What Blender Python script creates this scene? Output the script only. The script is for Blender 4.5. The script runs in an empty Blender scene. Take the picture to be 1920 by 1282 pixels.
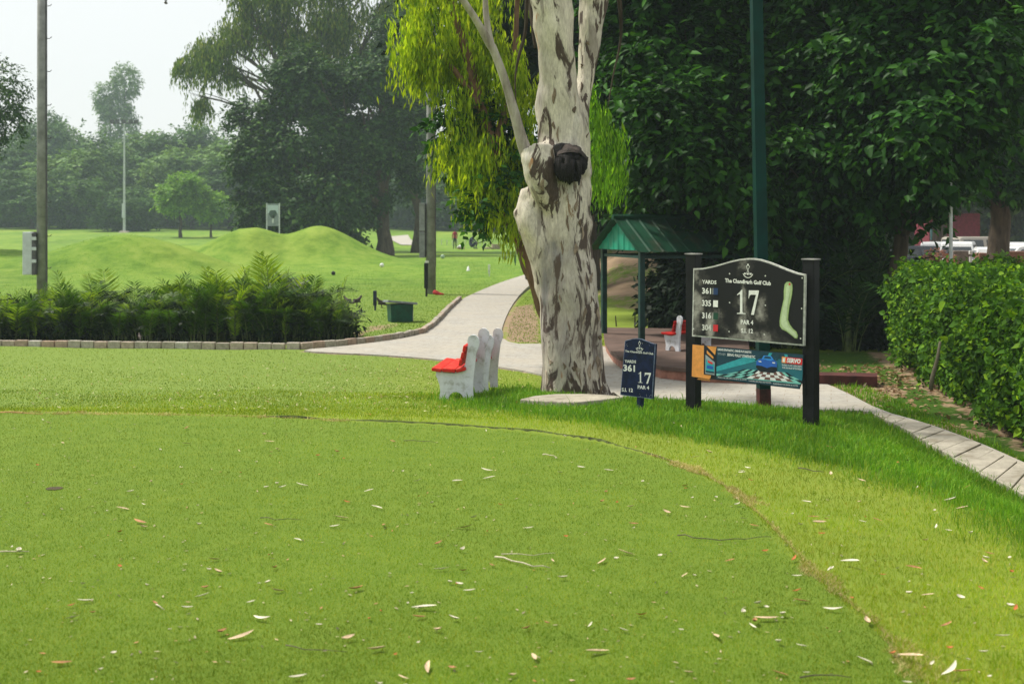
import bpy, bmesh, math, random
import numpy as np
from mathutils import Vector, Matrix, noise as mnoise

scn = bpy.context.scene
COL = scn.collection
R = math.radians
# ------------------------------------------------------------------ camera, light, exposure
CAMZ, F, CX, HY = 2.4, 2400.0, 960.0, 420.0
cam_d = bpy.data.cameras.new('camera')
cam = bpy.data.objects.new('camera', cam_d); COL.objects.link(cam)
cam.location = (0, 0, CAMZ); cam.rotation_euler = (R(90), 0, 0)
cam_d.sensor_width = 36; cam_d.lens = 36 * F / 1920
cam_d.shift_y = -(641 - HY) / 1920
cam_d.clip_start = 0.1; cam_d.clip_end = 3000
cam_d.dof.use_dof = True; cam_d.dof.focus_distance = 13.0; cam_d.dof.aperture_fstop = 3.2
scn.camera = cam

w = bpy.data.worlds.new('World'); scn.world = w; w.use_nodes = True
nt = w.node_tree; nt.nodes.clear()
out = nt.nodes.new('ShaderNodeOutputWorld'); bg = nt.nodes.new('ShaderNodeBackground')
sky = nt.nodes.new('ShaderNodeTexSky'); sky.sky_type = 'NISHITA'; sky.sun_disc = False
SUN_EL, SUN_AZ = R(56), R(-62)          # azimuth measured from +Y towards +X
sky.sun_elevation = SUN_EL; sky.sun_rotation = SUN_AZ
sky.dust_density = 4.0; sky.air_density = 1.0; sky.ozone_density = 1.0
mix = nt.nodes.new('ShaderNodeMixRGB'); mix.inputs[0].default_value = 0.86
mix.inputs[2].default_value = (7.25, 7.4, 7.35, 1)      # thin white overcast veil in the sky's own units
nt.links.new(sky.outputs[0], mix.inputs[1]); nt.links.new(mix.outputs[0], bg.inputs[0])
bg.inputs[1].default_value = 0.108
nt.links.new(bg.outputs[0], out.inputs[0])
sun_d = bpy.data.lights.new('sun', 'SUN'); sun_d.energy = 4.3; sun_d.angle = R(6); sun_d.color = (1, .96, .86)
sun = bpy.data.objects.new('sun', sun_d); COL.objects.link(sun)
sdir = Vector((math.sin(SUN_AZ) * math.cos(SUN_EL), math.cos(SUN_AZ) * math.cos(SUN_EL), math.sin(SUN_EL)))
sun.rotation_euler = (-sdir).to_track_quat('-Z', 'Y').to_euler(); sun.location = (-20, 10, 40)
scn.view_settings.view_transform = 'Standard'; scn.view_settings.look = 'None'
scn.view_settings.exposure = 0.44; scn.view_settings.gamma = 1
scn.render.engine = 'CYCLES'
cy = scn.cycles
cy.max_bounces = 5; cy.diffuse_bounces = 3; cy.glossy_bounces = 2; cy.transmission_bounces = 4
cy.transparent_max_bounces = 6; cy.volume_bounces = 2; cy.use_denoising = True; cy.denoiser = 'OPENIMAGEDENOISE'
cy.caustics_reflective = False; cy.caustics_refractive = False; cy.sample_clamp_indirect = 4

# ------------------------------------------------------------------ helpers
def tag(o, label=None, cat=None, group=None, kind=None):
    if label: o['label'] = label
    if cat: o['category'] = cat
    if group: o['group'] = group
    if kind: o['kind'] = kind
    return o
def empty(name, loc, label, cat, group=None, rz=0.0):
    o = bpy.data.objects.new(name, None); COL.objects.link(o); o.empty_display_size = .2
    o.location = loc; o.rotation_euler = (0, 0, rz)
    return tag(o, label, cat, group)
def kids(o): return [c for c in bpy.data.objects if c.parent is o]
def copy_tree(o, parent=None):
    ch = kids(o)
    c = o.copy(); COL.objects.link(c); c.parent = parent
    for k in ch: copy_tree(k, c)
    return c
def link(name, me, parent=None, loc=None):
    o = bpy.data.objects.new(name, me); COL.objects.link(o)
    if parent: o.parent = parent
    if loc is not None: o.location = loc
    return o

class MB:
    """gathers shapes, builds ONE mesh"""
    def __init__(s): s.v = []; s.f = []; s.m = []; s.n = 0
    def add(s, verts, faces, mi=0):
        verts = [tuple(map(float, p)) for p in verts]
        s.v += verts; s.f += [tuple(i + s.n for i in f) for f in faces]; s.m += [mi] * len(faces); s.n += len(verts)
        return s
    def box(s, c, d, mi=0, rz=0.0, taper=1.0, M=None):
        hx, hy, hz = d[0] / 2, d[1] / 2, d[2] / 2
        P = [(-hx, -hy, -hz), (hx, -hy, -hz), (hx, hy, -hz), (-hx, hy, -hz),
             (-hx * taper, -hy * taper, hz), (hx * taper, -hy * taper, hz), (hx * taper, hy * taper, hz), (-hx * taper, hy * taper, hz)]
        ca, sa = math.cos(rz), math.sin(rz)
        P = [(x * ca - y * sa + c[0], x * sa + y * ca + c[1], z + c[2]) for x, y, z in P]
        if M is not None: P = [M @ Vector(p) for p in P]
        return s.add(P, [(0, 3, 2, 1), (4, 5, 6, 7), (0, 1, 5, 4), (1, 2, 6, 5), (2, 3, 7, 6), (3, 0, 4, 7)], mi)
    def tube(s, pts, rad, seg=8, mi=0, cap=True, wob=0.0):
        pts = [Vector(p) for p in pts]
        if not hasattr(rad, '__len__'): rad = [rad] * len(pts)
        V = []; Fc = []
        up = Vector((0, 0, 1)); t0 = (pts[1] - pts[0]).normalized()
        nx = t0.cross(Vector((0.13, 1, 0.07))).normalized()
        for i, p in enumerate(pts):
            t = (pts[min(i + 1, len(pts) - 1)] - pts[max(i - 1, 0)]).normalized()
            nx = (nx - t * nx.dot(t)).normalized(); ny = t.cross(nx)
            for k in range(seg):
                a = 2 * math.pi * k / seg
                r = rad[i] * (1 + wob * mnoise.noise(Vector((math.cos(a) * 1.5, math.sin(a) * 1.5, i * .35 + p.x))))
                V.append(p + nx * (r * math.cos(a)) + ny * (r * math.sin(a)))
        for i in range(len(pts) - 1):
            for k in range(seg):
                a, b = i * seg + k, i * seg + (k + 1) % seg
                Fc.append((a, b, b + seg, a + seg))
        if cap:
            Fc.append(tuple(reversed(range(seg)))); Fc.append(tuple((len(pts) - 1) * seg + k for k in range(seg)))
        return s.add(V, Fc, mi)
    def prism(s, poly, z0, z1, mi=0, M=None):
        n = len(poly)
        V = [(p[0], p[1], z0) for p in poly] + [(p[0], p[1], z1) for p in poly]
        if M is not None: V = [M @ Vector(p) for p in V]
        Fc = [tuple(reversed(range(n))), tuple(range(n, 2 * n))] + [(i, (i + 1) % n, (i + 1) % n + n, i + n) for i in range(n)]
        return s.add(V, Fc, mi)
    def ball(s, c, r, mi=0, seg=12, rings=8, nz=0.0, seed=0):
        r = r if hasattr(r, '__len__') else (r, r, r)
        V = []; Fc = []
        for j in range(1, rings):
            th = math.pi * j / rings
            for k in range(seg):
                a = 2 * math.pi * k / seg
                d = Vector((math.sin(th) * math.cos(a), math.sin(th) * math.sin(a), math.cos(th)))
                q = 1 + nz * mnoise.noise(d * 1.7 + Vector((seed, seed * 2.1, 0)))
                V.append((c[0] + r[0] * d.x * q, c[1] + r[1] * d.y * q, c[2] + r[2] * d.z * q))
        V.append((c[0], c[1], c[2] + r[2])); V.append((c[0], c[1], c[2] - r[2]))
        for j in range(rings - 2):
            for k in range(seg):
                a, b = j * seg + k, j * seg + (k + 1) % seg
                Fc.append((a, a + seg, b + seg, b))
        T, B = (rings - 1) * seg, (rings - 1) * seg + 1
        for k in range(seg):
            Fc.append((T, k, (k + 1) % seg)); Fc.append((B, (rings - 2) * seg + (k + 1) % seg, (rings - 2) * seg + k))
        return s.add(V, Fc, mi)
    def mesh(s, name, mats, smooth=False):
        me = bpy.data.meshes.new(name); me.from_pydata(s.v, [], s.f)
        for m in (mats if isinstance(mats, (list, tuple)) else [mats]): me.materials.append(m)
        me.polygons.foreach_set('material_index', s.m)
        if smooth: me.polygons.foreach_set('use_smooth', [True] * len(me.polygons))
        bm = bmesh.new(); bm.from_mesh(me); bmesh.ops.recalc_face_normals(bm, faces=bm.faces); bm.to_mesh(me); bm.free()
        me.update(); return me
    def build(s, name, mats, parent=None, smooth=False, bevel=0.0):
        o = link(name, s.mesh(name, mats, smooth), parent)
        if bevel:
            b = o.modifiers.new('bevel', 'BEVEL'); b.width = bevel; b.segments = 2; b.limit_method = 'ANGLE'; b.angle_limit = R(40)
        return o

def np_mesh(name, V, Fq, mat, smooth=False):
    """V (n,3), Fq (m,k) equal sided faces, built fast"""
    me = bpy.data.meshes.new(name)
    V = np.ascontiguousarray(V, dtype=np.float32); Fq = np.ascontiguousarray(Fq, dtype=np.int32)
    m, k = Fq.shape
    me.vertices.add(len(V)); me.vertices.foreach_set('co', V.ravel())
    me.loops.add(m * k); me.loops.foreach_set('vertex_index', Fq.ravel())
    me.polygons.add(m); me.polygons.foreach_set('loop_start', np.arange(0, m * k, k, dtype=np.int32))
    try: me.polygons.foreach_set('loop_total', np.full(m, k, dtype=np.int32))
    except Exception: pass
    if smooth: me.polygons.foreach_set('use_smooth', np.ones(m, dtype=bool))
    for q in (mat if isinstance(mat, (list, tuple)) else [mat]): me.materials.append(q)
    me.update(calc_edges=True); me.validate()
    return me

# ---- materials
def new_mat(name):
    m = bpy.data.materials.new(name); m.use_nodes = True
    t = m.node_tree; b = t.nodes['Principled BSDF']; return m, t, b
def N(t, typ, **kw):
    n = t.nodes.new(typ)
    for k, v in kw.items():
        if k.startswith('i_'):
            key = k[2:]; key = int(key) if key.isdigit() else key.replace('_', ' ')
            n.inputs[key].default_value = v
        else: setattr(n, k, v)
    return n
def ramp(t, stops):
    n = t.nodes.new('ShaderNodeValToRGB'); e = n.color_ramp.elements
    while len(e) < len(stops): e.new(.5)
    for q, (p, c) in zip(e, stops):
        q.position = p; q.color = (c[0], c[1], c[2], 1) if hasattr(c, '__len__') else (c, c, c, 1)
    return n
def plain(name, col, rough=.6, metal=0.0, var=.12, scale=6.0, bump=.0, dirt=None, spec=.3):
    m, t, b = new_mat(name)
    tc = N(t, 'ShaderNodeTexCoord'); no = N(t, 'ShaderNodeTexNoise', i_Scale=scale, i_Detail=6.0, i_Roughness=.65)
    t.links.new(tc.outputs['Object'], no.inputs['Vector'])
    lo = [c * (1 - var * 2) for c in col]; hi = [min(1, c * (1 + var * 2)) for c in col]
    if dirt: lo = dirt
    r = ramp(t, [(.33 if not dirt else .36, lo), (.62, hi)]) if not dirt else ramp(t, [(.34, lo), (.46, [c * .95 for c in col]), (.7, hi)])
    t.links.new(no.outputs[0], r.inputs[0]); t.links.new(r.outputs[0], b.inputs['Base Color'])
    b.inputs['Roughness'].default_value = rough; b.inputs['Metallic'].default_value = metal
    b.inputs['Specular IOR Level'].default_value = spec
    if bump:
        n2 = N(t, 'ShaderNodeTexNoise', i_Scale=scale * 6, i_Detail=5.0); t.links.new(tc.outputs['Object'], n2.inputs['Vector'])
        bp = N(t, 'ShaderNodeBump', i_Strength=bump, i_Distance=.02); t.links.new(n2.outputs[0], bp.inputs['Height'])
        t.links.new(bp.outputs[0], b.inputs['Normal'])
    return m
def leaf_mat(name, c0, c1, c2=None, trans=.35, rough=.55, spec=.25, tint=None, clump=1.2, patch=None):
    m, t, b = new_mat(name)
    g = N(t, 'ShaderNodeNewGeometry')
    r = ramp(t, [(0, c0), (.75, c1), (1, c2 or c1)]); t.links.new(g.outputs['Random Per Island'], r.inputs[0])
    no = N(t, 'ShaderNodeTexNoise', i_Scale=clump, i_Detail=3.0); tc = N(t, 'ShaderNodeTexCoord'); t.links.new(tc.outputs['Object'], no.inputs['Vector'])
    mr = N(t, 'ShaderNodeMapRange', i_1=.3, i_2=.7, i_3=.7, i_4=1.3); t.links.new(no.outputs[0], mr.inputs[0])
    mx = N(t, 'ShaderNodeVectorMath', operation='SCALE'); t.links.new(r.outputs[0], mx.inputs[0]); t.links.new(mr.outputs[0], mx.inputs['Scale'])
    if patch:      # mown and worn patches: the turf itself is paler or deeper there
        n5 = N(t, 'ShaderNodeTexNoise', i_Scale=5.5, i_Detail=5.0, i_Roughness=.65); mp5 = N(t, 'ShaderNodeMapping'); mp5.inputs['Scale'].default_value = (.55, 1.0, 1); t.links.new(tc.outputs['Object'], mp5.inputs[0]); t.links.new(mp5.outputs[0], n5.inputs[0])
        r5 = ramp(t, [(.32, (.62, .74, .6)), (.5, (1, 1, 1)), (.7, (1.0 + patch, 1.0 + patch * .55, 1.15))]); t.links.new(n5.outputs[0], r5.inputs[0])
        v5 = N(t, 'ShaderNodeVectorMath', operation='MULTIPLY'); t.links.new(mx.outputs[0], v5.inputs[0]); t.links.new(r5.outputs[0], v5.inputs[1]); mx = v5
    t.links.new(mx.outputs[0], b.inputs['Base Color']); b.inputs['Roughness'].default_value = rough
    b.inputs['Specular IOR Level'].default_value = spec
    tr = N(t, 'ShaderNodeBsdfTranslucent')
    tm = N(t, 'ShaderNodeVectorMath', operation='MULTIPLY'); tm.inputs[1].default_value = tint or (1.3, 1.2, .5)
    t.links.new(mx.outputs[0], tm.inputs[0]); t.links.new(tm.outputs[0], tr.inputs[0])
    ms = N(t, 'ShaderNodeMixShader', i_0=trans); o = t.nodes['Material Output']
    t.links.new(b.outputs[0], ms.inputs[1]); t.links.new(tr.outputs[0], ms.inputs[2]); t.links.new(ms.outputs[0], o.inputs['Surface'])
    return m

# ---- ground shape
def Pt(px, py, Y): return Vector(((px - CX) / F * Y, Y, CAMZ - (py - HY) / F * Y))
def flat(px, py, z=0.0):
    Y = (CAMZ - z) * F / (py - HY); return ((px - CX) / F * Y, Y)
def sdf(poly, x, y):
    """signed distance (negative inside), numpy arrays"""
    p = np.asarray(poly, float); d = np.full(x.shape, 1e18); ins = np.zeros(x.shape, bool)
    for i in range(len(p)):
        a, b = p[i], p[(i + 1) % len(p)]; e = b - a
        wx, wy = x - a[0], y - a[1]
        tt = np.clip((wx * e[0] + wy * e[1]) / (e @ e + 1e-12), 0, 1)
        d = np.minimum(d, (wx - e[0] * tt) ** 2 + (wy - e[1] * tt) ** 2)
        c = ((a[1] > y) != (b[1] > y)) & (x < (b[0] - a[0]) * (y - a[1]) / (b[1] - a[1] + 1e-12) + a[0])
        ins ^= c
    return np.where(ins, -1, 1) * np.sqrt(d)
def sm(a, b, x):
    t = np.clip((x - a) / (b - a), 0, 1); return t * t * (3 - 2 * t)
TEEZ = .45
tee_px = [(0, 775), (250, 778), (500, 784), (800, 797), (1000, 812), (1120, 830), (1210, 853), (1300, 880), (1375, 925), (1440, 985), (1500, 1050), (1560, 1110), (1640, 1175), (1700, 1240), (1740, 1282)]
TEE = [flat(x, y, TEEZ) for x, y in tee_px]
TEE = [(-40, TEE[0][1] + .4)] + TEE + [(2.2, 3.0), (2.4, -12), (-40, -12)]
path_px = [(560, 657), (640, 650), (690, 644), (745, 637), (792, 627), (815, 610), (838, 585), (862, 563), (900, 545), (940, 529), (975, 518), (1010, 506),
           (1060, 506), (1030, 516), (1003, 527), (978, 548), (958, 575), (944, 605), (938, 632), (960, 645), (1010, 645), (1137, 647), (1150, 668), (1180, 682), (1290, 700), (1400, 702), (1530, 712),
           (1590, 738), (1650, 770), (1740, 795), (1830, 828), (1920, 868), (2080, 940), (2080, 1010), (1920, 925), (1840, 885), (1760, 842), (1700, 805), (1640, 775), (1600, 770),
           (1400, 768), (1290, 765), (1160, 752), (1080, 722), (1010, 700), (900, 683), (800, 672), (700, 665), (600, 661)]
PATH = [flat(x, y, .02) for x, y in path_px]
PATHB = [(-9, 190), (-2, 120), (3, 90), (4.5, 66)]
def H(x, y):
    x = np.asarray(x, float); y = np.asarray(y, float)
    s = sdf(TEE, x, y); sp = sdf(PATH, x, y)
    right = sm(-2.5, 1.5, x)
    pr = np.interp(s, [0, .06, 3.3, 3.9, 5.8], [TEEZ, TEEZ, .30, .26, 0]) + .025 * sm(0, .06, s) * (1 - sm(.5, 1.5, x)) * (1 - sm(.3, 2.5, s))
    pl = np.interp(s, [0, .06, 1.0, 4.6, 8.0], [TEEZ, TEEZ + .012, .38, .10, 0])
    z = np.where(s < 0, TEEZ, pr * right + pl * (1 - right))
    z = np.where(s > .06, z * sm(0.0, 1.3, sp), z)
    def gz(cx, cy, sx, sy, a, p=2.0):
        return a * np.exp(-(np.abs((x - cx) / sx) ** p) - (np.abs((y - cy) / sy) ** p))
    m1 = gz(-15.3, 75, 3.4, 3.4, 2.25); m2 = gz(-11.5, 76, 3.4, 3.4, 2.32, 1.8); m5 = gz(-20.5, 76, 4.5, 4.0, 1.25, 2.2)
    m3 = gz(-17.3, 57, 4.4, 3.4, 1.8, 2.0); m4 = gz(-25, 60, 7, 6, 1.15, 2.2)
    m = (m1 ** 5 + m2 ** 5 + m3 ** 5 + m4 ** 5 + m5 ** 5 + 1e-12) ** .2
    z = z + m
    z = z + sm(90, 230, y) * 2.0 + sm(230, 700, y) * 3.0
    z = z + sm(36, 54, y) * 1.5 * sm(2.2, 4.2, x) * (1 - sm(12.5, 15, x)) 
    und = (np.sin(x * .13 + 1.2) * np.sin(y * .09) * .12 + np.sin(x * .31) * np.cos(y * .23) * .05) * sm(30, 60, y)
    z = z + und - .03 * (sp < -.05) * 1.0
    z = z + .012 * np.sin(x * 1.7 + y * .6) * np.sin(y * 1.3 - x * .4) * sm(.2, 1.0, s) * sm(.1, .6, sp) * (y < 30)
    return z
def h(x, y): return float(H(np.array([x]), np.array([y]))[0])
def G(px, py):
    """where the sight line meets the ground"""
    Y = np.arange(4.5, 400, .03); X = (px - CX) / F * Y; zr = CAMZ - (py - HY) / F * Y
    k = np.argmax(zr <= H(X, Y)); 
    return Vector((X[k], Y[k], float(H(X[k:k + 1], Y[k:k + 1])[0])))
LONG_px = [(860, 765), (950, 772), (1040, 784), (1200, 806), (1400, 838), (1600, 880), (1750, 925), (1850, 965), (1920, 1015), (2100, 1100)]
def long_side():
    return [tuple(G(x, y)[:2]) for x, y in LONG_px]
LONG = long_side()
LONG = LONG + [(9, 9), (9, 24), (1.5, 24), (1.2, 18.3), (.2, 18.6), (-.4, 17.6), (-.85, 16.2)]
# ------------------------------------------------------------------ ground
rng = np.random.default_rng(7)
xs = np.concatenate([-np.geomspace(700, 15, 60), np.arange(-14.9, -4, .22), np.arange(-4, 6.6, .07), np.arange(6.7, 20, .3), np.geomspace(20.3, 700, 60)])
ys = np.concatenate([-np.geomspace(300, 8, 14), np.arange(-7, 4, .5), np.arange(4, 24, .07), np.arange(24, 60, .3), np.arange(60, 110, .6), np.geomspace(111, 1500, 90)])
XX, YY = np.meshgrid(xs, ys)
ZZ = H(XX, YY); nx, ny = len(xs), len(ys)
V = np.stack([XX.ravel(), YY.ravel(), ZZ.ravel()], 1)
ii = (np.arange(ny - 1)[:, None] * nx + np.arange(nx - 1)[None, :]).ravel()
Fq = np.stack([ii, ii + 1, ii + nx + 1, ii + nx], 1)
S = sdf(TEE, XX, YY); SL = sdf(LONG, XX, YY); SP = sdf(PATH, XX, YY)
bank = sm(30, 36, YY) * sm(2.0, 3.6, XX) * (1 - sm(70, 85, YY))
DIRTP = [flat(x, y) for x, y in [(945, 640), (940, 600), (965, 575), (1000, 568), (1015, 600), (1015, 645)]]
d1 = 1 - sm(-.3, .25, sdf(DIRTP, XX, YY))
DP2 = [flat(x, y, .0) for x, y in [(1520, 715), (1640, 715), (1700, 735), (1640, 760), (1590, 738)]]
d2 = 1 - sm(-.2, .3, sdf(DP2, XX, YY))
DP3 = [flat(x, y, .0) for x, y in [(1745, 795), (1800, 800), (1850, 818), (1830, 826), (1790, 812)]]
d3 = 1 - sm(-.15, .2, sdf(DP3, XX, YY))
DP4 = [flat(x, y, .0) for x, y in [(670, 625), (690, 612), (745, 606), (740, 614), (700, 622)]]
d4 = (1 - sm(-.2, .3, sdf(DP4, XX, YY))) * .7
hb = sm(5.0, 5.6, XX - .12 * (YY - 13.7)) * (YY < 24) * (YY > 6) * .8
car = sm(9, 13, XX) * sm(26, 34, YY) * (1 - sm(110, 130, YY))
palmbed = (1 - sm(.0, .6, np.abs(YY - 26.9) - 1.1)) * (XX < -3.2) * (XX > -14) * .9
dirt = np.clip(np.maximum.reduce([d1, d2, d3, d4, hb, car, palmbed, bank * .0]), 0, 1)
bare = np.clip(bank * sm(34.5, 37.5, YY) * (.75 + .25 * np.sin(YY * .9 + XX * .4)), 0, 1)
dirt = np.maximum(dirt, bare)
pedge = (1 - sm(.0, .16, SP)) * .75
dirt = np.maximum(dirt, pedge)
me = np_mesh('ground', V, Fq, [], smooth=True)
def attr(me, name, a):
    q = me.attributes.new(name, 'FLOAT', 'POINT'); q.data.foreach_set('value', np.ascontiguousarray(a.ravel(), dtype=np.float32))
attr(me, 'tee', 1 - sm(-.03, .02, S)); attr(me, 'long', 1 - sm(-.35, .35, SL))
attr(me, 'dirt', dirt)
attr(me, 'rim', (np.exp(-((S - .03) / .09) ** 2) * sm(1.0, 1.9, XX)) * .0 + .25 * np.exp(-((S - .03) / .04) ** 2) * (XX < -3))
attr(me, 'lawn', sm(.4, 1.6, S) * (1 - sm(-3.0, 0, XX)))
attr(me, 'far', sm(24, 60, YY))
m, t, b = new_mat('ground_grass'); me.materials.append(m)
tc = N(t, 'ShaderNodeTexCoord')
def A(n): return N(t, 'ShaderNodeAttribute', attribute_name=n).outputs['Fac']
def noi(sc, det=5, rough=.6, scale=(1, 1, 1)):
    mp = N(t, 'ShaderNodeMapping'); mp.inputs['Scale'].default_value = scale
    t.links.new(tc.outputs['Object'], mp.inputs['Vector'])
    n = N(t, 'ShaderNodeTexNoise', i_Scale=sc, i_Detail=det, i_Roughness=rough); t.links.new(mp.outputs[0], n.inputs['Vector']); return n.outputs[0]
def mx(f, a, c):
    n = N(t, 'ShaderNodeMixRGB')
    for i, q in ((0, f), (1, a), (2, c)):
        if hasattr(q, 'is_linked') or hasattr(q, 'links'): t.links.new(q, n.inputs[i])
        elif hasattr(q, '__len__'): n.inputs[i].default_value = (*q, 1)
        else: n.inputs[i].default_value = q
    return n.outputs[0]
def rp(v, st):
    r = ramp(t, st); t.links.new(v, r.inputs[0]); return r.outputs[0]
def mul(a, c):
    n = N(t, 'ShaderNodeMath', operation='MULTIPLY')
    for i, q in enumerate((a, c)):
        if isinstance(q, (int, float)): n.inputs[i].default_value = q
        else: t.links.new(q, n.inputs[i])
    return n.outputs[0]
big, mid, fine = noi(.7, 3), noi(5, 5), noi(70, 4, .7)
vfar = noi(.09, 5, .6, (1, .45, 1))
tee_c = mx(rp(fine, [(.3, 0), (.75, 1)]), rp(mid, [(.3, (.08, .145, .012)), (.7, (.13, .19, .02))]), (.15, .22, .03))
rgh_c = mx(rp(fine, [(.3, 0), (.75, 1)]), rp(big, [(.3, (.125, .18, .016)), (.7, (.20, .235, .03))]), (.2, .27, .04))
lng_c = mx(rp(mid, [(.3, 0), (.75, 1)]), (.035, .08, .008), (.06, .12, .012))
lwn_c = mx(rp(fine, [(.3, 0), (.75, 1)]), rp(mid, [(.3, (.105, .165, .02)), (.7, (.15, .215, .03))]), (.19, .26, .06))
far_c = rp(vfar, [(.36, (.05, .125, .006)), (.5, (.10, .21, .010)), (.62, (.20, .28, .028))])
far_c = mx(.55, far_c, rp(noi(.9, 8, .75), [(.36, (.045, .105, .01)), (.5, (.14, .22, .03)), (.64, (.24, .30, .06))]))
drt_c = mx(rp(fine, [(.3, 0), (.75, 1)]), rp(mid, [(.3, (.20, .13, .08)), (.7, (.33, .23, .15))]), (.30, .22, .14))
c = mx(A('lawn'), rgh_c, lwn_c); c = mx(A('far'), c, far_c); c = mx(A('tee'), c, tee_c); c = mx(A('long'), c, lng_c)
rimf = N(t, 'ShaderNodeMath', operation='MULTIPLY', use_clamp=True); t.links.new(A('rim'), rimf.inputs[0]); t.links.new(rp(mid, [(.42, .0), (.6, .9)]), rimf.inputs[1])
c = mx(rimf.outputs[0], c, (.30, .25, .10))
dn = N(t, 'ShaderNodeMath', operation='ADD', use_clamp=True); t.links.new(A('dirt'), dn.inputs[0])
dm = N(t, 'ShaderNodeMapRange', i_1=.3, i_2=.7, i_3=-.45, i_4=.25); t.links.new(mid, dm.inputs[0])
t.links.new(dm.outputs[0], dn.inputs[1])
dfac = rp(dn.outputs[0], [(.38, 0), (.6, 1)])
c = mx(dfac, c, drt_c)
t.links.new(c, b.inputs['Base Color']); b.inputs['Roughness'].default_value = .9; b.inputs['Specular IOR Level'].default_value = .1
bp = N(t, 'ShaderNodeBump', i_Strength=.7, i_Distance=.02); t.links.new(noi(45, 6, .75), bp.inputs['Height']); t.links.new(bp.outputs[0], b.inputs['Normal'])
tag(link('ground', me), kind='structure')

# ------------------------------------------------------------------ paved path
def pave_mat():
    m, t, b = new_mat('paving')
    tc = N(t, 'ShaderNodeTexCoord'); mp = N(t, 'ShaderNodeMapping'); mp.inputs['Rotation'].default_value = (0, 0, R(14))
    t.links.new(tc.outputs['Object'], mp.inputs[0])
    br = N(t, 'ShaderNodeTexBrick', i_Scale=1.0); br.inputs['Color1'].default_value = (.315, .30, .27, 1); br.inputs['Color2'].default_value = (.375, .36, .325, 1)
    br.inputs['Mortar'].default_value = (.25, .21, .17, 1); br.inputs['Mortar Size'].default_value = .008; br.inputs['Brick Width'].default_value = .42; br.inputs['Row Height'].default_value = .21
    t.links.new(mp.outputs[0], br.inputs['Vector'])
    n1 = N(t, 'ShaderNodeTexNoise', i_Scale=1.1, i_Detail=6.0, i_Roughness=.65); t.links.new(tc.outputs['Object'], n1.inputs[0])
    r = ramp(t, [(.34, 0), (.66, 1)]); t.links.new(n1.outputs[0], r.inputs[0])
    mm = N(t, 'ShaderNodeMixRGB'); mm.inputs[2].default_value = (.37, .335, .28, 1); t.links.new(r.outputs[0], mm.inputs[0]); t.links.new(br.outputs[0], mm.inputs[1])
    n2 = N(t, 'ShaderNodeTexNoise', i_Scale=9.0, i_Detail=7.0, i_Roughness=.75); t.links.new(tc.outputs['Object'], n2.inputs[0])
    r2 = ramp(t, [(.30, .62), (.48, 1.0), (.8, 1.1)]); t.links.new(n2.outputs[0], r2.inputs[0])
    m3 = N(t, 'ShaderNodeVectorMath', operation='MULTIPLY'); t.links.new(mm.outputs[0], m3.inputs[0]); t.links.new(r2.outputs[0], m3.inputs[1])
    t.links.new(m3.outputs[0], b.inputs['Base Color']); b.inputs['Roughness'].default_value = .85; b.inputs['Specular IOR Level'].default_value = .2
    bp = N(t, 'ShaderNodeBump', i_Strength=.4, i_Distance=.01); t.links.new(n2.outputs[0], bp.inputs['Height']); t.links.new(bp.outputs[0], b.inputs['Normal'])
    return m
M_pave = pave_mat()
from mathutils.geometry import tessellate_polygon
def poly_slab(name, poly, z0, z1, mat):
    n = len(poly); tris = tessellate_polygon([[Vector((p[0], p[1], 0)) for p in poly]])
    Vv = [(p[0], p[1], z1) for p in poly] + [(p[0], p[1], z0) for p in poly]
    Fc = [tuple(q) for q in tris] + [(i, (i + 1) % n, (i + 1) % n + n, i + n) for i in range(n)]
    mb = MB().add(Vv, Fc); return mb.build(name, mat)
# smooth the outline a little
def chaikin(p):
    q = []
    for i in range(len(p)):
        a, c = np.array(p[i]), np.array(p[(i + 1) % len(p)]); q += [tuple(a * .75 + c * .25), tuple(a * .25 + c * .75)]
    return q
PATHS = chaikin(PATH)
tag(poly_slab('path', PATHS, -.12, .03, M_pave), kind='structure')
# far ribbon of the path, rising with the ground (seen between the far trunks)
fp = [(735, 441), (770, 443), (738, 452), (800, 460), (840, 466)]
mb = MB()
L_ = [G(733, 444), G(736, 452), G(752, 460)]; R_ = [G(765, 441), G(770, 450), G(800, 461)]
pts = []
for a, c in zip(L_, R_): pts += [a + Vector((0, 0, .06)), c + Vector((0, 0, .06))]
mb.add(pts, [(0, 1, 3, 2), (2, 3, 5, 4)])
tag(mb.build('far_path', M_pave), kind='structure')

# raised edging slabs of the narrow walk on the right
M_slab = plain('worn_slab', (.32, .29, .235), .85, var=.18, scale=3, bump=.6, dirt=(.2, .17, .12))
ea = [flat(x, y, .06) for x, y in [(1640, 775), (1700, 805), (1760, 842), (1840, 885), (1920, 925), (2080, 1010)]]
eb = [flat(x, y, .06) for x, y in [(1648, 769), (1740, 795), (1790, 812), (1830, 828), (1920, 868), (2080, 940)]]
def along(pl, t):
    p = [np.array(q) for q in pl]; L = [0]
    for i in range(len(p) - 1): L.append(L[-1] + np.linalg.norm(p[i + 1] - p[i]))
    s = t * L[-1]; i = min(np.searchsorted(L, s, 'right') - 1, len(p) - 2); u = (s - L[i]) / (L[i + 1] - L[i]); return p[i] * (1 - u) + p[i + 1] * u
mb = MB(); nS = 17; rr = random.Random(4)
for i in range(nS):
    t0, t1 = (i + .008) / nS, (i + .992 - rr.random() * .012) / nS
    q = [along(ea, t0), along(eb, t0), along(eb, t1), along(ea, t1)]
    q = [p + np.array([rr.uniform(-.01, .01), rr.uniform(-.01, .01)]) for p in q]
    mb.prism([tuple(p) for p in q], -.06, .06 + rr.uniform(-.008, .008))
tag(mb.build('walkway_slabs', M_slab, bevel=.008), kind='structure')

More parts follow.
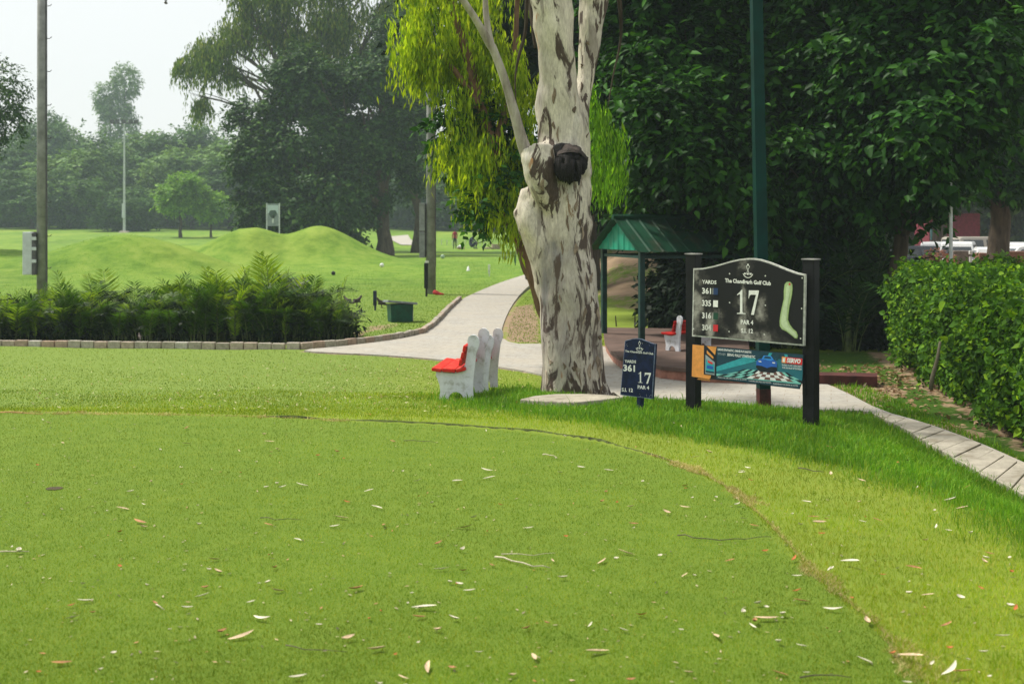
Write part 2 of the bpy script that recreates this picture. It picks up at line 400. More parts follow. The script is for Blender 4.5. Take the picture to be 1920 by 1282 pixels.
# ------------------------------------------------------------------ kerb of bricks
def rand_mat(name, stops, rough=.85, scale=14, bump=.4):
    m, t, b = new_mat(name)
    g = N(t, 'ShaderNodeNewGeometry'); r = ramp(t, stops); t.links.new(g.outputs['Random Per Island'], r.inputs[0])
    tc = N(t, 'ShaderNodeTexCoord'); no = N(t, 'ShaderNodeTexNoise', i_Scale=scale, i_Detail=6.0, i_Roughness=.7); t.links.new(tc.outputs['Object'], no.inputs[0])
    r2 = ramp(t, [(.3, .55), (.7, 1.2)]); t.links.new(no.outputs[0], r2.inputs[0])
    mm = N(t, 'ShaderNodeVectorMath', operation='MULTIPLY'); t.links.new(r.outputs[0], mm.inputs[0]); t.links.new(r2.outputs[0], mm.inputs[1])
    t.links.new(mm.outputs[0], b.inputs['Base Color']); b.inputs['Roughness'].default_value = rough; b.inputs['Specular IOR Level'].default_value = .2
    bp = N(t, 'ShaderNodeBump', i_Strength=bump, i_Distance=.01); t.links.new(no.outputs[0], bp.inputs['Height']); t.links.new(bp.outputs[0], b.inputs['Normal'])
    return m
M_kerb = rand_mat('kerb_brick', [(0, (.34, .30, .24)), (.4, (.44, .40, .33)), (.72, (.40, .29, .22)), (1, (.50, .47, .41))])
kpx = [(-180, 646), (0, 650), (400, 655), (560, 656), (640, 650), (690, 644), (745, 637), (792, 627), (815, 610), (838, 585), (862, 563)]
kp = [flat(x, y, .0) for x, y in kpx]
L = sum(math.dist(kp[i], kp[i + 1]) for i in range(len(kp) - 1)); nb = int(L / .27)
mb = MB()
for i in range(nb):
    a, c = along(kp, (i + .04) / nb), along(kp, (i + .96) / nb)
    mid_ = (a + c) / 2; ang = math.atan2(c[1] - a[1], c[0] - a[0])
    mb.box((mid_[0] + rr.uniform(-.01, .01), mid_[1] + .05 + rr.uniform(-.015, .015), .05 + rr.uniform(-.008, .012)), (math.dist(a, c), .11, .16), rz=ang + rr.uniform(-.03, .03))
tag(mb.build('kerb', M_kerb, bevel=.012), kind='structure')

# ------------------------------------------------------------------ grass blades (nobody could count them)
def blades(name, n, ysamp, height, width, lean, mat, keep, seed=1, seg2=False):
    g = np.random.default_rng(seed)
    Y = ysamp(g, n); X = g.uniform(-.50, .50, n) * Y
    k = keep(X, Y, g); X, Y = X[k], Y[k]; n = len(X)
    Z = H(X, Y) - .004
    hh = height * g.lognormal(0, .3, n); az = g.uniform(0, 2 * np.pi, n); ln = lean * g.uniform(.1, 1, n)
    fx, fy = np.cos(az), np.sin(az); wd = width * g.uniform(.6, 1.3, n) * np.clip(Y / 9, .8, 2.2)
    wa = g.uniform(0, np.pi, n); wx, wy = np.cos(wa) * wd, np.sin(wa) * wd
    base = np.stack([X, Y, Z], 1); W = np.stack([wx, wy, 0 * wx], 1) * .5
    if not seg2:
        tip = base + np.stack([fx * ln * hh, fy * ln * hh, hh], 1)
        V = np.stack([base - W, base + W, tip], 1).reshape(-1, 3); Fq = np.arange(3 * n).reshape(-1, 3)
    else:
        midp = base + np.stack([fx * ln * hh * .35, fy * ln * hh * .35, hh * .6], 1)
        tip = base + np.stack([fx * ln * hh * 1.1, fy * ln * hh * 1.1, hh * (1 - .35 * ln)], 1)
        V = np.stack([base - W, base + W, midp + W * .75, midp - W * .75, tip + W * .1, tip - W * .1], 1).reshape(-1, 3)
        i = np.arange(n) * 6
        Fq = np.concatenate([np.stack([i, i + 1, i + 2, i + 3], 1), np.stack([i + 3, i + 2, i + 4, i + 5], 1)])
    return tag(link(name, np_mesh(name, V, Fq, mat)), kind='stuff')
M_tee = leaf_mat('tee_blade', (.065, .155, .004), (.175, .275, .008), (.36, .35, .045), trans=.25, spec=.03, clump=.9, patch=.25)
M_rgh = leaf_mat('rough_blade', (.16, .285, .005), (.29, .385, .012), (.46, .42, .08), trans=.25, spec=.03, clump=.8, patch=.2)
M_lng = leaf_mat('long_blade', (.075, .21, .010), (.14, .31, .016), (.26, .36, .04), trans=.35, spec=.12, clump=1.5)
def ys_(a, c, p=1.6):
    return lambda g, n: (a ** (1 - p) + g.random(n) * (c ** (1 - p) - a ** (1 - p))) ** (1 / (1 - p))
def kt(X, Y, g): return (sdf(TEE, X, Y) < .025)
def kr(X, Y, g):
    return (sdf(TEE, X, Y) > -.02 + .05 * (X < 1.2)) & (sdf(LONG, X, Y) > -.1) & (sdf(PATH, X, Y) > .03) & ((X > -2.5 - g.random(len(X)) * 3) | (Y < 13.8))
def kl(X, Y, g): return (sdf(LONG, X, Y) < .22 * g.standard_normal(len(X)) + .12 * np.sin(X * 4) * np.sin(Y * 5)) & (sdf(PATH, X, Y) > .02 + 0 * X) & (X < 5.2) & (sdf(SLABP, X, Y) > .0)
SLABP = [tuple(G(x, y)[:2]) for x, y in [(965, 759), (1000, 749), (1040, 745), (1090, 745), (1150, 746), (1170, 752), (1130, 760), (1080, 766), (1035, 764), (1000, 761)]]
def kw(X, Y, g): return (sdf(TEE, X, Y) > .05) & (sdf(LONG, X, Y) > 0) & (sdf(PATH, X, Y) > .05) & (X < 1.2) & (Y < 25.1)
blades('tee_grass', 590000, ys_(5.0, 13.4), .014, .0035, .9, M_tee, kt, 1)
blades('rough_grass', 375000, ys_(5.0, 17.5), .026, .0042, .9, M_rgh, kr, 2)
blades('long_grass', 370000, ys_(7.0, 19.0, 1.2), .065, .005, .8, M_lng, kl, 3, True)
blades('lawn_grass', 150000, ys_(13, 25.2), .016, .006, .8, M_tee, kw, 4)

M_fair = leaf_mat('fairway_blade', (.055, .145, .004), (.125, .245, .008), (.25, .31, .03), trans=.25, spec=.03, clump=.35, patch=.2)
def kf(X, Y, g): return (sdf(PATH, X, Y) > .15) & ~((X > 2.2) & (Y < 32)) & ~((X > 1.9) & (Y < 66) & (Y > 31)) & (np.abs(X) < .42 * Y)
blades('fairway_grass', 230000, ys_(25.4, 95, 1.35), .028, .008, .8, M_fair, kf, 6)
# the low turned edge between the fine turf and the rough: a thin face painted dark as its shadow line
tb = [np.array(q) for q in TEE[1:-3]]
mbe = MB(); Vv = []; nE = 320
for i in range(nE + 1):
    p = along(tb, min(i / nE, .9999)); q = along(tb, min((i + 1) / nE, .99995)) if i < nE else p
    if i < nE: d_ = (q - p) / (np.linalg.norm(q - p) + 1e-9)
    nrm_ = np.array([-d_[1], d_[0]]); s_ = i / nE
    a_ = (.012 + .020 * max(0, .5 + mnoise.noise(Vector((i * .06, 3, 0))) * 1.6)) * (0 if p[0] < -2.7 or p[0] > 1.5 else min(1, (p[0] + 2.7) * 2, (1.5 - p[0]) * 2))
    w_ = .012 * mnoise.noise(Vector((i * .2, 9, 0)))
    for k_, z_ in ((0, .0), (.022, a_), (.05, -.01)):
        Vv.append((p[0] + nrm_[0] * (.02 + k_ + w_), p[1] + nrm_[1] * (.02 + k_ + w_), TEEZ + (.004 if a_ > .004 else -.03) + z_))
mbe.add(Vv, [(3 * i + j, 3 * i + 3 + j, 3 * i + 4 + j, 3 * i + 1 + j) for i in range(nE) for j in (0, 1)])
tag(mbe.build('turf_edge_shadow', plain('edge_shadow_tone', (.055, .07, .015), .95, var=.3, scale=12)), kind='structure')
# straw coloured worn turf along the right part of that edge
M_straw = leaf_mat('straw_blade', (.34, .27, .10), (.50, .42, .20), (.30, .32, .08), trans=.2, spec=.03)
def ks(X, Y, g):
    s = sdf(TEE, X, Y); nz_ = np.array([mnoise.noise(Vector((x * 1.6, y * 1.6, 4))) + .5 * mnoise.noise(Vector((x * 6, y * 6, 1))) for x, y in zip(X, Y)])
    return (np.abs(s - .03) < .03 + .16 * np.clip(nz_ + .12, 0, 1)) & (X > 1.0) & (g.random(len(X)) < np.clip((X - 1.0) * 1.5, 0, 1))
g = np.random.default_rng(8)
tt_ = g.random(60000); P_ = np.array([along(tb, min(x, .9999)) for x in tt_]); off_ = g.normal(0, 1, (60000, 2)) * .11
P_ = P_ + off_; s0 = sdf(TEE, P_[:, 0], P_[:, 1]); nz_ = np.array([mnoise.noise(Vector((x * 1.9, y * 1.9, 4))) + .5 * mnoise.noise(Vector((x * 7, y * 7, 1))) for x, y in P_])
kk_ = (np.abs(s0 - .02) < .012 + .17 * np.clip(nz_ - .02, 0, 1)) & ((P_[:, 0] > 1.1) | ((P_[:, 0] < -1.6) & (g.random(60000) < .5))) & (g.random(60000) < .75)
PS = P_[kk_]
def ysx(g, n): return PS[:n, 1]
_b = blades
def straw():
    g = np.random.default_rng(3); n = len(PS); X, Y = PS[:, 0], PS[:, 1]; Z = H(X, Y) + .001; hh = .016 * g.lognormal(0, .3, n); az = g.uniform(0, 6.28, n); wa = g.uniform(0, 3.14, n); wd = .0022 * Y / 7
    base = np.stack([X, Y, Z], 1); W = np.stack([np.cos(wa) * wd, np.sin(wa) * wd, 0 * X], 1); tip = base + np.stack([np.cos(az) * hh * 1.2, np.sin(az) * hh * 1.2, hh], 1)
    return np_mesh('straw_grass', np.stack([base - W, base + W, tip], 1).reshape(-1, 3), np.arange(3 * n).reshape(-1, 3), M_straw)
tag(link('straw_grass', straw()), kind='stuff')
# tiny crumbs of dry leaf pressed into the turf
n = 900; Y = ys_(5.2, 12.6, 1.8)(g, n); X = g.uniform(-.42, .42, n) * Y; Q_ = np.stack([X, Y, H(X, Y) + .009], 1)
a_ = g.uniform(0, 6.28, n); L_ = g.uniform(.005, .018, n); dx = np.stack([np.cos(a_) * L_, np.sin(a_) * L_, g.uniform(-.003, .004, n)], 1); dy_ = np.stack([-np.sin(a_) * L_ * .4, np.cos(a_) * L_ * .4, 0 * a_], 1)
tag(link('turf_crumbs', np_mesh('turf_crumbs', np.stack([Q_ - dx, Q_ - dy_, Q_ + dx, Q_ + dy_], 1).reshape(-1, 3), np.arange(4 * n).reshape(-1, 4), leaf_mat('crumb', (.04, .03, .015), (.40, .34, .20), (.35, .12, .04), trans=.05))), kind='stuff')
# ------------------------------------------------------------------ foliage machinery
def unit(a): return a / (np.linalg.norm(a, axis=-1, keepdims=True) + 1e-9)
def leaf_quads(Q, A_, Nn, L, W, droop=.2, g=None):
    """pointed leaves: base, side, tip, side"""
    B = unit(np.cross(Nn, A_)); L = L[:, None]; W = W[:, None]
    tip = Q + A_ * L - Nn * L * droop
    s1 = Q + A_ * L * .38 + B * W * .5; s2 = Q + A_ * L * .38 - B * W * .5
    V = np.stack([Q, s1, tip, s2], 1).reshape(-1, 3)
    return V, np.arange(len(Q) * 4).reshape(-1, 4)
def leaf_fold(Q, A_, Nn, L, W, droop=.15):
    """broad pointed leaves folded along the midrib: two quads each"""
    B = unit(np.cross(Nn, A_)); L = L[:, None]; W = W[:, None]
    tip = Q + A_ * L - Nn * L * droop * 1.6; up = Nn * W * .14
    a1 = Q + A_ * L * .22 + B * W * .46 + up; a2 = Q + A_ * L * .58 + B * W * .40 + up - Nn * L * droop * .5
    b1 = Q + A_ * L * .22 - B * W * .46 + up; b2 = Q + A_ * L * .58 - B * W * .40 + up - Nn * L * droop * .5
    V = np.stack([Q, a1, a2, tip, b2, b1], 1).reshape(-1, 3); i = np.arange(len(Q)) * 6
    return V, np.concatenate([np.stack([i, i + 1, i + 2, i + 3], 1), np.stack([i, i + 3, i + 4, i + 5], 1)])
def crown_pts(blobs, ntw, lpt, tl, L, W, down=.3, hang=0.0, shell=.35, flatn=.8, seed=0, low_cut=None, spread=.8, under=0.0, boughs=0, bsig=.16, fold=False):
    """blobs: (cx,cy,cz,rx,ry,rz); twigs start near the blob surfaces and carry leaves"""
    g = np.random.default_rng(seed); b = np.array(blobs, float)
    wgt = b[:, 3] * b[:, 5]; wgt = wgt / wgt.sum(); k = g.choice(len(b), ntw, p=wgt)
    u = unit(g.standard_normal((ntw, 3))); rad = 1 - shell * g.random(ntw) ** 1.6
    rad = rad * (1 + .16 * np.sin(u[:, 0] * 5 + k * 1.3) * np.cos(u[:, 1] * 4 + u[:, 2] * 6 + k))
    if boughs:                       # twigs gather on boughs so that dark gaps stay between them
        bu = unit(g.standard_normal((len(b), boughs, 3))); q = g.integers(boughs, size=ntw)
        u = unit(bu[k, q] + g.standard_normal((ntw, 3)) * np.array([bsig, bsig, bsig * .45]) * 1.6)
        rad = rad * np.clip(.78 + .3 * np.sin(q * 2.4 + k), .55, 1.1)
    p = b[k, :3] + u * b[k, 3:6] * rad[:, None]
    t = unit(u * (1 - hang) * .9 + g.standard_normal((ntw, 3)) * .4 * (1 - hang * .7) + np.array([0, 0, -down - 2.2 * hang]))
    s = np.tile(np.linspace(.05, 1, lpt), ntw); T = np.repeat(t, lpt, 0); P = np.repeat(p, lpt, 0); U = np.repeat(u, lpt, 0)
    n = ntw * lpt
    tlen = np.repeat(tl * g.uniform(.6, 1.3, ntw), lpt)
    sag = np.array([0, 0, -1.0]) * (s ** 2 * tlen * .25)[:, None]
    Q = P + T * (s * tlen)[:, None] + sag + g.standard_normal((n, 3)) * tl * .07
    side = unit(np.cross(T, np.array([0, 0, 1.0])) + 1e-3) * np.where(np.arange(n) % 2, 1, -1)[:, None]
    A_ = unit(T * .6 + side * spread + g.standard_normal((n, 3)) * .35 + np.array([0, 0, -.25 - 2.2 * hang]))
    Nn = unit(np.array([0, 0, 1.0]) * flatn + U * .5 + g.standard_normal((n, 3)) * .45)
    Nn = unit(Nn - A_ * (Nn * A_).sum(1, keepdims=True))
    Ls = L * g.lognormal(0, .22, n); 
    if low_cut is not None:
        kk = Q[:, 2] > low_cut; Q, A_, Nn, Ls = Q[kk], A_[kk], Nn[kk], Ls[kk]
    return (leaf_fold if fold else leaf_quads)(Q, A_, Nn, Ls, Ls * W, .15)
def bark_mat(name, c0, c1, scale=5, bump=.8):
    m, t, b = new_mat(name)
    tc = N(t, 'ShaderNodeTexCoord'); mp = N(t, 'ShaderNodeMapping'); mp.inputs['Scale'].default_value = (1, 1, .25)
    t.links.new(tc.outputs['Object'], mp.inputs[0])
    no = N(t, 'ShaderNodeTexNoise', i_Scale=scale, i_Detail=7.0, i_Roughness=.7); t.links.new(mp.outputs[0], no.inputs[0])
    r = ramp(t, [(.35, c0), (.65, c1)]); t.links.new(no.outputs[0], r.inputs[0]); t.links.new(r.outputs[0], b.inputs['Base Color'])
    b.inputs['Roughness'].default_value = .9; b.inputs['Specular IOR Level'].default_value = .15
    bp = N(t, 'ShaderNodeBump', i_Strength=bump, i_Distance=.03); t.links.new(no.outputs[0], bp.inputs['Height']); t.links.new(bp.outputs[0], b.inputs['Normal'])
    return m
M_bark = bark_mat('dark_bark', (.035, .025, .018), (.11, .085, .06))
M_barkred = bark_mat('brown_bark', (.06, .03, .018), (.24, .14, .09))
def wig(a, b, n, amp, seed):
    a, b = Vector(a), Vector(b); q = []
    for i in range(n + 1):
        s = i / n; e = math.sin(math.pi * s) * amp * (b - a).length
        q.append(a.lerp(b, s) + Vector((mnoise.noise(Vector((seed, s * 2.3, 0))), mnoise.noise(Vector((seed, s * 2.3, 5))), mnoise.noise(Vector((seed, s * 2.3, 9))) * .6)) * e)
    return q
def make_tree(name, label, loc, blobs, r0, mleaf, mbark, ntw, lpt, tl, L, W, fork=.35, group=None, cat='tree', lean=(0, 0), seed=1, rz=0.0, trunks=1, **kw):
    """blobs in local metres above the foot"""
    root = empty(name, loc, label, cat, group, rz)
    mb = MB(); rd = random.Random(seed)
    top = max(b[2] + b[5] * .3 for b in blobs); fz = top * fork
    for q in range(trunks):
        off = Vector(((q - (trunks - 1) / 2) * r0 * 2.2, 0, 0))
        f = Vector((lean[0] * fork, lean[1] * fork, fz)) + off * 1.6
        pts = wig(off + Vector((0, 0, -.3)), f, 6, .10, seed + q)
        mb.tube(pts, [r0 * (1.35 if i == 0 else 1.12 if i == 1 else 1 - .06 * i) for i in range(7)], 10, wob=.35)
        for i, b in enumerate(blobs):
            if i % trunks != q: continue
            e = Vector(b[:3]) + Vector((0, 0, b[5] * .2))
            rb = r0 * min(.55, .25 + .12 * b[3])
            pl = wig(pts[-1] - Vector((0, 0, r0)), e, 6, .16, seed + i * 3)
            mb.tube(pl, [rb * (1 - .13 * j) for j in range(7)], 7, wob=.2)
            for j in range(3):
                u = Vector((rd.uniform(-1, 1), rd.uniform(-1, 1), rd.uniform(-.3, .9))).normalized()
                pe = Vector(b[:3]) + Vector((u.x * b[3], u.y * b[4], u.z * b[5])) * .85
                mb.tube(wig(pl[3 + j % 2], pe, 4, .15, seed + i * 7 + j), [rb * .42, rb * .33, rb * .25, rb * .16, rb * .07], 5)
    mb.build('trunk', mbark, root, smooth=True)
    V, Fq = crown_pts(blobs, ntw, lpt, tl, L, W, seed=seed, **kw)
    link('crown', np_mesh('crown', V, Fq, mleaf), root)
    return root

# materials of leaves
ML_dark = leaf_mat('dark_broad_leaf', (.006, .026, .004), (.022, .085, .010), (.065, .19, .022), trans=.3, spec=.08, rough=.5)
ML_darker = leaf_mat('deep_shade_leaf', (.003, .009, .003), (.007, .020, .006), trans=.1, spec=.05)  # near-black leaf colour holds the shade under the canopy
ML_eucg = leaf_mat('green_hanging_leaf', (.05, .13, .006), (.15, .33, .014), (.27, .45, .025), trans=.5, tint=(1.3, 1.35, .5))
ML_euc = leaf_mat('hanging_leaf', (.08, .17, .006), (.30, .43, .014), (.44, .55, .03), trans=.58, tint=(1.5, 1.35, .5))
ML_euc2 = leaf_mat('grey_green_leaf', (.045, .095, .02), (.13, .21, .03), (.28, .33, .06), trans=.4, spec=.12)
ML_mid = leaf_mat('mid_dark_leaf', (.012, .038, .008), (.04, .10, .02), (.10, .18, .035), trans=.2, spec=.1)
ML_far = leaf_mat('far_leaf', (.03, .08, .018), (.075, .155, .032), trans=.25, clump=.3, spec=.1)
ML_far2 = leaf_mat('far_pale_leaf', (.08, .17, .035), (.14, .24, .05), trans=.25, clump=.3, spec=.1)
ML_lime = leaf_mat('lime_leaf', (.09, .21, .015), (.17, .34, .025), (.24, .40, .035), trans=.4)
ML_hedge = leaf_mat('hedge_leaf', (.018, .06, .005), (.075, .19, .009), (.22, .38, .018), trans=.35, spec=.1, rough=.6, clump=1.6)
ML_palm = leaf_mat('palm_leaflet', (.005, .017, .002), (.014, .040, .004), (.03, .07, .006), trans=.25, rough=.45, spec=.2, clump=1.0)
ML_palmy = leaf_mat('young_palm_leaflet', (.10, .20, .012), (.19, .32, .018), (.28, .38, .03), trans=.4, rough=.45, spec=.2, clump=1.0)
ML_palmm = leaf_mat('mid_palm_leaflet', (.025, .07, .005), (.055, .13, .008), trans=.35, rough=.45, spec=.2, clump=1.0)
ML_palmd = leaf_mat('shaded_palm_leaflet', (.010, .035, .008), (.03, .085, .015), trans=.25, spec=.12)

# ------------------------------------------------------------------ far tree line (about 170-260 m off)
def blobset(g, n, W_, Hh, base):
    out = []
    for i in range(n):
        a = g.uniform(0, 2 * np.pi); r = W_ * .5 * math.sqrt(g.random()) * .75; z = base + (Hh - base) * g.uniform(.15, .8)
        rr_ = W_ * g.uniform(.2, .32); out.append((r * math.cos(a), r * math.sin(a), z, rr_, rr_, rr_ * .8))
    out.append((0, 0, base + (Hh - base) * .5, W_ * .38, W_ * .38, (Hh - base) * .45)); return out
g_ = np.random.default_rng(11)
far_list = [ # px of centre, px of crown top, distance, width m, kind, label
 (20, 238, 205, 17, 0, 'dark round tree at the left edge of the far tree line'),
 (95, 205, 235, 15, 0, 'tall dark tree behind the left lamp pole in the far tree line'),
 (135, 215, 240, 13, 1, 'upright tree just right of the left lamp pole, far across the field'),
 (60, 300, 190, 14, 0, 'low dark tree in front of the far tree line, left of the lamp pole'),
 (130, 262, 195, 18, 1, 'broad pale tree right of the left lamp pole in the far tree line'),
 (190, 245, 205, 17, 0, 'rounded far tree just left of the thin far mast'),
 (255, 228, 215, 18, 1, 'rounded hazy tree directly behind the thin far mast'),
 (310, 228, 212, 17, 0, 'large domed hazy tree right of the thin far mast'),
 (360, 250, 198, 15, 1, 'hazy tree behind the small lime tree'),
 (385, 210, 225, 16, 0, 'tall hazy tree above and behind the lime tree'),
 (430, 235, 200, 17, 1, 'hazy tree touching the left side of the big dark tree'),
 (235, 330, 180, 12, 0, 'low dark tree at the foot of the thin far mast'),
 (480, 300, 190, 18, 0, 'shaded tree behind the framed board on the mounds'),
 (560, 290, 200, 20, 0, 'tree hidden behind the big dark tree by the mounds'),
 (790, 250, 190, 18, 0, 'bluish far tree behind the pole with the long meter box'),
 (850, 275, 200, 18, 0, 'bluish far tree above the standing person in red'),
 (905, 290, 180, 17, 0, 'bluish far tree above the crouching person'),
 (965, 300, 185, 18, 0, 'bluish far tree seen left of the leaning brown trunk'),
 (1060, 280, 190, 20, 0, 'far tree hidden behind the white barked trunk'),
 (690, 280, 205, 20, 0, 'far tree behind the trunk of the big dark tree'),
 (-60, 280, 200, 20, 0, 'far tree just outside the left edge'),
]
protos = []
for i in range(5):
    Hh = 18.0; W_ = 16.0; kind = i % 2
    bl = blobset(g_, 7, W_, Hh, 1.5)
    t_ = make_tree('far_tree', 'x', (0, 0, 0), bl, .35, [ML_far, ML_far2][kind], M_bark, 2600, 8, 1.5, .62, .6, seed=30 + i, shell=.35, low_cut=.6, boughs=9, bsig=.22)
    protos.append(t_)
used = set(); cnt = [0, 0]
for j, (px, py, Y, wd, kind, lab) in enumerate(far_list):
    cnt[kind] += 1; i = [0, 2, 4][cnt[0] % 3] if kind == 0 else [1, 3][cnt[1] % 2]
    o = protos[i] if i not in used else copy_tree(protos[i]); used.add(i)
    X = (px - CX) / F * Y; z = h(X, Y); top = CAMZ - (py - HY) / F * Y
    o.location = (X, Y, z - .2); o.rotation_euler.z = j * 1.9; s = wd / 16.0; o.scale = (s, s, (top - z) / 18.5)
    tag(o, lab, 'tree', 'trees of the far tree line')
# a long dense far wood closing the view under and between the crowns
def wood(name, x0, x1, y0, y1, hh, n, L, mat, seed):
    g = np.random.default_rng(seed); bl = []
    x = x0
    while x < x1:
        s = g.uniform(.8, 1.2); bl.append((x, g.uniform(y0, y1), hh * .40 * s, 7, 5, hh * .55 * s)); x += 4.2
    V, Fq = crown_pts(bl, n, 8, 1.4, L, .6, seed=seed, shell=.4)
    V[:, 2] += H(V[:, 0], V[:, 1]) * 1.0
    o = link(name, np_mesh(name, V, Fq, mat)); return tag(o, kind='stuff')
wood('far_wood', -120, 130, 250, 285, 15, 30000, .8, ML_far, 5)
wood('distant_undergrowth', -100, 40, 205, 225, 7.0, 9000, .7, ML_far, 6)

# pale tall tree poking above the line
make_tree('pale_tree', 'faint pale twin topped tree rising above the far tree line', ((215 - CX) / F * 300, 300, 3.0),
          [(-2.0, 0, 29, 2.6, 2.6, 3.2), (2.6, 0, 33, 2.8, 2.6, 3.6), (0, 0, 27, 3.6, 3, 3), (1.0, 0, 22, 4, 3, 5)], .4, ML_far2, M_bark, 1500, 7, 1.3, .6, .5, seed=51)
# left edge tree hanging into the frame
make_tree('left_tree', 'dark tree cut by the left edge beside the tall grey pole', ((-20 - CX) / F * 62, 62, h(-25, 62)),
          [(-.2, 0, 7.8, 1.7, 1.9, 1.5), (-1.5, 0, 6.4, 1.8, 2, 1.6), (.3, .3, 6.6, 1.2, 1.4, 1.3), (-3, 0, 8, 2.5, 2, 2.5), (-1, .3, 5.2, 1.0, 1.4, 1.0)], .22, ML_mid, M_bark, 2600, 8, .5, .17, .5, seed=52, down=.5)
# lime tree
lx, ly = (338 - CX) / F * 150, 150
make_tree('lime_tree', 'small bright green tree standing alone before the hazy far trees', (lx, ly, h(lx, ly)),
          [(0, 0, 5.2, 2.8, 2.6, 2.0), (-1.7, 0, 4.4, 1.7, 1.8, 1.2), (1.9, .2, 4.9, 1.8, 1.8, 1.5), (0.6, 0, 6.4, 1.8, 1.8, 1.1), (2.6, 0, 3.8, 1.5, 1.4, .9), (-.3, 0, 3.6, 2.4, 2, .9)],
          .2, ML_lime, M_bark, 1500, 8, .7, .33, .55, fork=.4, seed=53, shell=.5, boughs=8, bsig=.25)
lx, ly = (395 - CX) / F * 152, 152
make_tree('young_tree', 'smaller light green tree beside the bright green one, thin dark stem', (lx, ly, h(lx, ly)),
          [(0, 0, 3.6, 1.9, 1.8, 1.3), (1.2, 0, 4.2, 1.4, 1.4, 1.0), (-.9, 0, 4.6, 1.4, 1.3, 1.0)],
          .15, ML_lime, M_bark, 800, 8, .6, .32, .55, fork=.4, seed=54, shell=.5)

# big dark tree beyond the mounds
D = 96.0
def loc_blobs(lst, x0, D, z0):
    """(px,py,rx px,rz px,dy m) -> blobs local to the foot"""
    k = D / F
    return [((a - CX) * k - x0, dy, CAMZ - (c - HY) * k - z0, rx * k, max(1.2, rx * k * .8), rz * k) for a, c, rx, rz, dy in lst]
x0 = (718 - CX) / F * D; z0 = h(x0, D)
make_tree('big_dark_tree', 'broad dark green tree with a thick black trunk behind the grassy mounds', (x0, D, z0),
          loc_blobs([(600, 250, 95, 70, 0), (520, 300, 80, 60, -1), (680, 230, 85, 90, 0), (560, 390, 85, 50, -2), (640, 350, 95, 70, -2.5), (490, 225, 60, 50, 1),
                     (720, 330, 60, 80, 0), (600, 160, 80, 50, 0), (700, 150, 60, 45, 0), (470, 345, 45, 40, 0), (500, 400, 50, 32, -1), (640, 425, 70, 30, 0), (740, 250, 40, 70, 0), (560, 120, 55, 30, 0)], x0, D, z0),
          .62, ML_mid, M_bark, 12500, 9, .9, .34, .55, fork=.28, seed=60, shell=.4, down=.35, trunks=1, boughs=13, bsig=.2)
# second dark trunk tree right of it
x0 = (778 - CX) / F * 104; z0 = h(x0, 104)
make_tree('slender_dark_tree', 'slender dark trunk tree between the big dark tree and the lamp pole', (x0, 104, z0),
          loc_blobs([(770, 230, 35, 60, 0), (745, 130, 45, 70, 0), (775, 330, 25, 30, 1), (790, 150, 30, 70, 0), (760, 60, 50, 40, 0)], x0, 104, z0),
          .42, ML_mid, M_bark, 2400, 9, .9, .34, .5, fork=.55, seed=61, down=.5)
# tall drooping eucalyptus behind, grey green
D = 84.0; x0 = (590 - CX) / F * 112; z0 = h(x0, 112)
make_tree('drooping_tree', 'tall grey green tree with hanging sprays arching over the big dark tree', (x0, 112, z0),
          loc_blobs([(420, 85, 62, 40, 0), (385, 110, 40, 30, 0), (480, 45, 80, 50, 0), (560, 70, 80, 55, 0), (640, 40, 90, 60, 0), (700, 95, 60, 60, 0), (600, 120, 90, 30, 0), (520, -30, 110, 60, 0),
                     (640, -60, 120, 70, 0), (740, 20, 60, 70, 0), (375, 185, 24, 26, 0), (345, 110, 22, 20, 0), (430, 130, 40, 14, 0), (455, 0, 40, 40, 0), (660, 140, 60, 24, 0)], x0, 112, z0),
          .5, ML_euc2, M_bark, 6500, 8, 1.5, .42, .28, fork=.45, seed=62, hang=.55, shell=.8, spread=.4, boughs=12, bsig=.22)
# ------------------------------------------------------------------ white barked eucalyptus
D0 = 17.35
def T(px, py, dy=0.0): return Pt(px, py, D0 + dy)
def interp_path(keys, n):
    """keys: (x, y, z, r) -> smooth list"""
    k = np.array(keys, float); tt = np.linspace(0, len(k) - 1, n); o = []
    for t_ in tt:
        i = min(int(t_), len(k) - 2); u = t_ - i
        p0, p1, p2, p3 = k[max(i - 1, 0)], k[i], k[i + 1], k[min(i + 2, len(k) - 1)]
        o.append(.5 * (2 * p1 + (p2 - p0) * u + (2 * p0 - 5 * p1 + 4 * p2 - p3) * u * u + (3 * p1 - p0 - 3 * p2 + p3) * u ** 3))
    return np.array(o)
PXM = D0 / F
def keys(lst):
    o = []
    for l, r, py, dy in lst:
        p = T((l + r) / 2, py, dy); o.append((p.x, p.y, p.z, (r - l) / 2 * PXM))
    return o
def limb(mb, lst, n=40, seg=28, raw=False, wob=.10):
    k = lst if raw else keys(lst); q = interp_path(k, n)
    pts = [Vector(v[:3]) for v in q]; rad = [max(.004, v[3]) for v in q]
    mb.tube(pts, rad, seg, wob=wob)
z_b = h(*T(1078, 745)[:2])
mb = MB()
limb(mb, [(1004, 1156, 768, 0), (1012, 1148, 752, 0), (1015, 1141, 735, 0), (1014, 1135, 700, 0), (1012, 1128, 600, 0), (1007, 1121, 540, 0), (1000, 1113, 490, 0), (997, 1110, 450, 0), (1002, 1108, 400, 0), (1008, 1106, 350, 0), (1012, 1104, 300, 0), (1008, 1102, 250, 0)], 50)
limb(mb, [(1014, 1108, 330, 0), (1010, 1104, 260, 0), (1004, 1090, 200, -.04), (1010, 1083, 150, -.08), (1010, 1079, 100, -.12), (1000, 1076, 40, -.12), (994, 1072, 0, -.14), (985, 1062, -60, -.2), (970, 1050, -160, -.2), (960, 1030, -300, -.2), (930, 990, -480, 0)], 50)
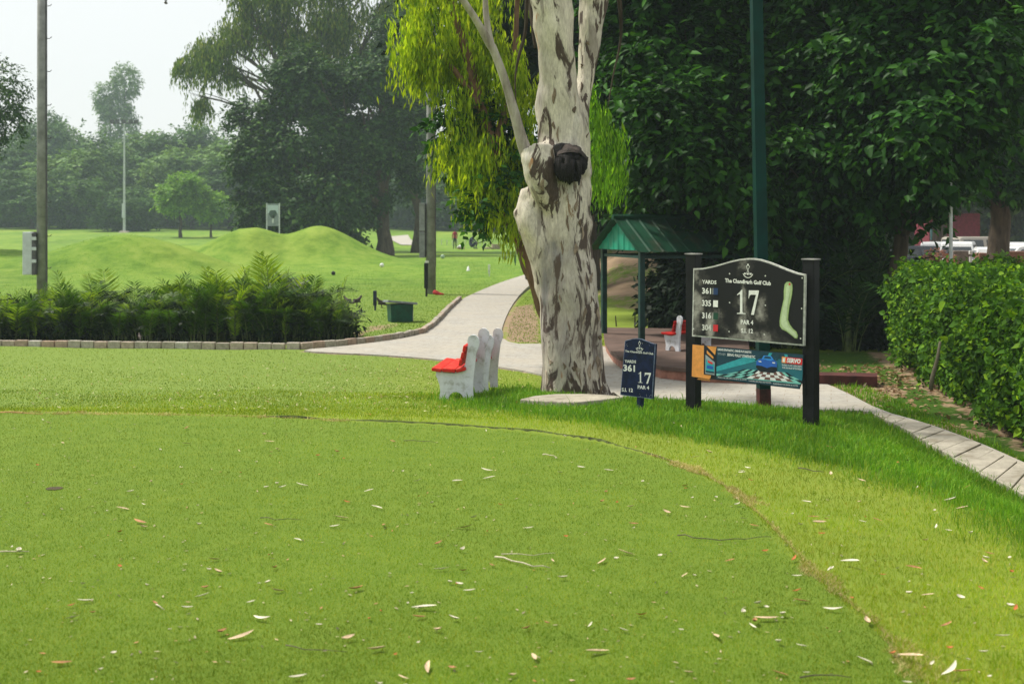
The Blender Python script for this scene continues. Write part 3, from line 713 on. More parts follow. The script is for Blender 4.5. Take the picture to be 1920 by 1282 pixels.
limb(mb, [(1040, 1104, 330, .15), (1050, 1102, 260, .2), (1070, 1106, 200, .36), (1081, 1113, 150, .46), (1085, 1122, 100, .52), (1086, 1133, 40, .56), (1086, 1142, 0, .58), (1085, 1150, -60, .5), (1110, 1172, -160, .6), (1150, 1205, -320, .9), (1180, 1225, -480, 1.2)], 44)
# bulge on the left with its knob
limb(mb, [(1000, 1060, 520, -.05), (985, 1050, 460, -.1), (970, 1030, 415, -.12), (974, 1022, 385, -.1), (995, 1040, 350, -.08), (1010, 1050, 320, -.05)], 24)
mb.ball(T(975, 401, -.08), (.065, .08, .06), seg=14, rings=10, nz=.6)
mb.ball(T(984, 372, -.10), (.05, .08, .10), seg=12, rings=8, nz=.7, seed=2)
mb.ball(T(978, 425, -.10), (.05, .08, .12), seg=12, rings=8, nz=.7, seed=6)
# torn stub that carried a branch
limb(mb, [(1014, 1052, 400, -.22), (1000, 1050, 360, -.32), (986, 1046, 325, -.36), (978, 1044, 300, -.34), (974, 1042, 284, -.3)], 24, 22)
limb(mb, [(1000, 1040, 300, -.25), (1012, 1060, 285, -.2), (1030, 1070, 262, -.05)], 12, 20)
mb.ball(T(1070, 306, -.20), (.25, .24, .27), seg=18, rings=12, nz=.4, seed=9)
root = empty('eucalyptus_tree', (0, 0, 0), 'large tree with peeling white and brown bark and two stems at the path edge', 'tree')
root.location = (T(1078, 745).x, D0, z_b); off = Vector(root.location)
mb.v = [tuple(Vector(v) - off) for v in mb.v]
o = mb.build('trunk_blockout', [], None)
rm = o.modifiers.new('r', 'REMESH'); rm.mode = 'VOXEL'; rm.voxel_size = .026; rm.use_smooth_shade = True
smd = o.modifiers.new('s', 'SMOOTH'); smd.factor = .5; smd.iterations = 5
dg = bpy.context.evaluated_depsgraph_get(); me = bpy.data.meshes.new_from_object(o.evaluated_get(dg)); bpy.data.objects.remove(o)
# lumps, flutes and torn flakes
n = len(me.vertices); co = np.empty(n * 3, np.float32); me.vertices.foreach_get('co', co); co = co.reshape(-1, 3)
no_ = np.empty(n * 3, np.float32); me.vertices.foreach_get('normal', no_); no_ = no_.reshape(-1, 3)
dsp = np.array([.05 * mnoise.noise(Vector((v[0] * 4.5 + 3, v[1] * 4.5, v[2] * 2.2))) * math.exp(-((v[2] - 2.55) / .55) ** 2) + .035 * mnoise.noise(Vector((v[0] * 2.2, v[1] * 2.2, v[2] * .8))) + .014 * mnoise.noise(Vector((v[0] * 8, v[1] * 8, v[2] * 1.6))) + .006 * mnoise.noise(Vector((v[0] * 22, v[1] * 22, v[2] * 6))) for v in co])
a_ = np.arctan2(co[:, 1], co[:, 0]); dsp += .035 * np.sin(a_ * 5 + 1) * np.exp(-np.clip(co[:, 2], 0, 9) / .35)
co += no_ * dsp[:, None]; me.vertices.foreach_set('co', co.ravel()); me.update()
def euc_mat():
    m, t, b = new_mat('peeling_bark'); tc = N(t, 'ShaderNodeTexCoord')
    def nz(sc, scl, det=5, rgh=.6, off=(0, 0, 0), dist=0.0):
        mp = N(t, 'ShaderNodeMapping'); mp.inputs['Scale'].default_value = scl; mp.inputs['Location'].default_value = off
        t.links.new(tc.outputs['Object'], mp.inputs[0]); q = N(t, 'ShaderNodeTexNoise', i_Scale=sc, i_Detail=det, i_Roughness=rgh, i_Distortion=dist)
        t.links.new(mp.outputs[0], q.inputs[0]); return q.outputs[0]
    def rmp(v, st): r = ramp(t, st); t.links.new(v, r.inputs[0]); return r.outputs[0]
    def mixc(f, a, c):
        q = N(t, 'ShaderNodeMixRGB')
        for i, x in ((0, f), (1, a), (2, c)):
            if hasattr(x, '__len__'): q.inputs[i].default_value = (*x, 1)
            elif isinstance(x, (int, float)): q.inputs[i].default_value = x
            else: t.links.new(x, q.inputs[i])
        return q.outputs[0]
    def mth(op, a, c):
        q = N(t, 'ShaderNodeMath', operation=op, use_clamp=True)
        for i, x in enumerate((a, c)):
            if isinstance(x, (int, float)): q.inputs[i].default_value = x
            else: t.links.new(x, q.inputs[i])
        return q.outputs[0]
    base = rmp(nz(1.6, (1, 1, .3), 6, .6, (3, 1, 0), .6), [(.30, (.25, .235, .225)), (.40, (.50, .455, .37)), (.54, (.70, .64, .52)), (.68, (.40, .385, .37))])
    base = mixc(rmp(nz(6, (1, 1, .22), 5, .7), [(.5, 0), (.62, .55)]), base, (.42, .37, .31))
    # larger dark plates of old bark, denser towards the foot and under the scars
    sx = N(t, 'ShaderNodeSeparateXYZ'); t.links.new(tc.outputs['Object'], sx.inputs[0])
    hz_ = N(t, 'ShaderNodeMapRange', i_1=0.0, i_2=.55, i_3=.13, i_4=0.0); t.links.new(sx.outputs['Z'], hz_.inputs[0])
    v1 = mth('ADD', nz(3.3, (1, 1, .26), 5, .62, (0, 0, 2), 1.2), hz_.outputs[0])
    dk = rmp(v1, [(.562, 0), (.60, 1)])
    zone = nz(1.3, (1, 1, .35), 4, .6, (7, 3, 5), .8); zr_ = N(t, 'ShaderNodeMapRange', i_1=.35, i_2=.65, i_3=-.10, i_4=.09); zr_.clamp = False; t.links.new(zone, zr_.inputs[0])
    def addz(v): q = N(t, 'ShaderNodeMath', operation='ADD'); t.links.new(v, q.inputs[0]); t.links.new(zr_.outputs[0], q.inputs[1]); return q.outputs[0]
    v2 = mth('ADD', nz(9.5, (1, 1, .20), 3, .55, (4, 2, 1), .8), mth('MULTIPLY', hz_.outputs[0], .6))
    dk2 = rmp(addz(v2), [(.625, 0), (.655, 1)])
    v3 = nz(2.2, (1, 1, .30), 4, .55, (9, 4, 2), .9); dk3 = rmp(v3, [(.60, 0), (.63, .75)])
    c = mixc(dk3, base, (.25, .215, .185))
    c = mixc(dk2, c, (.075, .052, .042)); c = mixc(dk, c, (.062, .042, .034))
    c = mixc(rmp(nz(4.5, (1, 1, .3), 3, .5, (1, 7, 3), .4), [(.70, 0), (.72, .9)]), c, (.42, .22, .10))
    c = mixc(rmp(nz(38, (1, 1, .25), 5, .75), [(.3, .55), (.58, 0)]), c, (.16, .12, .10))
    # dark sooty wound below the black knot (world shaped stain)
    def blob(cx, cz, rx, rz, soft=.5):
        mpx = N(t, 'ShaderNodeMapping'); mpx.inputs['Location'].default_value = (-cx / rx, 0, -cz / rz); mpx.inputs['Scale'].default_value = (1 / rx, .8, 1 / rz)
        t.links.new(tc.outputs['Object'], mpx.inputs[0]); l = N(t, 'ShaderNodeVectorMath', operation='LENGTH'); t.links.new(mpx.outputs[0], l.inputs[0])
        a = N(t, 'ShaderNodeMath', operation='ADD'); t.links.new(l.outputs['Value'], a.inputs[0]); 
        q = N(t, 'ShaderNodeMapRange', i_1=.25, i_2=.55, i_3=-.65, i_4=.75); t.links.new(nz(6.5, (1, 1, .22), 6, .72, (2, 5, 1), .7), q.inputs[0]); t.links.new(q.outputs[0], a.inputs[1])
        return rmp(a.outputs[0], [(.62, 1), (.78, .55), (.95, 0)])
    def L(px, py): p = T(px, py) - off; return p.x, p.z
    x, z = L(1072, 352); c = mixc(blob(x, z, .24, .26), c, (.13, .085, .06))
    x, z = L(1070, 385); c = mixc(blob(x, z, .16, .30), c, (.22, .14, .07))
    x, z = L(1022, 340); c = mixc(blob(x, z, .17, .42), c, (.085, .065, .055))
    x, z = L(1042, 520); c = mixc(blob(x, z, .15, .75), c, (.10, .072, .056))
    x, z = L(1092, 440); c = mixc(blob(x, z, .13, .5), c, (.085, .06, .048))
    x, z = L(1075, 620); c = mixc(blob(x, z, .22, .5), c, (.15, .115, .09))
    x, z = L(1115, 640); c = mixc(blob(x, z, .08, .5), c, (.11, .08, .065))
    x, z = L(1060, 575); c = mixc(blob(x, z, .40, .35), c, (.13, .10, .085)) if False else c
    t.links.new(c, b.inputs['Base Color']); b.inputs['Roughness'].default_value = .8; b.inputs['Specular IOR Level'].default_value = .2
    hgt = mth('SUBTRACT', mth('MULTIPLY', nz(30, (1, 1, .3), 5, .7), .5), mth('MULTIPLY', dk, -.5))
    bp = N(t, 'ShaderNodeBump', i_Strength=.55, i_Distance=.015); t.links.new(hgt, bp.inputs['Height']); t.links.new(bp.outputs[0], b.inputs['Normal'])
    return m
M_euc = euc_mat(); me.materials.clear(); me.materials.append(M_euc)
tr = link('trunk', me, root)
# lifted plates of bark hugging the stem
from mathutils.bvhtree import BVHTree
bv = BVHTree.FromPolygons([Vector(v.co) for v in me.vertices], [tuple(p.vertices) for p in me.polygons])
M_flake = rand_mat('bark_flake', [(0, (.10, .07, .05)), (.4, (.22, .16, .11)), (.75, (.38, .30, .22)), (1, (.50, .46, .38))], scale=30)
rf = random.Random(21); mf = MB()
for i in range(90):
    zz = rf.uniform(.05, 5.2) if i % 3 else rf.uniform(.02, .6); xx = rf.uniform(-.5, .5); Lh = rf.uniform(.05, .22) ; Wh = rf.uniform(.008, .028); rows = []
    for k in range(7):
        s_ = k / 6; wv = Wh * math.sin(math.pi * (s_ * .92 + .04)); row = []
        for j_ in (-1, 0, 1):
            hit = bv.ray_cast(Vector((xx + j_ * wv + .01 * math.sin(s_ * 5 + i), -3, zz + (s_ - .5) * Lh)), Vector((0, 1, 0)))
            if hit[0] is None: row = None; break
            lift = .003 + .014 * s_ ** 2 * (1 if i % 2 else .4)
            row.append(hit[0] + hit[1] * lift * (1 if j_ == 0 else 1.2))
        if row is None: break
        rows.append(row)
    if len(rows) == 7:
        mf.add([p for r_ in rows for p in r_], [(3 * a + b, 3 * a + b + 1, 3 * a + b + 4, 3 * a + b + 3) for a in range(6) for b in (0, 1)])
fo = mf.build('bark_flakes', M_flake, tr, smooth=True); so = fo.modifiers.new('t', 'SOLIDIFY'); so.thickness = .004
# black burl: a rounded cap over a ragged near-black underside
M_burl = plain('burl_hollow_black', (.006, .0045, .004), .85, var=.3, scale=9, bump=1.0)
mb = MB(); bc = T(1069, 303, -.42) - off
mb.ball(bc, (1, 1, 1), seg=44, rings=30)
def burl_r(d):
    q = .205 + .05 * mnoise.noise(d * 2.2) + .03 * mnoise.noise(Vector((d.x * 7, d.y * 7, d.z * 2.0))) + .018 * mnoise.noise(d * 13) + .010 * mnoise.noise(d * 27)
    return q * (1.08 if d.z < .25 else .97)
mb.v = [tuple(bc + (lambda d: Vector((d.x, d.y * 1.0, d.z * (1.05 if d.z > 0 else 1.22))) * burl_r(d))((Vector(v) - bc).normalized())) for v in mb.v]
rd = random.Random(3)
for i in range(9):
    a = rd.uniform(0, 6.28); x = math.cos(a) * .2; y = -abs(math.sin(a)) * .2 - .02
    mb.tube([bc + Vector((x, y, rd.uniform(-.05, .05))), bc + Vector((x * 1.12, y * 1.1, -.16)), bc + Vector((x * rd.uniform(.8, 1.15), y, rd.uniform(-.34, -.24)))], [.05, .035, .008], 7, wob=.5)
mb.tube([T(1052, 300, -.2) - off + Vector((0, 0, 0)), T(1058, 300, -.45) - off], [.24, .22], 14)
o = mb.build('burl', M_burl, root, smooth=True)
M_cap = plain('weathered_burl', (.035, .026, .022), .85, var=.3, scale=7, bump=.8)
mb2 = MB(); mb2.ball(bc, (1, 1, 1), seg=44, rings=30)
mb2.v = [tuple(bc + (lambda d: Vector((d.x, d.y * 1.05, d.z * 1.02)) * (burl_r(d) * .5 + .118))((Vector(v) - bc).normalized())) for v in mb2.v]; mb = mb2
o2 = mb.build('burl_cap', M_cap, o, smooth=True)
bmq = bmesh.new(); bmq.from_mesh(o2.data); bmesh.ops.bisect_plane(bmq, geom=bmq.verts[:] + bmq.edges[:] + bmq.faces[:], plane_co=bc + Vector((0, -.1, .05)), plane_no=(0, .55, .8), clear_inner=True); bmq.to_mesh(o2.data); bmq.free()
# hollow of the torn stub: a black lump painted as its inner shade
mb = MB(); pc = T(1008, 283, -.34) - off
mb.ball(pc, (.235 * .95, .16, .055), seg=20, rings=8, nz=.4, seed=8)
mb.build('stub_hollow_shade', M_burl, root, smooth=True)
# side branch from the stub, forked
M_branch = bark_mat('pale_branch_bark', (.20, .17, .14), (.46, .42, .36), 7, .5)
mb = MB()
def bl_(lst): return [(*(T(a, c, d) - off), r) for a, c, d, r in lst]
limb(mb, bl_([(992, 300, -.32, .10), (982, 275, -.35, .085), (972, 240, -.38, .072), (958, 190, -.42, .062), (945, 145, -.45, .056), (928, 100, -.5, .055), (918, 82, -.52, .060), (900, 50, -.6, .05), (880, 18, -.7, .046), (860, -10, -.8, .042), (800, -90, -1, .035), (720, -160, -1.2, .02)]), 40, 14, raw=True)
limb(mb, bl_([(922, 90, -.5, .05), (916, 60, -.5, .042), (911, 25, -.5, .040), (909, -20, -.5, .036), (900, -120, -.6, .03), (880, -240, -.7, .015)]), 16, 12, raw=True)
mb.build('branch', M_branch, root, smooth=True)
mb = MB(); M_twig = bark_mat('dark_twig_bark', (.03, .022, .016), (.09, .07, .05))
limb(mb, bl_([(990, -60, .3, .03), (988, 0, .3, .028), (985, 60, .3, .024), (972, 110, .3, .02), (966, 150, .3, .013), (968, 200, .35, .006)]), 18, 8, raw=True)
mb.build('twig', M_twig, root, smooth=True); mb = MB()
limb(mb, bl_([(1000, -60, .5, .05), (996, 0, .5, .045), (1000, 50, .4, .035), (1003, 90, .3, .02)]), 12, 8, raw=True)
mb.build('twig', M_twig, root, smooth=True); mb = MB()
limb(mb, bl_([(1155, -60, .5, .05), (1165, 60, .8, .02), (1150, 140, .8, .012), (1140, 200, .7, .006)]), 12, 8, raw=True)
mb.build('twig', M_twig, root, smooth=True)
def hangers(lst, x0, y0, z0, D, n, lpt, tl, L, W, seed, hang=.85, shell=.9, spread=.4):
    bl = loc_blobs(lst, x0, D, z0)
    return crown_pts(bl, n, lpt, tl, L, W, seed=seed, hang=hang, shell=shell, spread=spread, flatn=.2, boughs=9, bsig=.2)
Vv, Fq = hangers([(1140, 215, 36, 60, .9), (1120, 290, 22, 55, .7), (1152, 300, 36, 45, .8), (1120, 160, 20, 25, .9), (1168, 240, 24, 40, 1.0)], off.x, 0, off.z, D0, 150, 11, .36, .125, .22, 71)
link('foliage', np_mesh('foliage', Vv, Fq, ML_eucg), root)
Vv, Fq = crown_pts([(-2.0, 1, 10, 2.2, 2.5, 1.6), (1.8, 1.5, 10.5, 2.4, 2.4, 1.8), (0, 0, 12, 2.6, 2.6, 1.8)], 500, 12, .9, .15, .25, seed=73, hang=.6, shell=.8)
link('upper_foliage', np_mesh('upper_foliage', Vv, Fq, ML_euc), root)

# ------------------------------------------------------------------ leaning brown tree behind, with the yellow green curtain
D1 = 20.5
fx, fy = (1040 - CX) / F * D1, D1
root = empty('leaning_tree', (fx, fy, h(fx, fy)), 'brown barked tree leaning left behind the white trunk, yellow green hanging foliage', 'tree')
off1 = Vector(root.location)
def t1(a, c, d, r): p = Pt(a, c, D1 + d) - off1; return (*p, r)
mb = MB()
limb(mb, [t1(1046, 640, 0, .20), t1(1030, 590, 0, .165), t1(1012, 540, 0, .15), t1(994, 490, 0, .145), t1(975, 440, 0, .15), t1(955, 400, 0, .14), t1(938, 350, 0, .12), t1(925, 280, .1, .10), t1(900, 200, .2, .09), t1(880, 120, .3, .08), t1(850, 20, .4, .06), t1(820, -80, .5, .04)], 50, 16, raw=True, wob=.3)
limb(mb, [t1(940, 360, 0, .09), t1(915, 330, 0, .07), t1(890, 290, 0, .05), t1(860, 240, 0, .03)], 14, 10, raw=True)
limb(mb, [t1(925, 280, .1, .08), t1(950, 200, .4, .06), t1(965, 100, .6, .045), t1(970, 0, .6, .04), t1(975, -100, .6, .02)], 18, 10, raw=True)
limb(mb, [t1(900, 200, .1, .06), t1(850, 130, .2, .045), t1(800, 80, .2, .03), t1(760, 60, .2, .015)], 14, 8, raw=True)
mb.build('trunk', M_barkred, root, smooth=True)
bl = [(775, 40, 45, 60, .2), (795, 95, 52, 45, .2), (765, 95, 30, 40, .1), (850, 60, 70, 80, .5), (920, 60, 60, 80, .6), (872, 190, 42, 50, .2), (910, 170, 60, 60, .7), (960, 120, 50, 80, .6),
      (970, 220, 45, 60, .4), (900, 260, 70, 45, 0), (870, 300, 38, 30, -.1), (940, 300, 50, 50, 0), (920, 350, 45, 35, -.2), (960, 370, 30, 45, -.1), (900, 330, 45, 30, -.1), (830, 250, 30, 40, .2), (790, -40, 80, 50, .2), (900, -50, 90, 60, .4), (870, 280, 40, 40, 0)]
Vv, Fq = hangers(bl, off1.x, 0, off1.z, D1, 1500, 14, .5, .135, .21, 75, hang=.75, spread=.5)
link('foliage', np_mesh('foliage', Vv, Fq, ML_euc), root)
Vv, Fq = crown_pts(loc_blobs([(945, 350, 40, 40, .2), (905, 385, 25, 18, -.1), (880, 392, 14, 10, -.2), (890, 240, 90, 90, 1.2), (960, 280, 40, 60, .8)], off1.x, D1, off1.z), 700, 8, .35, .13, .6, seed=76, shell=.8)
link('ivy', np_mesh('ivy', Vv, Fq, ML_dark), root)

# ------------------------------------------------------------------ dark broadleaf trees on the right
def right_tree(name, label, px, Y, blobs_px, r0, n, seed, L=.175, mat=None, lpt=9, cut=None, fork=.3, **kw):
    x0 = (px - CX) / F * Y; z0 = h(x0, Y)
    return make_tree(name, label, (x0, Y, z0), loc_blobs(blobs_px, x0, Y, z0), r0, mat or ML_dark, M_bark, int(n * 1.35), lpt, .75, L, .62, fork=fork, seed=seed,
                     shell=.5, down=.45, flatn=.9, low_cut=cut, boughs=12, bsig=.15, fold=True, group=None, **kw)
right_tree('broadleaf_tree', 'dark large leaved tree spreading over the green roofed shelter', 1330, 27,
           [(1230, 250, 75, 90, -2), (1300, 310, 110, 55, -2.5), (1190, 320, 60, 60, -1), (1280, 120, 100, 90, -1), (1200, 100, 70, 90, 0), (1360, 230, 90, 90, -1), (1350, 395, 70, 20, -2.4), (1340, 30, 120, 80, 0), (1200, -20, 100, 90, 0), (1400, 120, 90, 90, 0), (1280, -120, 180, 90, 0), (1160, 200, 50, 60, .5)], .26, 4600, 81)
right_tree('broadleaf_tree', 'dark large leaved tree standing behind the green lamp pole', 1530, 26,
           [(1500, 60, 110, 90, 0), (1480, 330, 60, 40, -2), (1440, 300, 60, 50, -1), (1560, 150, 100, 60, 0), (1600, 330, 75, 50, -1.5), (1520, 250, 70, 40, -1.5), (1420, 400, 60, 30, -1), (1650, 360, 60, 40, -1), (1460, 160, 90, 70, 0), (1560, -60, 160, 80, 0), (1600, 230, 80, 50, -1), (1500, 410, 60, 30, 0)], .24, 3600, 82)
right_tree('broadleaf_tree', 'broad leaved tree reaching over the white flag pole at the right', 1690, 24,
           [(1700, 150, 90, 60, -1), (1760, 110, 80, 60, -1), (1650, 230, 80, 50, -1.5), (1780, 180, 70, 50, -1), (1620, 120, 70, 50, 0), (1720, 30, 140, 70, 0), (1830, 160, 50, 50, 0), (1690, 290, 60, 40, -1), (1760, 230, 50, 25, -1.6), (1700, -90, 200, 80, 0)], .2, 3000, 83, cut=2.75)
right_tree('broadleaf_tree', 'dark tree over the parked cars at the right edge', 1868, 42,
           [(1880, 60, 110, 90, 0), (1930, 200, 100, 90, 0), (1840, 290, 60, 55, 0), (1900, 310, 90, 50, 0), (1850, 140, 80, 80, 0), (1950, 310, 80, 60, 0), (1790, 30, 80, 70, 0), (1880, -80, 200, 80, 0)], .42, 3600, 84, L=.22, fork=.35, cut=3.0)
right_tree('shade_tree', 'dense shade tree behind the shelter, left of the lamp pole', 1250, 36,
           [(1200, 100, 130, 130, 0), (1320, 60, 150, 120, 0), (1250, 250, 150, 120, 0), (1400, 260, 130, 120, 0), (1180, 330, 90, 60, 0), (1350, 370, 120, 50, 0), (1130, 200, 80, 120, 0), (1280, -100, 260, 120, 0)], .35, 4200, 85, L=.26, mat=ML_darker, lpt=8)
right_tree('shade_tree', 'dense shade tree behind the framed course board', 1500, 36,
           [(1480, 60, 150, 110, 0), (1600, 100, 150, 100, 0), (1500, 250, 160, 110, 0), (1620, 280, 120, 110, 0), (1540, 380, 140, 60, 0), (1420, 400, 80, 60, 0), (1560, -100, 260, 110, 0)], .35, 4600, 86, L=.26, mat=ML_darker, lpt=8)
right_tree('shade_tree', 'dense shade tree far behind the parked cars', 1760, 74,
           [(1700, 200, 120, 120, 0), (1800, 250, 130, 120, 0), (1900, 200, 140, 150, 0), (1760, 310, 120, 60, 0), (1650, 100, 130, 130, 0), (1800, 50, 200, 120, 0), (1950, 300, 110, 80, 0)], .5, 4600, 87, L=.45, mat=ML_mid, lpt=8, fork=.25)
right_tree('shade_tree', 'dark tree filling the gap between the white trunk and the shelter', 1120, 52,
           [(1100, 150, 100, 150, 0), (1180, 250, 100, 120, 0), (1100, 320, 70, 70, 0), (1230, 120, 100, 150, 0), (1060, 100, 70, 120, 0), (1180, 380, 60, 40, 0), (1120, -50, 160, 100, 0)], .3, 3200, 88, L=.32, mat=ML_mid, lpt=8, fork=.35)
root = make_tree('shade_tree', 'added tree between the white trunk and the shelter roof, shading the brown bank', (2.6, 44, h(2.6, 44)),  # added crown, hidden by roof and leaves, shades the ground behind the shelter
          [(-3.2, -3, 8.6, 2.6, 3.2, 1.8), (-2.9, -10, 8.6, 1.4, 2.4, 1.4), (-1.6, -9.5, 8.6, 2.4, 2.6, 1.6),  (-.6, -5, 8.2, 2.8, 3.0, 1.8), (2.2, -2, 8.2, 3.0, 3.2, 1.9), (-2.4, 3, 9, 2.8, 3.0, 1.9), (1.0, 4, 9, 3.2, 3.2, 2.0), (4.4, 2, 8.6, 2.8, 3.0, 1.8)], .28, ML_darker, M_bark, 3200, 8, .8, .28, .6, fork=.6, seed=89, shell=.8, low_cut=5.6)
right_tree('shade_tree', 'wide dark tree behind the maroon hut and parked cars', 1700, 100,
           [(1640, 300, 140, 130, 0), (1740, 330, 140, 100, 0), (1850, 330, 140, 100, 0), (1960, 330, 140, 110, 0), (1780, 150, 240, 130, 0), (1960, 150, 200, 130, 0)], .6, 4200, 90, L=.6, mat=ML_mid, lpt=8, fork=.2)
wood('car_park_wood', 28, 70, 112, 124, 9, 6000, .5, ML_mid, 9)
# understorey bushes in the shade
def bush(label, px, Y, top, wpx, seed, mat=None, L=.16, n=900, grp='bushes in the shade of the broadleaf trees'):
    x0 = (px - CX) / F * Y; z0 = h(x0, Y); k = Y / F; ht = CAMZ - (top - HY) * k - z0; wd = wpx * k
    g = np.random.default_rng(seed); bl = [(g.uniform(-.35, .35) * wd, g.uniform(-.4, .4), ht * g.uniform(.3, .7), wd * .3, wd * .28, ht * .36) for _ in range(6)] + [(0, 0, ht * .3, wd * .45, wd * .4, ht * .35)]
    root = empty('bush', (x0, Y, z0), label, 'bush', grp)
    mb = MB()
    for i in range(5):
        a = i * 1.26; mb.tube([(math.cos(a) * .06, math.sin(a) * .06, -.1), (math.cos(a) * wd * .1, math.sin(a) * .15, ht * .3), (math.cos(a) * wd * .2, math.sin(a) * .3, ht * .6)], [.035, .025, .01], 6)
    mb.build('stem', M_bark, root)
    Vv, Fq = crown_pts(bl, n, 9, .45, L, .55, seed=seed, shell=.7, low_cut=.03)
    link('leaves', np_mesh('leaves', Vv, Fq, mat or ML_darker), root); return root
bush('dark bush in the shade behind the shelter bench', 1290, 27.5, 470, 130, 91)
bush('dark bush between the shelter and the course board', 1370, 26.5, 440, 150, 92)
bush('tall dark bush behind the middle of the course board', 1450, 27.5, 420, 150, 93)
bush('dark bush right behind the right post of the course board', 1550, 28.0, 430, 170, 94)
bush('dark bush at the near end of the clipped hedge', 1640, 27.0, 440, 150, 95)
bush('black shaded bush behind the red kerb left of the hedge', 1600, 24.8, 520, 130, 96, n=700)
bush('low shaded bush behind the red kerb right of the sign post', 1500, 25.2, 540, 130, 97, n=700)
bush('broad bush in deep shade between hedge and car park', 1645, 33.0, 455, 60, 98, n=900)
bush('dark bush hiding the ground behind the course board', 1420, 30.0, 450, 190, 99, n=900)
# ------------------------------------------------------------------ lettering
def text2d(s, size_box=None, bold=0.0, shear=0.0, res=2):
    cu = bpy.data.curves.new('t', 'FONT'); cu.body = s; cu.resolution_u = res; cu.offset = bold; cu.shear = shear
    o = bpy.data.objects.new('t', cu); COL.objects.link(o); dg = bpy.context.evaluated_depsgraph_get(); dg.update()
    me = bpy.data.meshes.new_from_object(o.evaluated_get(dg)); V = [(v.co.x, v.co.y) for v in me.vertices]; Fc = [tuple(p.vertices) for p in me.polygons]
    bpy.data.objects.remove(o); bpy.data.meshes.remove(me)
    x0, x1 = min(v[0] for v in V), max(v[0] for v in V); y0, y1 = min(v[1] for v in V), max(v[1] for v in V)
    return [((x - x0) / (x1 - x0), (y - y0) / (y1 - y0)) for x, y in V], Fc
ONE = ([(0, .80), (.30, .90), (.52, 1), (.64, 1), (.64, .10), (.70, .045), (1, .035), (1, 0), (.0, 0), (.0, .035), (.30, .045), (.36, .10), (.36, .78), (.30, .83), (.02, .77)],)
SEV = ([(.04, 1), (1, 1), (1, .95), (.52, 0), (.24, 0), (.72, .82), (.24, .82), (.12, .78), (.03, .66), (0, .66)],)
def glyph(poly):
    poly = poly[0]; tr_ = tessellate_polygon([[Vector((p[0], p[1], 0)) for p in poly]]); return list(poly), [tuple(q) for q in tr_]
class Board:
    """flat printed board: origin o, width axis e, normal n (towards the viewer)"""
    def __init__(s, o, e, n): s.o, s.e, s.n = Vector(o), Vector(e).normalized(), Vector(n).normalized(); s.up = Vector((0, 0, 1))
    def uv(s, px, py):
        d = Vector(((px - CX) / F, 1, -(py - HY) / F)); c = Vector((0, 0, CAMZ))
        t_ = (s.o - c).dot(s.n) / d.dot(s.n); p = c + d * t_ - s.o; return p.dot(s.e), p.dot(s.up)
    def P(s, u, v, w=0.0): return s.o + s.e * u + s.up * v + s.n * w
    def shape(s, mb, V, Fc, w, mi): mb.add([s.P(u, v, w) for u, v in V], Fc, mi)
    def poly(s, mb, V, w, mi):
        s.shape(mb, V, [tuple(q) for q in tessellate_polygon([[Vector((p[0], p[1], 0)) for p in V]])], w, mi)
    def fit(s, mb, tv, corners, w, mi):
        """unit-box outline into a parallelogram: bottom left, bottom right, top left (u,v)"""
        bl_, br, tl = [np.array(c) for c in corners]
        s.shape(mb, [tuple(bl_ + (br - bl_) * x + (tl - bl_) * y) for x, y in tv[0]], tv[1], w, mi)
    def textpx(s, mb, st, x0, x1, yt, yb, w, mi, slope=0.0, bold=.01, shear=0.0):
        """size and place of the printing on the real board; slope = drop per px"""
        tv = glyph(ONE) if st == '#1' else glyph(SEV) if st == '#7' else text2d(st, bold=bold, shear=shear)
        s.fit(mb, tv, [s.uv(x0, yb), s.uv(x1, yb + (x1 - x0) * slope), s.uv(x0, yt)], w, mi)
    def quadpx(s, mb, pts, w, mi): s.poly(mb, [s.uv(*p) for p in pts], w, mi)
def flatm(name, col, rough=.45, spec=.35):
    return plain(name, col, rough, var=.06, scale=20, spec=spec)
M_black = plain('black_paint', (.005, .005, .0065), .5, var=.35, scale=8, bump=.15, spec=.2)
M_white = flatm('white_print', (.74, .74, .70)); M_cream = flatm('faded_print', (.60, .60, .55))
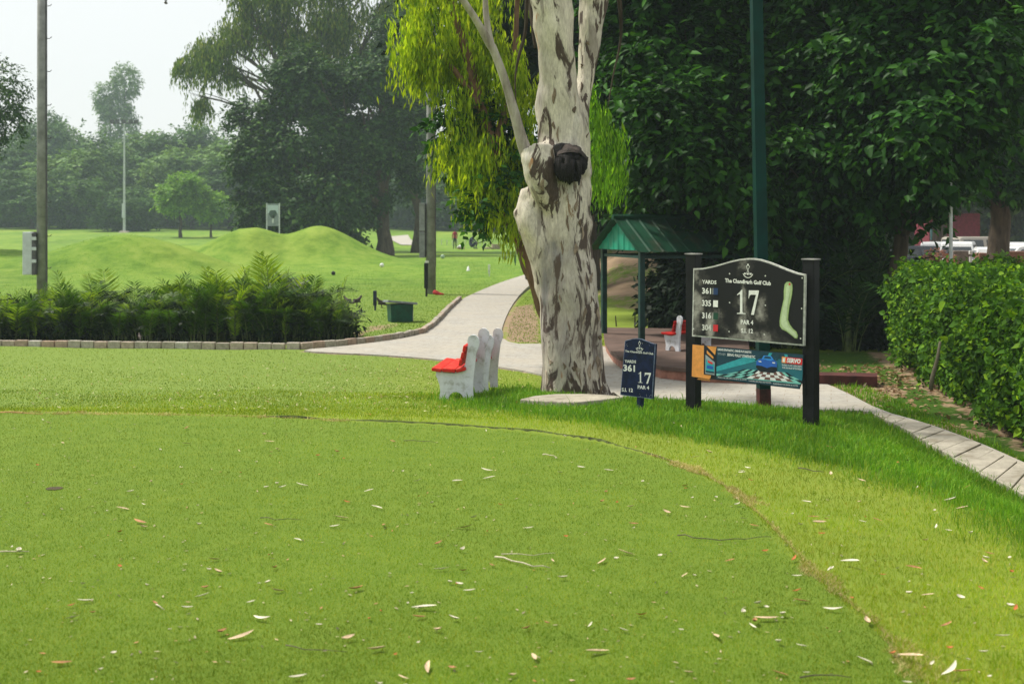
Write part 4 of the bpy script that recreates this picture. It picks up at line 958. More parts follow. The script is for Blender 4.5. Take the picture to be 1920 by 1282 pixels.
def board_face():
    m, t, b = new_mat('weathered_black_face'); tc = N(t, 'ShaderNodeTexCoord')
    n1 = N(t, 'ShaderNodeTexNoise', i_Scale=6.0, i_Detail=6.0, i_Roughness=.62); mp = N(t, 'ShaderNodeMapping'); mp.inputs['Scale'].default_value = (1, 1, .55); t.links.new(tc.outputs['Generated'], mp.inputs[0])
    t.links.new(tc.outputs['Object'], n1.inputs[0])
    s = N(t, 'ShaderNodeSeparateXYZ'); t.links.new(tc.outputs['UV'], s.inputs[0])
    def blob(cx, cy_, rx, ry):
        q = N(t, 'ShaderNodeMapping'); q.inputs['Location'].default_value = (-cx / rx, -cy_ / ry, 0); q.inputs['Scale'].default_value = (1 / rx, 1 / ry, 0)
        t.links.new(tc.outputs['UV'], q.inputs[0]); l = N(t, 'ShaderNodeVectorMath', operation='LENGTH'); t.links.new(q.outputs[0], l.inputs[0])
        r = N(t, 'ShaderNodeMapRange', i_1=0.0, i_2=1.3, i_3=1.0, i_4=0.0); t.links.new(l.outputs['Value'], r.inputs[0]); return r.outputs[0]
    acc = None
    for b_ in [(.04, .35, .16, .75), (.16, .12, .16, .45), (.46, .14, .10, .55), (.49, .97, .10, .22), (.5, .02, .5, .22), (.48, .45, .05, .5), (.62, .35, .08, .3), (.03, .8, .05, .5)]:
        o = blob(*b_)
        if acc is None: acc = o
        else:
            q = N(t, 'ShaderNodeMath', operation='MAXIMUM'); t.links.new(acc, q.inputs[0]); t.links.new(o, q.inputs[1]); acc = q.outputs[0]
    sc_ = N(t, 'ShaderNodeMapRange', i_1=.3, i_2=.7, i_3=-.5, i_4=.38); t.links.new(n1.outputs[0], sc_.inputs[0])
    ad = N(t, 'ShaderNodeMath', operation='ADD'); t.links.new(acc, ad.inputs[0]); t.links.new(sc_.outputs[0], ad.inputs[1])
    r = ramp(t, [(.25, (.007, .007, .0085)), (.55, (.03, .028, .026)), (.85, (.18, .17, .15)), (1, (.30, .29, .255))]); t.links.new(ad.outputs[0], r.inputs[0])
    t.links.new(r.outputs[0], b.inputs['Base Color']); b.inputs['Roughness'].default_value = .55; b.inputs['Specular IOR Level'].default_value = .25; return m
M_face = board_face()

PL, PR = Vector((2.0, 14.1, 0)), Vector((3.06, 13.1, 0)); e_ = (PR - PL).normalized(); n_ = Vector((e_.y, -e_.x, 0))
if n_.y > 0: n_ = -n_
root = empty('course_board', ((PL.x + PR.x) / 2, (PL.y + PR.y) / 2, h(2.5, 13.6)), 'large black hole seventeen board on two black posts with a colour banner below', 'sign board')
ro = Vector(root.location)
ang = math.atan2(e_.y, e_.x)
for p, px, py in ((PL, 1303, 477), (PR, 1529, 487)):
    zt = CAMZ - (py - HY) / F * p.y; zb = h(p.x, p.y) - .3
    mb = MB().box((p.x - ro.x, p.y - ro.y, (zt + zb) / 2 - ro.z), (.135, .115, zt - zb), rz=ang)
    po = mb.build('post', M_black, root, bevel=.008)
    MB().box((p.x - ro.x, p.y - ro.y, zt - ro.z + .006), (.15, .13, .012), rz=ang).build('post_cap', plain('post_cap_metal', (.32, .31, .30), .4, var=.2), po)
bo = Board(PL + n_ * .075 - Vector((ro.x, ro.y, 0)) , e_, n_)
class B2(Board):
    def uv(s, px, py):
        d = Vector(((px - CX) / F, 1, -(py - HY) / F)); c = Vector((0, 0, CAMZ)) - ro
        t_ = (s.o - c).dot(s.n) / d.dot(s.n); p = c + d * t_ - s.o; return p.dot(s.e), p.dot(s.up)
bo = B2(Vector((PL.x, PL.y, 0)) + n_ * .075 - ro, e_, n_)
# panel outline with its ogee top
top = [(1303, 503), (1320, 502.5), (1338, 499), (1355, 494.5), (1372, 489.5), (1390, 485.5), (1404, 484), (1415, 484), (1428, 486), (1445, 491), (1462, 497.5), (1480, 505), (1497, 511), (1513, 514.5)]
outl = [bo.uv(*p) for p in top] + [bo.uv(1510.5, 648)] + [bo.uv(1300.5, 630)]
cx_, cy_ = np.mean([p[0] for p in outl]), np.mean([p[1] for p in outl])
def inset(pl, d):
    p = np.array(pl); q = []
    for i in range(len(p)):
        a, b_, c_ = p[i - 1], p[i], p[(i + 1) % len(p)]
        e1 = (b_ - a) / np.linalg.norm(b_ - a); e2 = (c_ - b_) / np.linalg.norm(c_ - b_)
        n1, n2 = np.array([e1[1], -e1[0]]), np.array([e2[1], -e2[0]])
        m_ = n1 + n2; m_ /= np.linalg.norm(m_); q.append(tuple(b_ + m_ * d / max(.3, m_ @ n1)))
    return q
def slab(mb, b_, pl, w0, w1, mi):
    n = len(pl); V = [b_.P(u, v, w0) for u, v in pl] + [b_.P(u, v, w1) for u, v in pl]
    tr_ = [tuple(q) for q in tessellate_polygon([[Vector((p[0], p[1], 0)) for p in pl]])]
    mb.add(V, [tuple(i + n for i in q) for q in tr_] + tr_ + [(i, (i + 1) % n, (i + 1) % n + n, i + n) for i in range(n)], mi)
M_frame = plain('worn_white_frame', (.50, .50, .46), .5, var=.15, scale=30)
mb = MB(); slab(mb, bo, outl, 0, .03, 0); pn = mb.build('panel', M_frame, root)
mb = MB(); inn = inset(outl, .016); bo.poly(mb, inn, .034, 0); fc = mb.build('panel_face', M_face, pn)
uvl = fc.data.uv_layers.new(name='UVMap')
us = [p[0] for p in inn]; vs = [p[1] for p in inn]
for lp in fc.data.loops:
    q = Vector(fc.data.vertices[lp.vertex_index].co) - bo.o; uvl.data[lp.index].uv = ((q.dot(bo.e) - min(us)) / (max(us) - min(us)), (q.z + ro.z - ro.z - min(vs)) / (max(vs) - min(vs)))
M_sqb, M_sqg, M_sqr = flatm('blue_print', (.012, .035, .11)), flatm('green_print', (.01, .06, .035)), flatm('red_print', (.55, .02, .03))
M_map1, M_map2, M_map3 = flatm('map_pale_green', (.46, .56, .34)), flatm('map_green', (.20, .30, .10)), flatm('map_mid_green', (.36, .46, .22))
mb = MB(); W1, W2, W3 = .037, .0385, .040
sl = .045
bo.textpx(mb, 'YARDS', 1320, 1347, 524.5, 531.5, W1, 0, sl, .03)
for st, y0, c_ in (('361', 539, 2), ('335', 562, 0), ('316', 585, 3), ('304', 607.5, 4)):
    bo.textpx(mb, st, 1320, 1337, y0, y0 + 11.5, W1, 0 if st != '304' else 1, sl, .03)
    bo.quadpx(mb, [(1341, y0 + .6), (1350, y0 + 1), (1349.6, y0 + 13.6), (1340.6, y0 + 13.2)], W1, c_)
for y0 in (539, 585): bo.quadpx(mb, [(1340.2, y0 + 1), (1340.9, y0 + 1), (1340.7, y0 + 12.5), (1340, y0 + 12.5)], W2, 1)
bo.textpx(mb, 'The Chandigarh Golf Club', 1363, 1449, 521.5, 531.5, W1, 0, .068, .035)
bo.textpx(mb, '#1', 1385.5, 1401.5, 543, 588, W1, 0, .03); bo.textpx(mb, '#7', 1407, 1426.5, 544, 589.5, W1, 0, .03)
bo.textpx(mb, 'PAR 4', 1392.5, 1416, 599, 607.5, W1, 0, .05, .03); bo.textpx(mb, 'S.I. 12', 1393, 1415.5, 615, 623.5, W1, 0, .05, .03)
def stroke(mb, b_, pts, wd, w, mi):
    P_ = [np.array(b_.uv(*p)) for p in pts]
    for a, c in zip(P_[:-1], P_[1:]):
        d = c - a; nrm = np.array([-d[1], d[0]]) / (np.linalg.norm(d) + 1e-9) * wd / 2; ex = d / (np.linalg.norm(d) + 1e-9) * wd * .3
        b_.shape(mb, [tuple(a - ex - nrm), tuple(c + ex - nrm), tuple(c + ex + nrm), tuple(a - ex + nrm)], [(0, 1, 2, 3)], w, mi)
def dot(mb, b_, c, r, w, mi):
    u, v = b_.uv(*c); b_.shape(mb, [(u + r * math.cos(k * .785), v + r * math.sin(k * .785)) for k in range(8)], [tuple(range(8))], w, mi)
def emblem(mb, b_, cx, cy, s, w, mi, sl):
    def q(x, y): return (cx + x * s, cy + y * s + x * s * sl)
    stroke(mb, b_, [q(-9, 0), q(-6.5, 4), q(-3, 6.4), q(0, 7), q(3, 6.4), q(6.5, 4), q(9, 0)], .0085 * s, w, mi)
    stroke(mb, b_, [q(-3.5, 1), q(3, -14)], .005 * s, w, mi); stroke(mb, b_, [q(3.5, 1), q(-3, -14)], .005 * s, w + .0006, mi)
    stroke(mb, b_, [q(-3.5, -14), q(-1, -16), q(1.5, -16), q(3.5, -14)], .005 * s, w + .0009, mi)
    dot(mb, b_, q(0, -17.5), .010 * s, w, mi)
    for x in (-5.5, 0, 5.5): dot(mb, b_, q(x, -.5 if x else 0), .011 * s, w + .0012, mi)
emblem(mb, bo, 1406, 513.5, 1.0, W1, 0, .05)
for x, y in ((1372, 513), (1439, 517), (1372, 567), (1439, 572), (1371, 621), (1437, 626.5), (1508, 521), (1507, 578), (1505, 634), (1304.5, 564), (1304.5, 616)): dot(mb, bo, (x, y), .0085, W1 + .004, 1)
out_m = [(1482, 527.5), (1486, 528.5), (1489.5, 533), (1490, 541), (1489, 552), (1486.5, 564), (1483.5, 578), (1482, 590), (1481.5, 599), (1485, 608), (1491, 616), (1497, 621), (1500, 629), (1498.5, 634.5), (1494, 634), (1487, 628), (1478, 621), (1470, 617.5), (1465.5, 611), (1465, 602), (1466.5, 590), (1469, 577), (1473, 560), (1473, 545), (1474.5, 533), (1478, 528.5)]
bo.quadpx(mb, out_m, W1, 6)
ctr = np.mean(out_m, 0)
def shr(f1, f2): return [((x - (1482 - (y - 530) * .03)) * f1 + (1482 - (y - 530) * .03) if False else x, y) for x, y in out_m]
ip = inset([bo.uv(*p) for p in out_m], .006); bo.poly(mb, ip, W2, 7)
mid_m = [(1480, 534), (1483.5, 537), (1485, 545), (1483, 556), (1480.5, 570), (1479, 585), (1478.5, 600), (1481, 608), (1488, 618), (1495, 624), (1498, 631), (1495, 632), (1488, 626), (1479, 618), (1472, 613), (1468.5, 606), (1469, 594), (1472, 578), (1476, 560), (1478, 548), (1477.5, 540)]
bo.quadpx(mb, mid_m, W3, 5); dot(mb, bo, (1484.5, 532.5), .012, W3 + .0015, 4)
mb.build('print', [M_white, M_cream, M_sqb, M_sqg, M_sqr, M_map1, M_map2, M_map3], pn)

# banner below
ban = [(1299.5, 645), (1345, 649.5), (1508, 664.5), (1506, 712), (1500, 729), (1334, 710.5), (1331, 711.5), (1298, 706)]
mb = MB(); slab(mb, bo, [bo.uv(*p) for p in ban], .002, .012, 0)
M_dk = flatm('banner_black', (.010, .016, .022)); bn = mb.build('banner', M_dk, root)
cols = dict(orange=(.72, .30, .07), teal=(.015, .13, .17), teal2=(.03, .32, .36), deep=(.008, .045, .07), car=(.015, .10, .42), car2=(.03, .22, .62), red=(.62, .02, .02), wht=(.68, .70, .68), brn=(.16, .08, .07), sh=(.006, .012, .02), mint=(.18, .50, .44), grey=(.28, .33, .35))
mlist = [flatm('banner_' + k, v) for k, v in cols.items()]; ci = {k: i for i, k in enumerate(cols)}
mb = MB(); b0 = .014
def q4(pts, lv, c): bo.quadpx(mb, pts, b0 + lv * .0008, ci[c])
q4([(1300, 645.6), (1345, 650), (1341, 672), (1333.5, 709), (1331, 710.6), (1298.5, 705.3)], 1, 'orange')
q4([(1345, 650.2), (1346.5, 650.4), (1507.5, 665), (1505.8, 711), (1499.6, 727.8), (1345, 709.5)], 1, 'deep')
q4([(1345, 690), (1420, 672), (1507, 684), (1505.8, 711), (1503, 719), (1345, 703.5)], 2, 'teal')
q4([(1345, 687), (1400, 668), (1430, 674), (1345, 696)], 3, 'teal2')
q4([(1455, 672), (1507, 678), (1506.5, 694), (1460, 690)], 3, 'teal')
for k in range(4): q4([(1430 + k * 14, 660 + k * 1.3), (1436 + k * 14, 660.3 + k * 1.3), (1420 + k * 20, 676), (1416 + k * 20, 675.6)], 3.5, 'teal2' if k % 2 else 'deep')
q4([(1345, 700), (1503.5, 716), (1502.5, 720), (1345, 704.2)], 4, 'mint')
# chequered road
for j in range(3):
    for i in range(15):
        def gp(i, j):
            v = j / 3; yb = 689 + v * 15 ; xl = 1398 - v * 52; xr = 1478 + v * 34
            u = i / 15; x = xl + (xr - xl) * u; return (x, yb + (x - 1345) * .082 - (2 if j == 0 else 0))
        a, b2, c_, d_ = gp(i, j), gp(i + 1, j), gp(i + 1, j + 1), gp(i, j + 1)
        edge = i < 5 or i > 12
        col = ('wht' if not edge else 'mint') if (i + j) % 2 else ('brn' if not edge else 'sh')
        q4([a, b2, c_, d_], 5, col)
# car picture
q4([(1419, 688), (1421, 682), (1458, 685.5), (1459, 695), (1452, 699), (1426, 696)], 6, 'sh')
q4([(1420, 677), (1426, 672), (1454, 674.5), (1459, 680), (1458.5, 688), (1448, 687), (1440, 689.5), (1430, 685.5), (1420, 684)], 7, 'car')
q4([(1430, 672.5), (1434, 666), (1448, 667), (1453, 674.3), (1446, 676)], 8, 'car2')
q4([(1434, 671), (1436.5, 667.6), (1446, 668.4), (1449, 672.3)], 9, 'deep')
q4([(1424, 676), (1429, 676.4), (1430, 678.5), (1425, 678)], 9, 'wht'); q4([(1450, 678.4), (1455.5, 679), (1455, 681), (1450.5, 680.5)], 9, 'wht')
# inset picture in its black frame
q4([(1321.5, 647.6), (1326, 648), (1342, 665), (1345.2, 672), (1344.5, 704), (1321, 701.5)], 3, 'sh')
q4([(1327, 656), (1339.5, 669), (1338.8, 672.5), (1327, 662)], 4, 'orange')
q4([(1324.5, 664), (1342, 679), (1341.5, 703), (1324, 700)], 4, 'grey')
q4([(1325.3, 673), (1341.2, 683), (1340.8, 699), (1325, 697)], 5, 'teal2'); q4([(1327.5, 684), (1338.5, 686.5), (1339, 692), (1327, 690)], 6, 'car')
q4([(1325.3, 694), (1341, 696.5), (1340.8, 699.3), (1325, 697.5)], 7, 'deep'); q4([(1329, 675), (1338, 679.5), (1337.5, 683), (1329, 679)], 6.5, 'red')
# brand block
q4([(1468, 668), (1475.5, 668.8), (1475, 680.5), (1467.5, 679.6)], 8, 'orange'); q4([(1469.8, 670.5), (1474, 671), (1473.6, 678.5), (1469.4, 678)], 9, 'wht')
q4([(1475.5, 668.8), (1506.5, 672), (1506, 684), (1475, 680.6)], 8, 'red')
def bt(st, x0, x1, yt, yb, c='wht', sl=.09, bold=.03, shear=0, lv=10): bo.textpx(mb, st, x0, x1, yt, yb, b0 + lv * .0008, ci[c], sl, bold, shear)
bt('SERVO', 1477, 1503.5, 670.3, 679.2, shear=.2, bold=.05)
bt('WORLD CLASS LUBRICANTS', 1468, 1505, 682, 685.2, bold=.01); bt('THE SOURCE OF EXPRESS', 1468.5, 1505, 687, 690, bold=.02, shear=.1)
bt('DRIVE SYNTHETIC, DRIVE FUTURISTIC', 1348, 1411, 652.6, 657.5, bold=.035)
bt('WITH NEW', 1348, 1363, 660.5, 665, c='grey', bold=.01); bt('SERVO FULLY SYNTHETIC', 1365.5, 1418, 661.8, 666.8, bold=.03)
bt('WORLD CLASS LUBRICANTS AVAILABLE AT ALL OUTLETS', 1348, 1402, 705.6, 708, bold=0); bt('FOR PETROL AND DIESEL CARS AND BIKES', 1406, 1448, 712, 714.5, bold=0); bt('PLEASE SERVICE YOUR ENGINE OIL ON TIME', 1452, 1498, 717.3, 720, bold=0)
mb.build('print', mlist, bn)
mb = MB(); ub = [bo.uv(*p) for p in [(1503, 706), (1509, 702), (1510, 740), (1504.5, 740), (1504.5, 724)]]; slab(mb, bo, ub, -.05, .0, 0); mb.build('bracket', M_black, root)
mb = MB(); ub = [bo.uv(*p) for p in [(1310, 709), (1332, 711.5), (1331.5, 714), (1308, 711)]]; slab(mb, bo, ub, .004, .008, 0); mb.build('torn_strip', mlist[0], bn)

# ------------------------------------------------------------------ small blue tee plate
gp_ = G(1197, 768); D2 = gp_.y; nb = Vector((-.52, -.85, 0)).normalized(); eb = Vector((-nb.y, nb.x, 0))
if eb.x < 0: eb = -eb
root = empty('tee_plate', gp_, 'small dark blue leaning tee plate on a blue post, left of the large board', 'sign'); ro = Vector(root.location)
M_blue = plain('navy_enamel', (.004, .010, .045), .4, var=.25, scale=14, spec=.25)
M_bluepost = plain('blue_post_paint', (.006, .016, .07), .5, var=.2, scale=10)
bs = B2(Vector((gp_.x, gp_.y, gp_.z)) + nb * .035 - ro, eb, nb)
pl = [(1172.5, 638.5), (1178, 637), (1188, 634.5), (1196, 634), (1204, 635.3), (1213, 639), (1222, 642.5), (1229.5, 644.5), (1223.5, 747.5), (1163.5, 740)]
mb = MB(); slab(mb, bs, [bs.uv(*p) for p in pl], 0, .008, 0); M_edge = plain('pale_plate_edge', (.16, .20, .30), .4, var=.3, scale=30)
pn = mb.build('plate', M_edge, root)
mb = MB(); bs.poly(mb, inset([bs.uv(*p) for p in pl], .006), .0105, 0); mb.build('plate_face', M_blue, pn)
mb = MB(); bkp = [bs.P(*bs.uv(*p), -.002) for p in pl]; slab(mb, bs, [bs.uv(*p) for p in [(1176, 641), (1229.5, 645), (1223.5, 747.5), (1168, 740)]], -.04, -.002, 0); mb.build('backing', M_bluepost, root)
mb = MB(); a = bs.P(*bs.uv(1197, 742), -.06); c_ = bs.P(*bs.uv(1203, 660), -.06)
mb.tube([a + (a - c_).normalized() * .5, a, c_], [.04, .04, .04], 4); mb.build('post', M_bluepost, root)
mb = MB(); w_ = .012
bs.textpx(mb, 'The Chandigarh Golf Club', 1173, 1226, 655.8, 660.6, w_, 0, .10, .03)
bs.textpx(mb, 'YARDS', 1172, 1193.5, 674, 679.5, w_, 0, .06, .03); bs.textpx(mb, '361', 1169.5, 1191.5, 682.5, 695.5, w_, 0, .07, .035)
bs.textpx(mb, '#1', 1197.5, 1206, 696, 717, w_, 0, .07); bs.textpx(mb, '#7', 1209.5, 1221.5, 698, 718.5, w_, 0, .07)
bs.textpx(mb, 'PAR 4', 1196.5, 1218, 721.5, 728.3, w_, 0, .08, .03); bs.textpx(mb, 'S.I. 12', 1166.5, 1187.5, 726.5, 733.5, w_, 0, .06, .03)
emblem(mb, bs, 1200, 653, .72, w_, 0, .08)
rd = random.Random(5)
for i in range(26):
    x = rd.choice([rd.uniform(1173, 1180), rd.uniform(1200, 1226)]); y = rd.choice([rd.uniform(641, 650), rd.uniform(738, 744)])
    dot(mb, bs, (x, y), rd.uniform(.001, .003), w_ - .0008, 0)
mb.build('print', [M_white], pn)

# ------------------------------------------------------------------ green lamp pole behind the board
px_ = 1432; gp_ = G(1432, 767); D3 = gp_.y
root = empty('lamp_pole', (gp_.x, gp_.y, gp_.z), 'tall square green pole with maroon foot behind the course board', 'pole'); ro = Vector(root.location)
M_gp = plain('green_pole_paint', (.0006, .026, .022), .5, var=.15, scale=3, spec=.12); M_mar = plain('maroon_paint', (.07, .018, .018), .6, var=.3)
def pg(px, py): return Pt(px, py, D3) - ro
rz_ = R(52)
def sq(mb, a, c_, r0, r1, mi=0):
    V = []
    for p, r in ((a, r0), (c_, r1)):
        for k in range(4): an = rz_ + k * math.pi / 2; V.append(p + Vector((math.cos(an) * r, math.sin(an) * r, 0)))
    mb.add(V, [(0, 1, 5, 4), (1, 2, 6, 5), (2, 3, 7, 6), (3, 0, 4, 7), (3, 2, 1, 0), (4, 5, 6, 7)], mi)
mb = MB(); sq(mb, pg(1431.5, 728), pg(1410, -420), .095, .080); mb.build('shaft', M_gp, root)
mb = MB(); sq(mb, Vector((pg(1432.5, 770).x, 0, -.2)), pg(1431.5, 728) - Vector((0, 0, .002)), .098, .097); mb.build('foot', M_mar, root)
tp = pg(1410, -420); mb = MB(); mb.tube([tp, tp + Vector((.1, -.4, .4)), tp + Vector((.15, -1.1, .5))], .03, 8); ah = mb.build('lamp_arm', M_gp, root)
mb = MB().box(tp + Vector((.16, -1.35, .48)), (.22, .55, .1), taper=.8); mb.build('lamp_head', plain('lamp_housing', (.3, .3, .3), .4), ah, bevel=.02)

# ------------------------------------------------------------------ benches
M_bw = plain('white_bench_paint', (.62, .635, .68), .6, var=.07, scale=7, bump=.2, dirt=(.36, .36, .34)); M_br = plain('red_bench_paint', (.52, .018, .010), .5, var=.15, scale=10, dirt=(.42, .09, .045), spec=.2)
prof = [(.0, .0), (.10, .0)]                      # support outline seen from the side, x = depth (front 0), z = height
def bench_profile():
    P_ = [(.055, 0), (.165, 0)]
    for k in range(0, 9):
        a = math.pi - math.pi * k / 8; P_.append((.275 + .105 * math.cos(a), .005 + .115 * math.sin(a)))
    P_ += [(.385, 0), (.50, 0), (.495, .15), (.505, .32), (.525, .50), (.54, .62), (.565, .68), (.58, .75), (.57, .81), (.53, .85), (.48, .855), (.44, .83), (.425, .78), (.43, .72), (.415, .60), (.395, .48), (.37, .42), (.33, .375), (.27, .355), (.12, .365), (.02, .385), (.012, .33), (.035, .28), (.062, .20), (.07, .12), (.062, .06)]
    return P_
def bench(label, loc, rz, ln, s=1.0, group=None):
    root = empty('garden_bench', loc, label, 'bench', group, rz); root.scale = (s, s, s)
    pr = bench_profile()
    for y in (0, ln):
        mb = MB(); M_ = Matrix(((1, 0, 0, 0), (0, 0, 1, 0), (0, 1, 0, 0), (0, 0, 0, 1)))
        n = len(pr); V = [(x, y, z - .03 * (z < .001)) for x, z in pr] + [(x, y + .055, z - .03 * (z < .001)) for x, z in pr]
        tr_ = [tuple(q) for q in tessellate_polygon([[Vector((p[0], p[1], 0)) for p in pr]])]
        mb.add(V, tr_ + [tuple(i + n for i in q) for q in tr_] + [(i, (i + 1) % n, (i + 1) % n + n, i + n) for i in range(n)])
        mb.build('side_support', M_bw, root, bevel=.006)
    y0, y1 = -.06, ln + .13
    for (x, z, wd, th, tilt) in ((.03, .405, .13, .045, -8), (.19, .40, .17, .05, -3), (.345, .41, .13, .05, 14)):
        mb = MB(); mb.box((0, 0, 0), (wd, y1 - y0, th)); M_ = Matrix.Translation((x, (y0 + y1) / 2, z)) @ Matrix.Rotation(R(-tilt), 4, 'Y')
        mb.v = [tuple(M_ @ Vector(v)) for v in mb.v]; mb.build('seat_slat', M_br, root, bevel=.012)
    for (x, z) in ((.365, .50), (.39, .59), (.415, .68)):
        mb = MB(); mb.box((0, 0, 0), (.045, y1 - y0, .085)); M_ = Matrix.Translation((x - .022, (y0 + y1) / 2, z)) @ Matrix.Rotation(R(12), 4, 'Y')
        mb.v = [tuple(M_ @ Vector(v)) for v in mb.v]; mb.build('back_slat', M_br, root, bevel=.012)
    return root
g0 = G(826, 750); k = g0.y / F; s_ = 124 * k / .855
# the row runs away from the viewer, a little to the right
dirv = Vector((.30, 2.9, 0)).normalized(); rzb = math.atan2(dirv.y, dirv.x) - math.pi / 2
bx = (820 - CX) * k
b1 = bench('near bench of the pair with white scrolled ends and bright red slats on the lawn', (bx - .03, g0.y, h(bx + .2, g0.y) - .01), rzb, 1.05, s_)
p2 = Vector((bx - .03, g0.y, 0)) + dirv * 1.62 * s_
b2 = bench('far bench of the pair, mostly hidden behind the nearer white and red one', (p2.x, p2.y, h(p2.x + .2, p2.y) - .01), rzb, 1.15, s_)

# ------------------------------------------------------------------ green litter box, marker posts, stone
M_gbox = plain('green_box_paint', (.002, .055, .034), .5, var=.2, scale=5); M_gboxs = plain('lit_box_side', (.30, .30, .30), .7, var=.2); M_lid = plain('grey_lid', (.20, .21, .25), .5, var=.15)
g0 = G(750, 603); k = g0.y / F
root = empty('litter_box', g0, 'low green litter box with an overhanging grey lid on the grass', 'box', rz=R(8))
MB().box((0, 0, 33 * k / 2), (40 * k, .42, 33 * k), rz=R(10), taper=1.08).build('bin_body', M_gbox, root, bevel=.01)
o = MB().box((0, 0, 0), (56 * k, .62, .05), rz=R(10)).build('bin_lid', M_lid, root, bevel=.008); o.location = (0, 0, 36 * k); o.rotation_euler = (R(-4), R(5), 0)
MB().box((20.6 * k + .01, .03, 16 * k), (.012, .36, 29 * k), rz=R(10)).build('lit_side', M_gboxs, root)  # pale sheet paints the light falling on the right side
M_navy = plain('navy_paint', (.008, .014, .04), .5, var=.3)
def post(label, px, yb, yt, wpx, mat=None, cat='marker post', name='marker_post', notch=True, capw=None, yoff=0):
    g0 = G(px, yb); k = g0.y / F; hh = (yb - yt) * k; w_ = wpx * k
    root = empty(name, g0, label, cat)
    mb = MB().box((0, 0, hh * .62), (w_, w_ * .8, hh * .76))
    mb.build('board', mat or M_navy, root, bevel=.006)
    MB().box((w_ * .08, 0, hh * .12 - .05), (w_ * .5, w_ * .5, hh * .24 + .1)).build('stake', mat or M_navy, root)
    if capw: MB().box((w_ * .2, 0, hh + capw * k / 2), (w_ * .9, w_ * .7, capw * k)).build('cap', capw_m, root)
    return root
capw_m = plain('white_cap_paint', (.7, .7, .68), .6)
post('short navy marker post on the grass left of the green litter box', 703, 582, 545, 6.5)
post('tall black marker board with a pale top beside the grey pole', 799, 556, 493, 7.5, M_black, capw=4)
post('thin green marker stake near the far bend of the path', 966, 498, 478, 3.4, plain('green_stake_paint', (.01, .10, .05), .5), name='marker_stake')
post('white marker stake standing on the grass beside the far path', 917, 518, 496, 3.6, capw_m, name='marker_stake')
for i, (px, py, c_, lab) in enumerate(((716, 498, capw_m, 'white ball shaped tee marker on the practice lawn'), (625, 513, M_black, 'black ball shaped tee marker on the practice lawn'),
        (830, 482, plain('pale_green_paint', (.3, .4, .3), .6), 'pale green ball marker to the right of the grey pole'), (947, 484, plain('grey_green_paint', (.10, .15, .12), .6), 'dark green ball marker near the thin green stake'),
        (878, 505, capw_m, 'white cone marker on the lawn left of the white stake'))):
    g0 = G(px, py + 3); k = g0.y / F; r = 4.0 * k
    mb = MB().ball((0, 0, r * .95), (r, r, r), seg=16, rings=10) if 'cone' not in lab else MB().tube([(0, 0, 0), (0, 0, r * .3), (0, 0, r * 2.2)], [r, r * .8, r * .25], 12)
    root = empty('ball_marker' if i < 4 else 'cone_marker', g0, lab, 'tee marker'); mb.build('ball' if i < 4 else 'cone', c_, root, smooth=True)
    MB().tube([(0, 0, -.1), (0, 0, r * .3)], r * .25, 6).build('spike', M_black, root)
M_conc = plain('rough_concrete', (.30, .27, .21), .9, var=.15, scale=5, bump=.7, dirt=(.19, .16, .12))
sp_ = [(975, 756), (1000, 750), (1040, 746), (1090, 746), (1150, 747), (1165, 752), (1130, 757), (1080, 762), (1035, 761), (1000, 758)]
gl = [G(x, y) for x, y in sp_]; c0 = sum(gl, Vector()) / len(gl); zt = max(g.z for g in gl)
mb = MB(); n = len(gl)
mb.add([(g.x - c0.x, g.y - c0.y, g.z - c0.z + .05) for g in gl] + [(g.x - c0.x, g.y - c0.y, -.2) for g in gl], [tuple(reversed(range(n)))] + [(i, (i + 1) % n, (i + 1) % n + n, i + n) for i in range(n)])
o = mb.build('stone_slab', M_conc, bevel=.015); o.location = c0; tag(o, 'worn flat concrete slab lying in the grass at the foot of the white trunk', 'stone slab')

# ------------------------------------------------------------------ grey poles and boxes
M_conp = plain('grey_concrete_pole', (.20, .20, .20), .75, var=.16, scale=2.5, bump=.25); M_steelb = plain('pale_grey_box', (.50, .53, .56), .45, var=.06); M_dgrey = plain('dark_grey_box', (.07, .065, .075), .5, var=.2)
def pole(label, px, yb, wb, wt, top_z, name='concrete_pole'):
    g0 = G(px, yb); k = g0.y / F
    root = empty(name, g0, label, 'pole')
    MB().tube([(0, 0, -.3), (0, 0, top_z * .4), (0, 0, top_z)], [wb * k / 2, (wb * .6 + wt * .4) * k / 2, wt * k / 2], 20).build('shaft', M_conp, root, smooth=True)
    return root, k
root, k = pole('tall grey concrete pole with a pale meter box at the left edge', 79, 560, 20, 16.5, 14)
Yp = root.location.y
zb = lambda y: CAMZ - (y - HY) * k - root.location.z
bx_ = MB().box((-23 * k, -.05, zb(475)), (18 * k, .38, 80 * k)).build('meter_box', M_steelb, root, bevel=.02)
mb = MB().box((-9.8 * k, -.08, zb(476)), (7 * k, .42, 78 * k)); dk_ = mb.build('meter_box_side', M_dgrey, root, bevel=.01)
for y in (447, 466, 489): MB().box((-8.5 * k, -.31, zb(y)), (8 * k, .04, 6 * k)).build('latch', M_steelb, dk_)
MB().box((-12 * k, 0, zb(436)), (16 * k, .12, 3 * k)).build('bracket', M_dgrey, root)
mb = MB(); M_iron = plain('rusty_iron', (.05, .045, .045), .6)
for i, y in enumerate((503, 443, 380, 320, 260, 198, 135, 73, 12, -50, -110)):
    x = (10 if i > 1 else 10) * k
    o = MB().tube([(x - .06, -.02, zb(y)), (x + .10, -.05, zb(y)), (x + .15, -.05, zb(y) + .05)], .012, 6).build('step_bolt', M_iron, root)
MB().tube([(9.6 * k, -.06, .2), (9.0 * k, -.06, 13)], .028, 8).build('cable_conduit', M_dgrey, root)
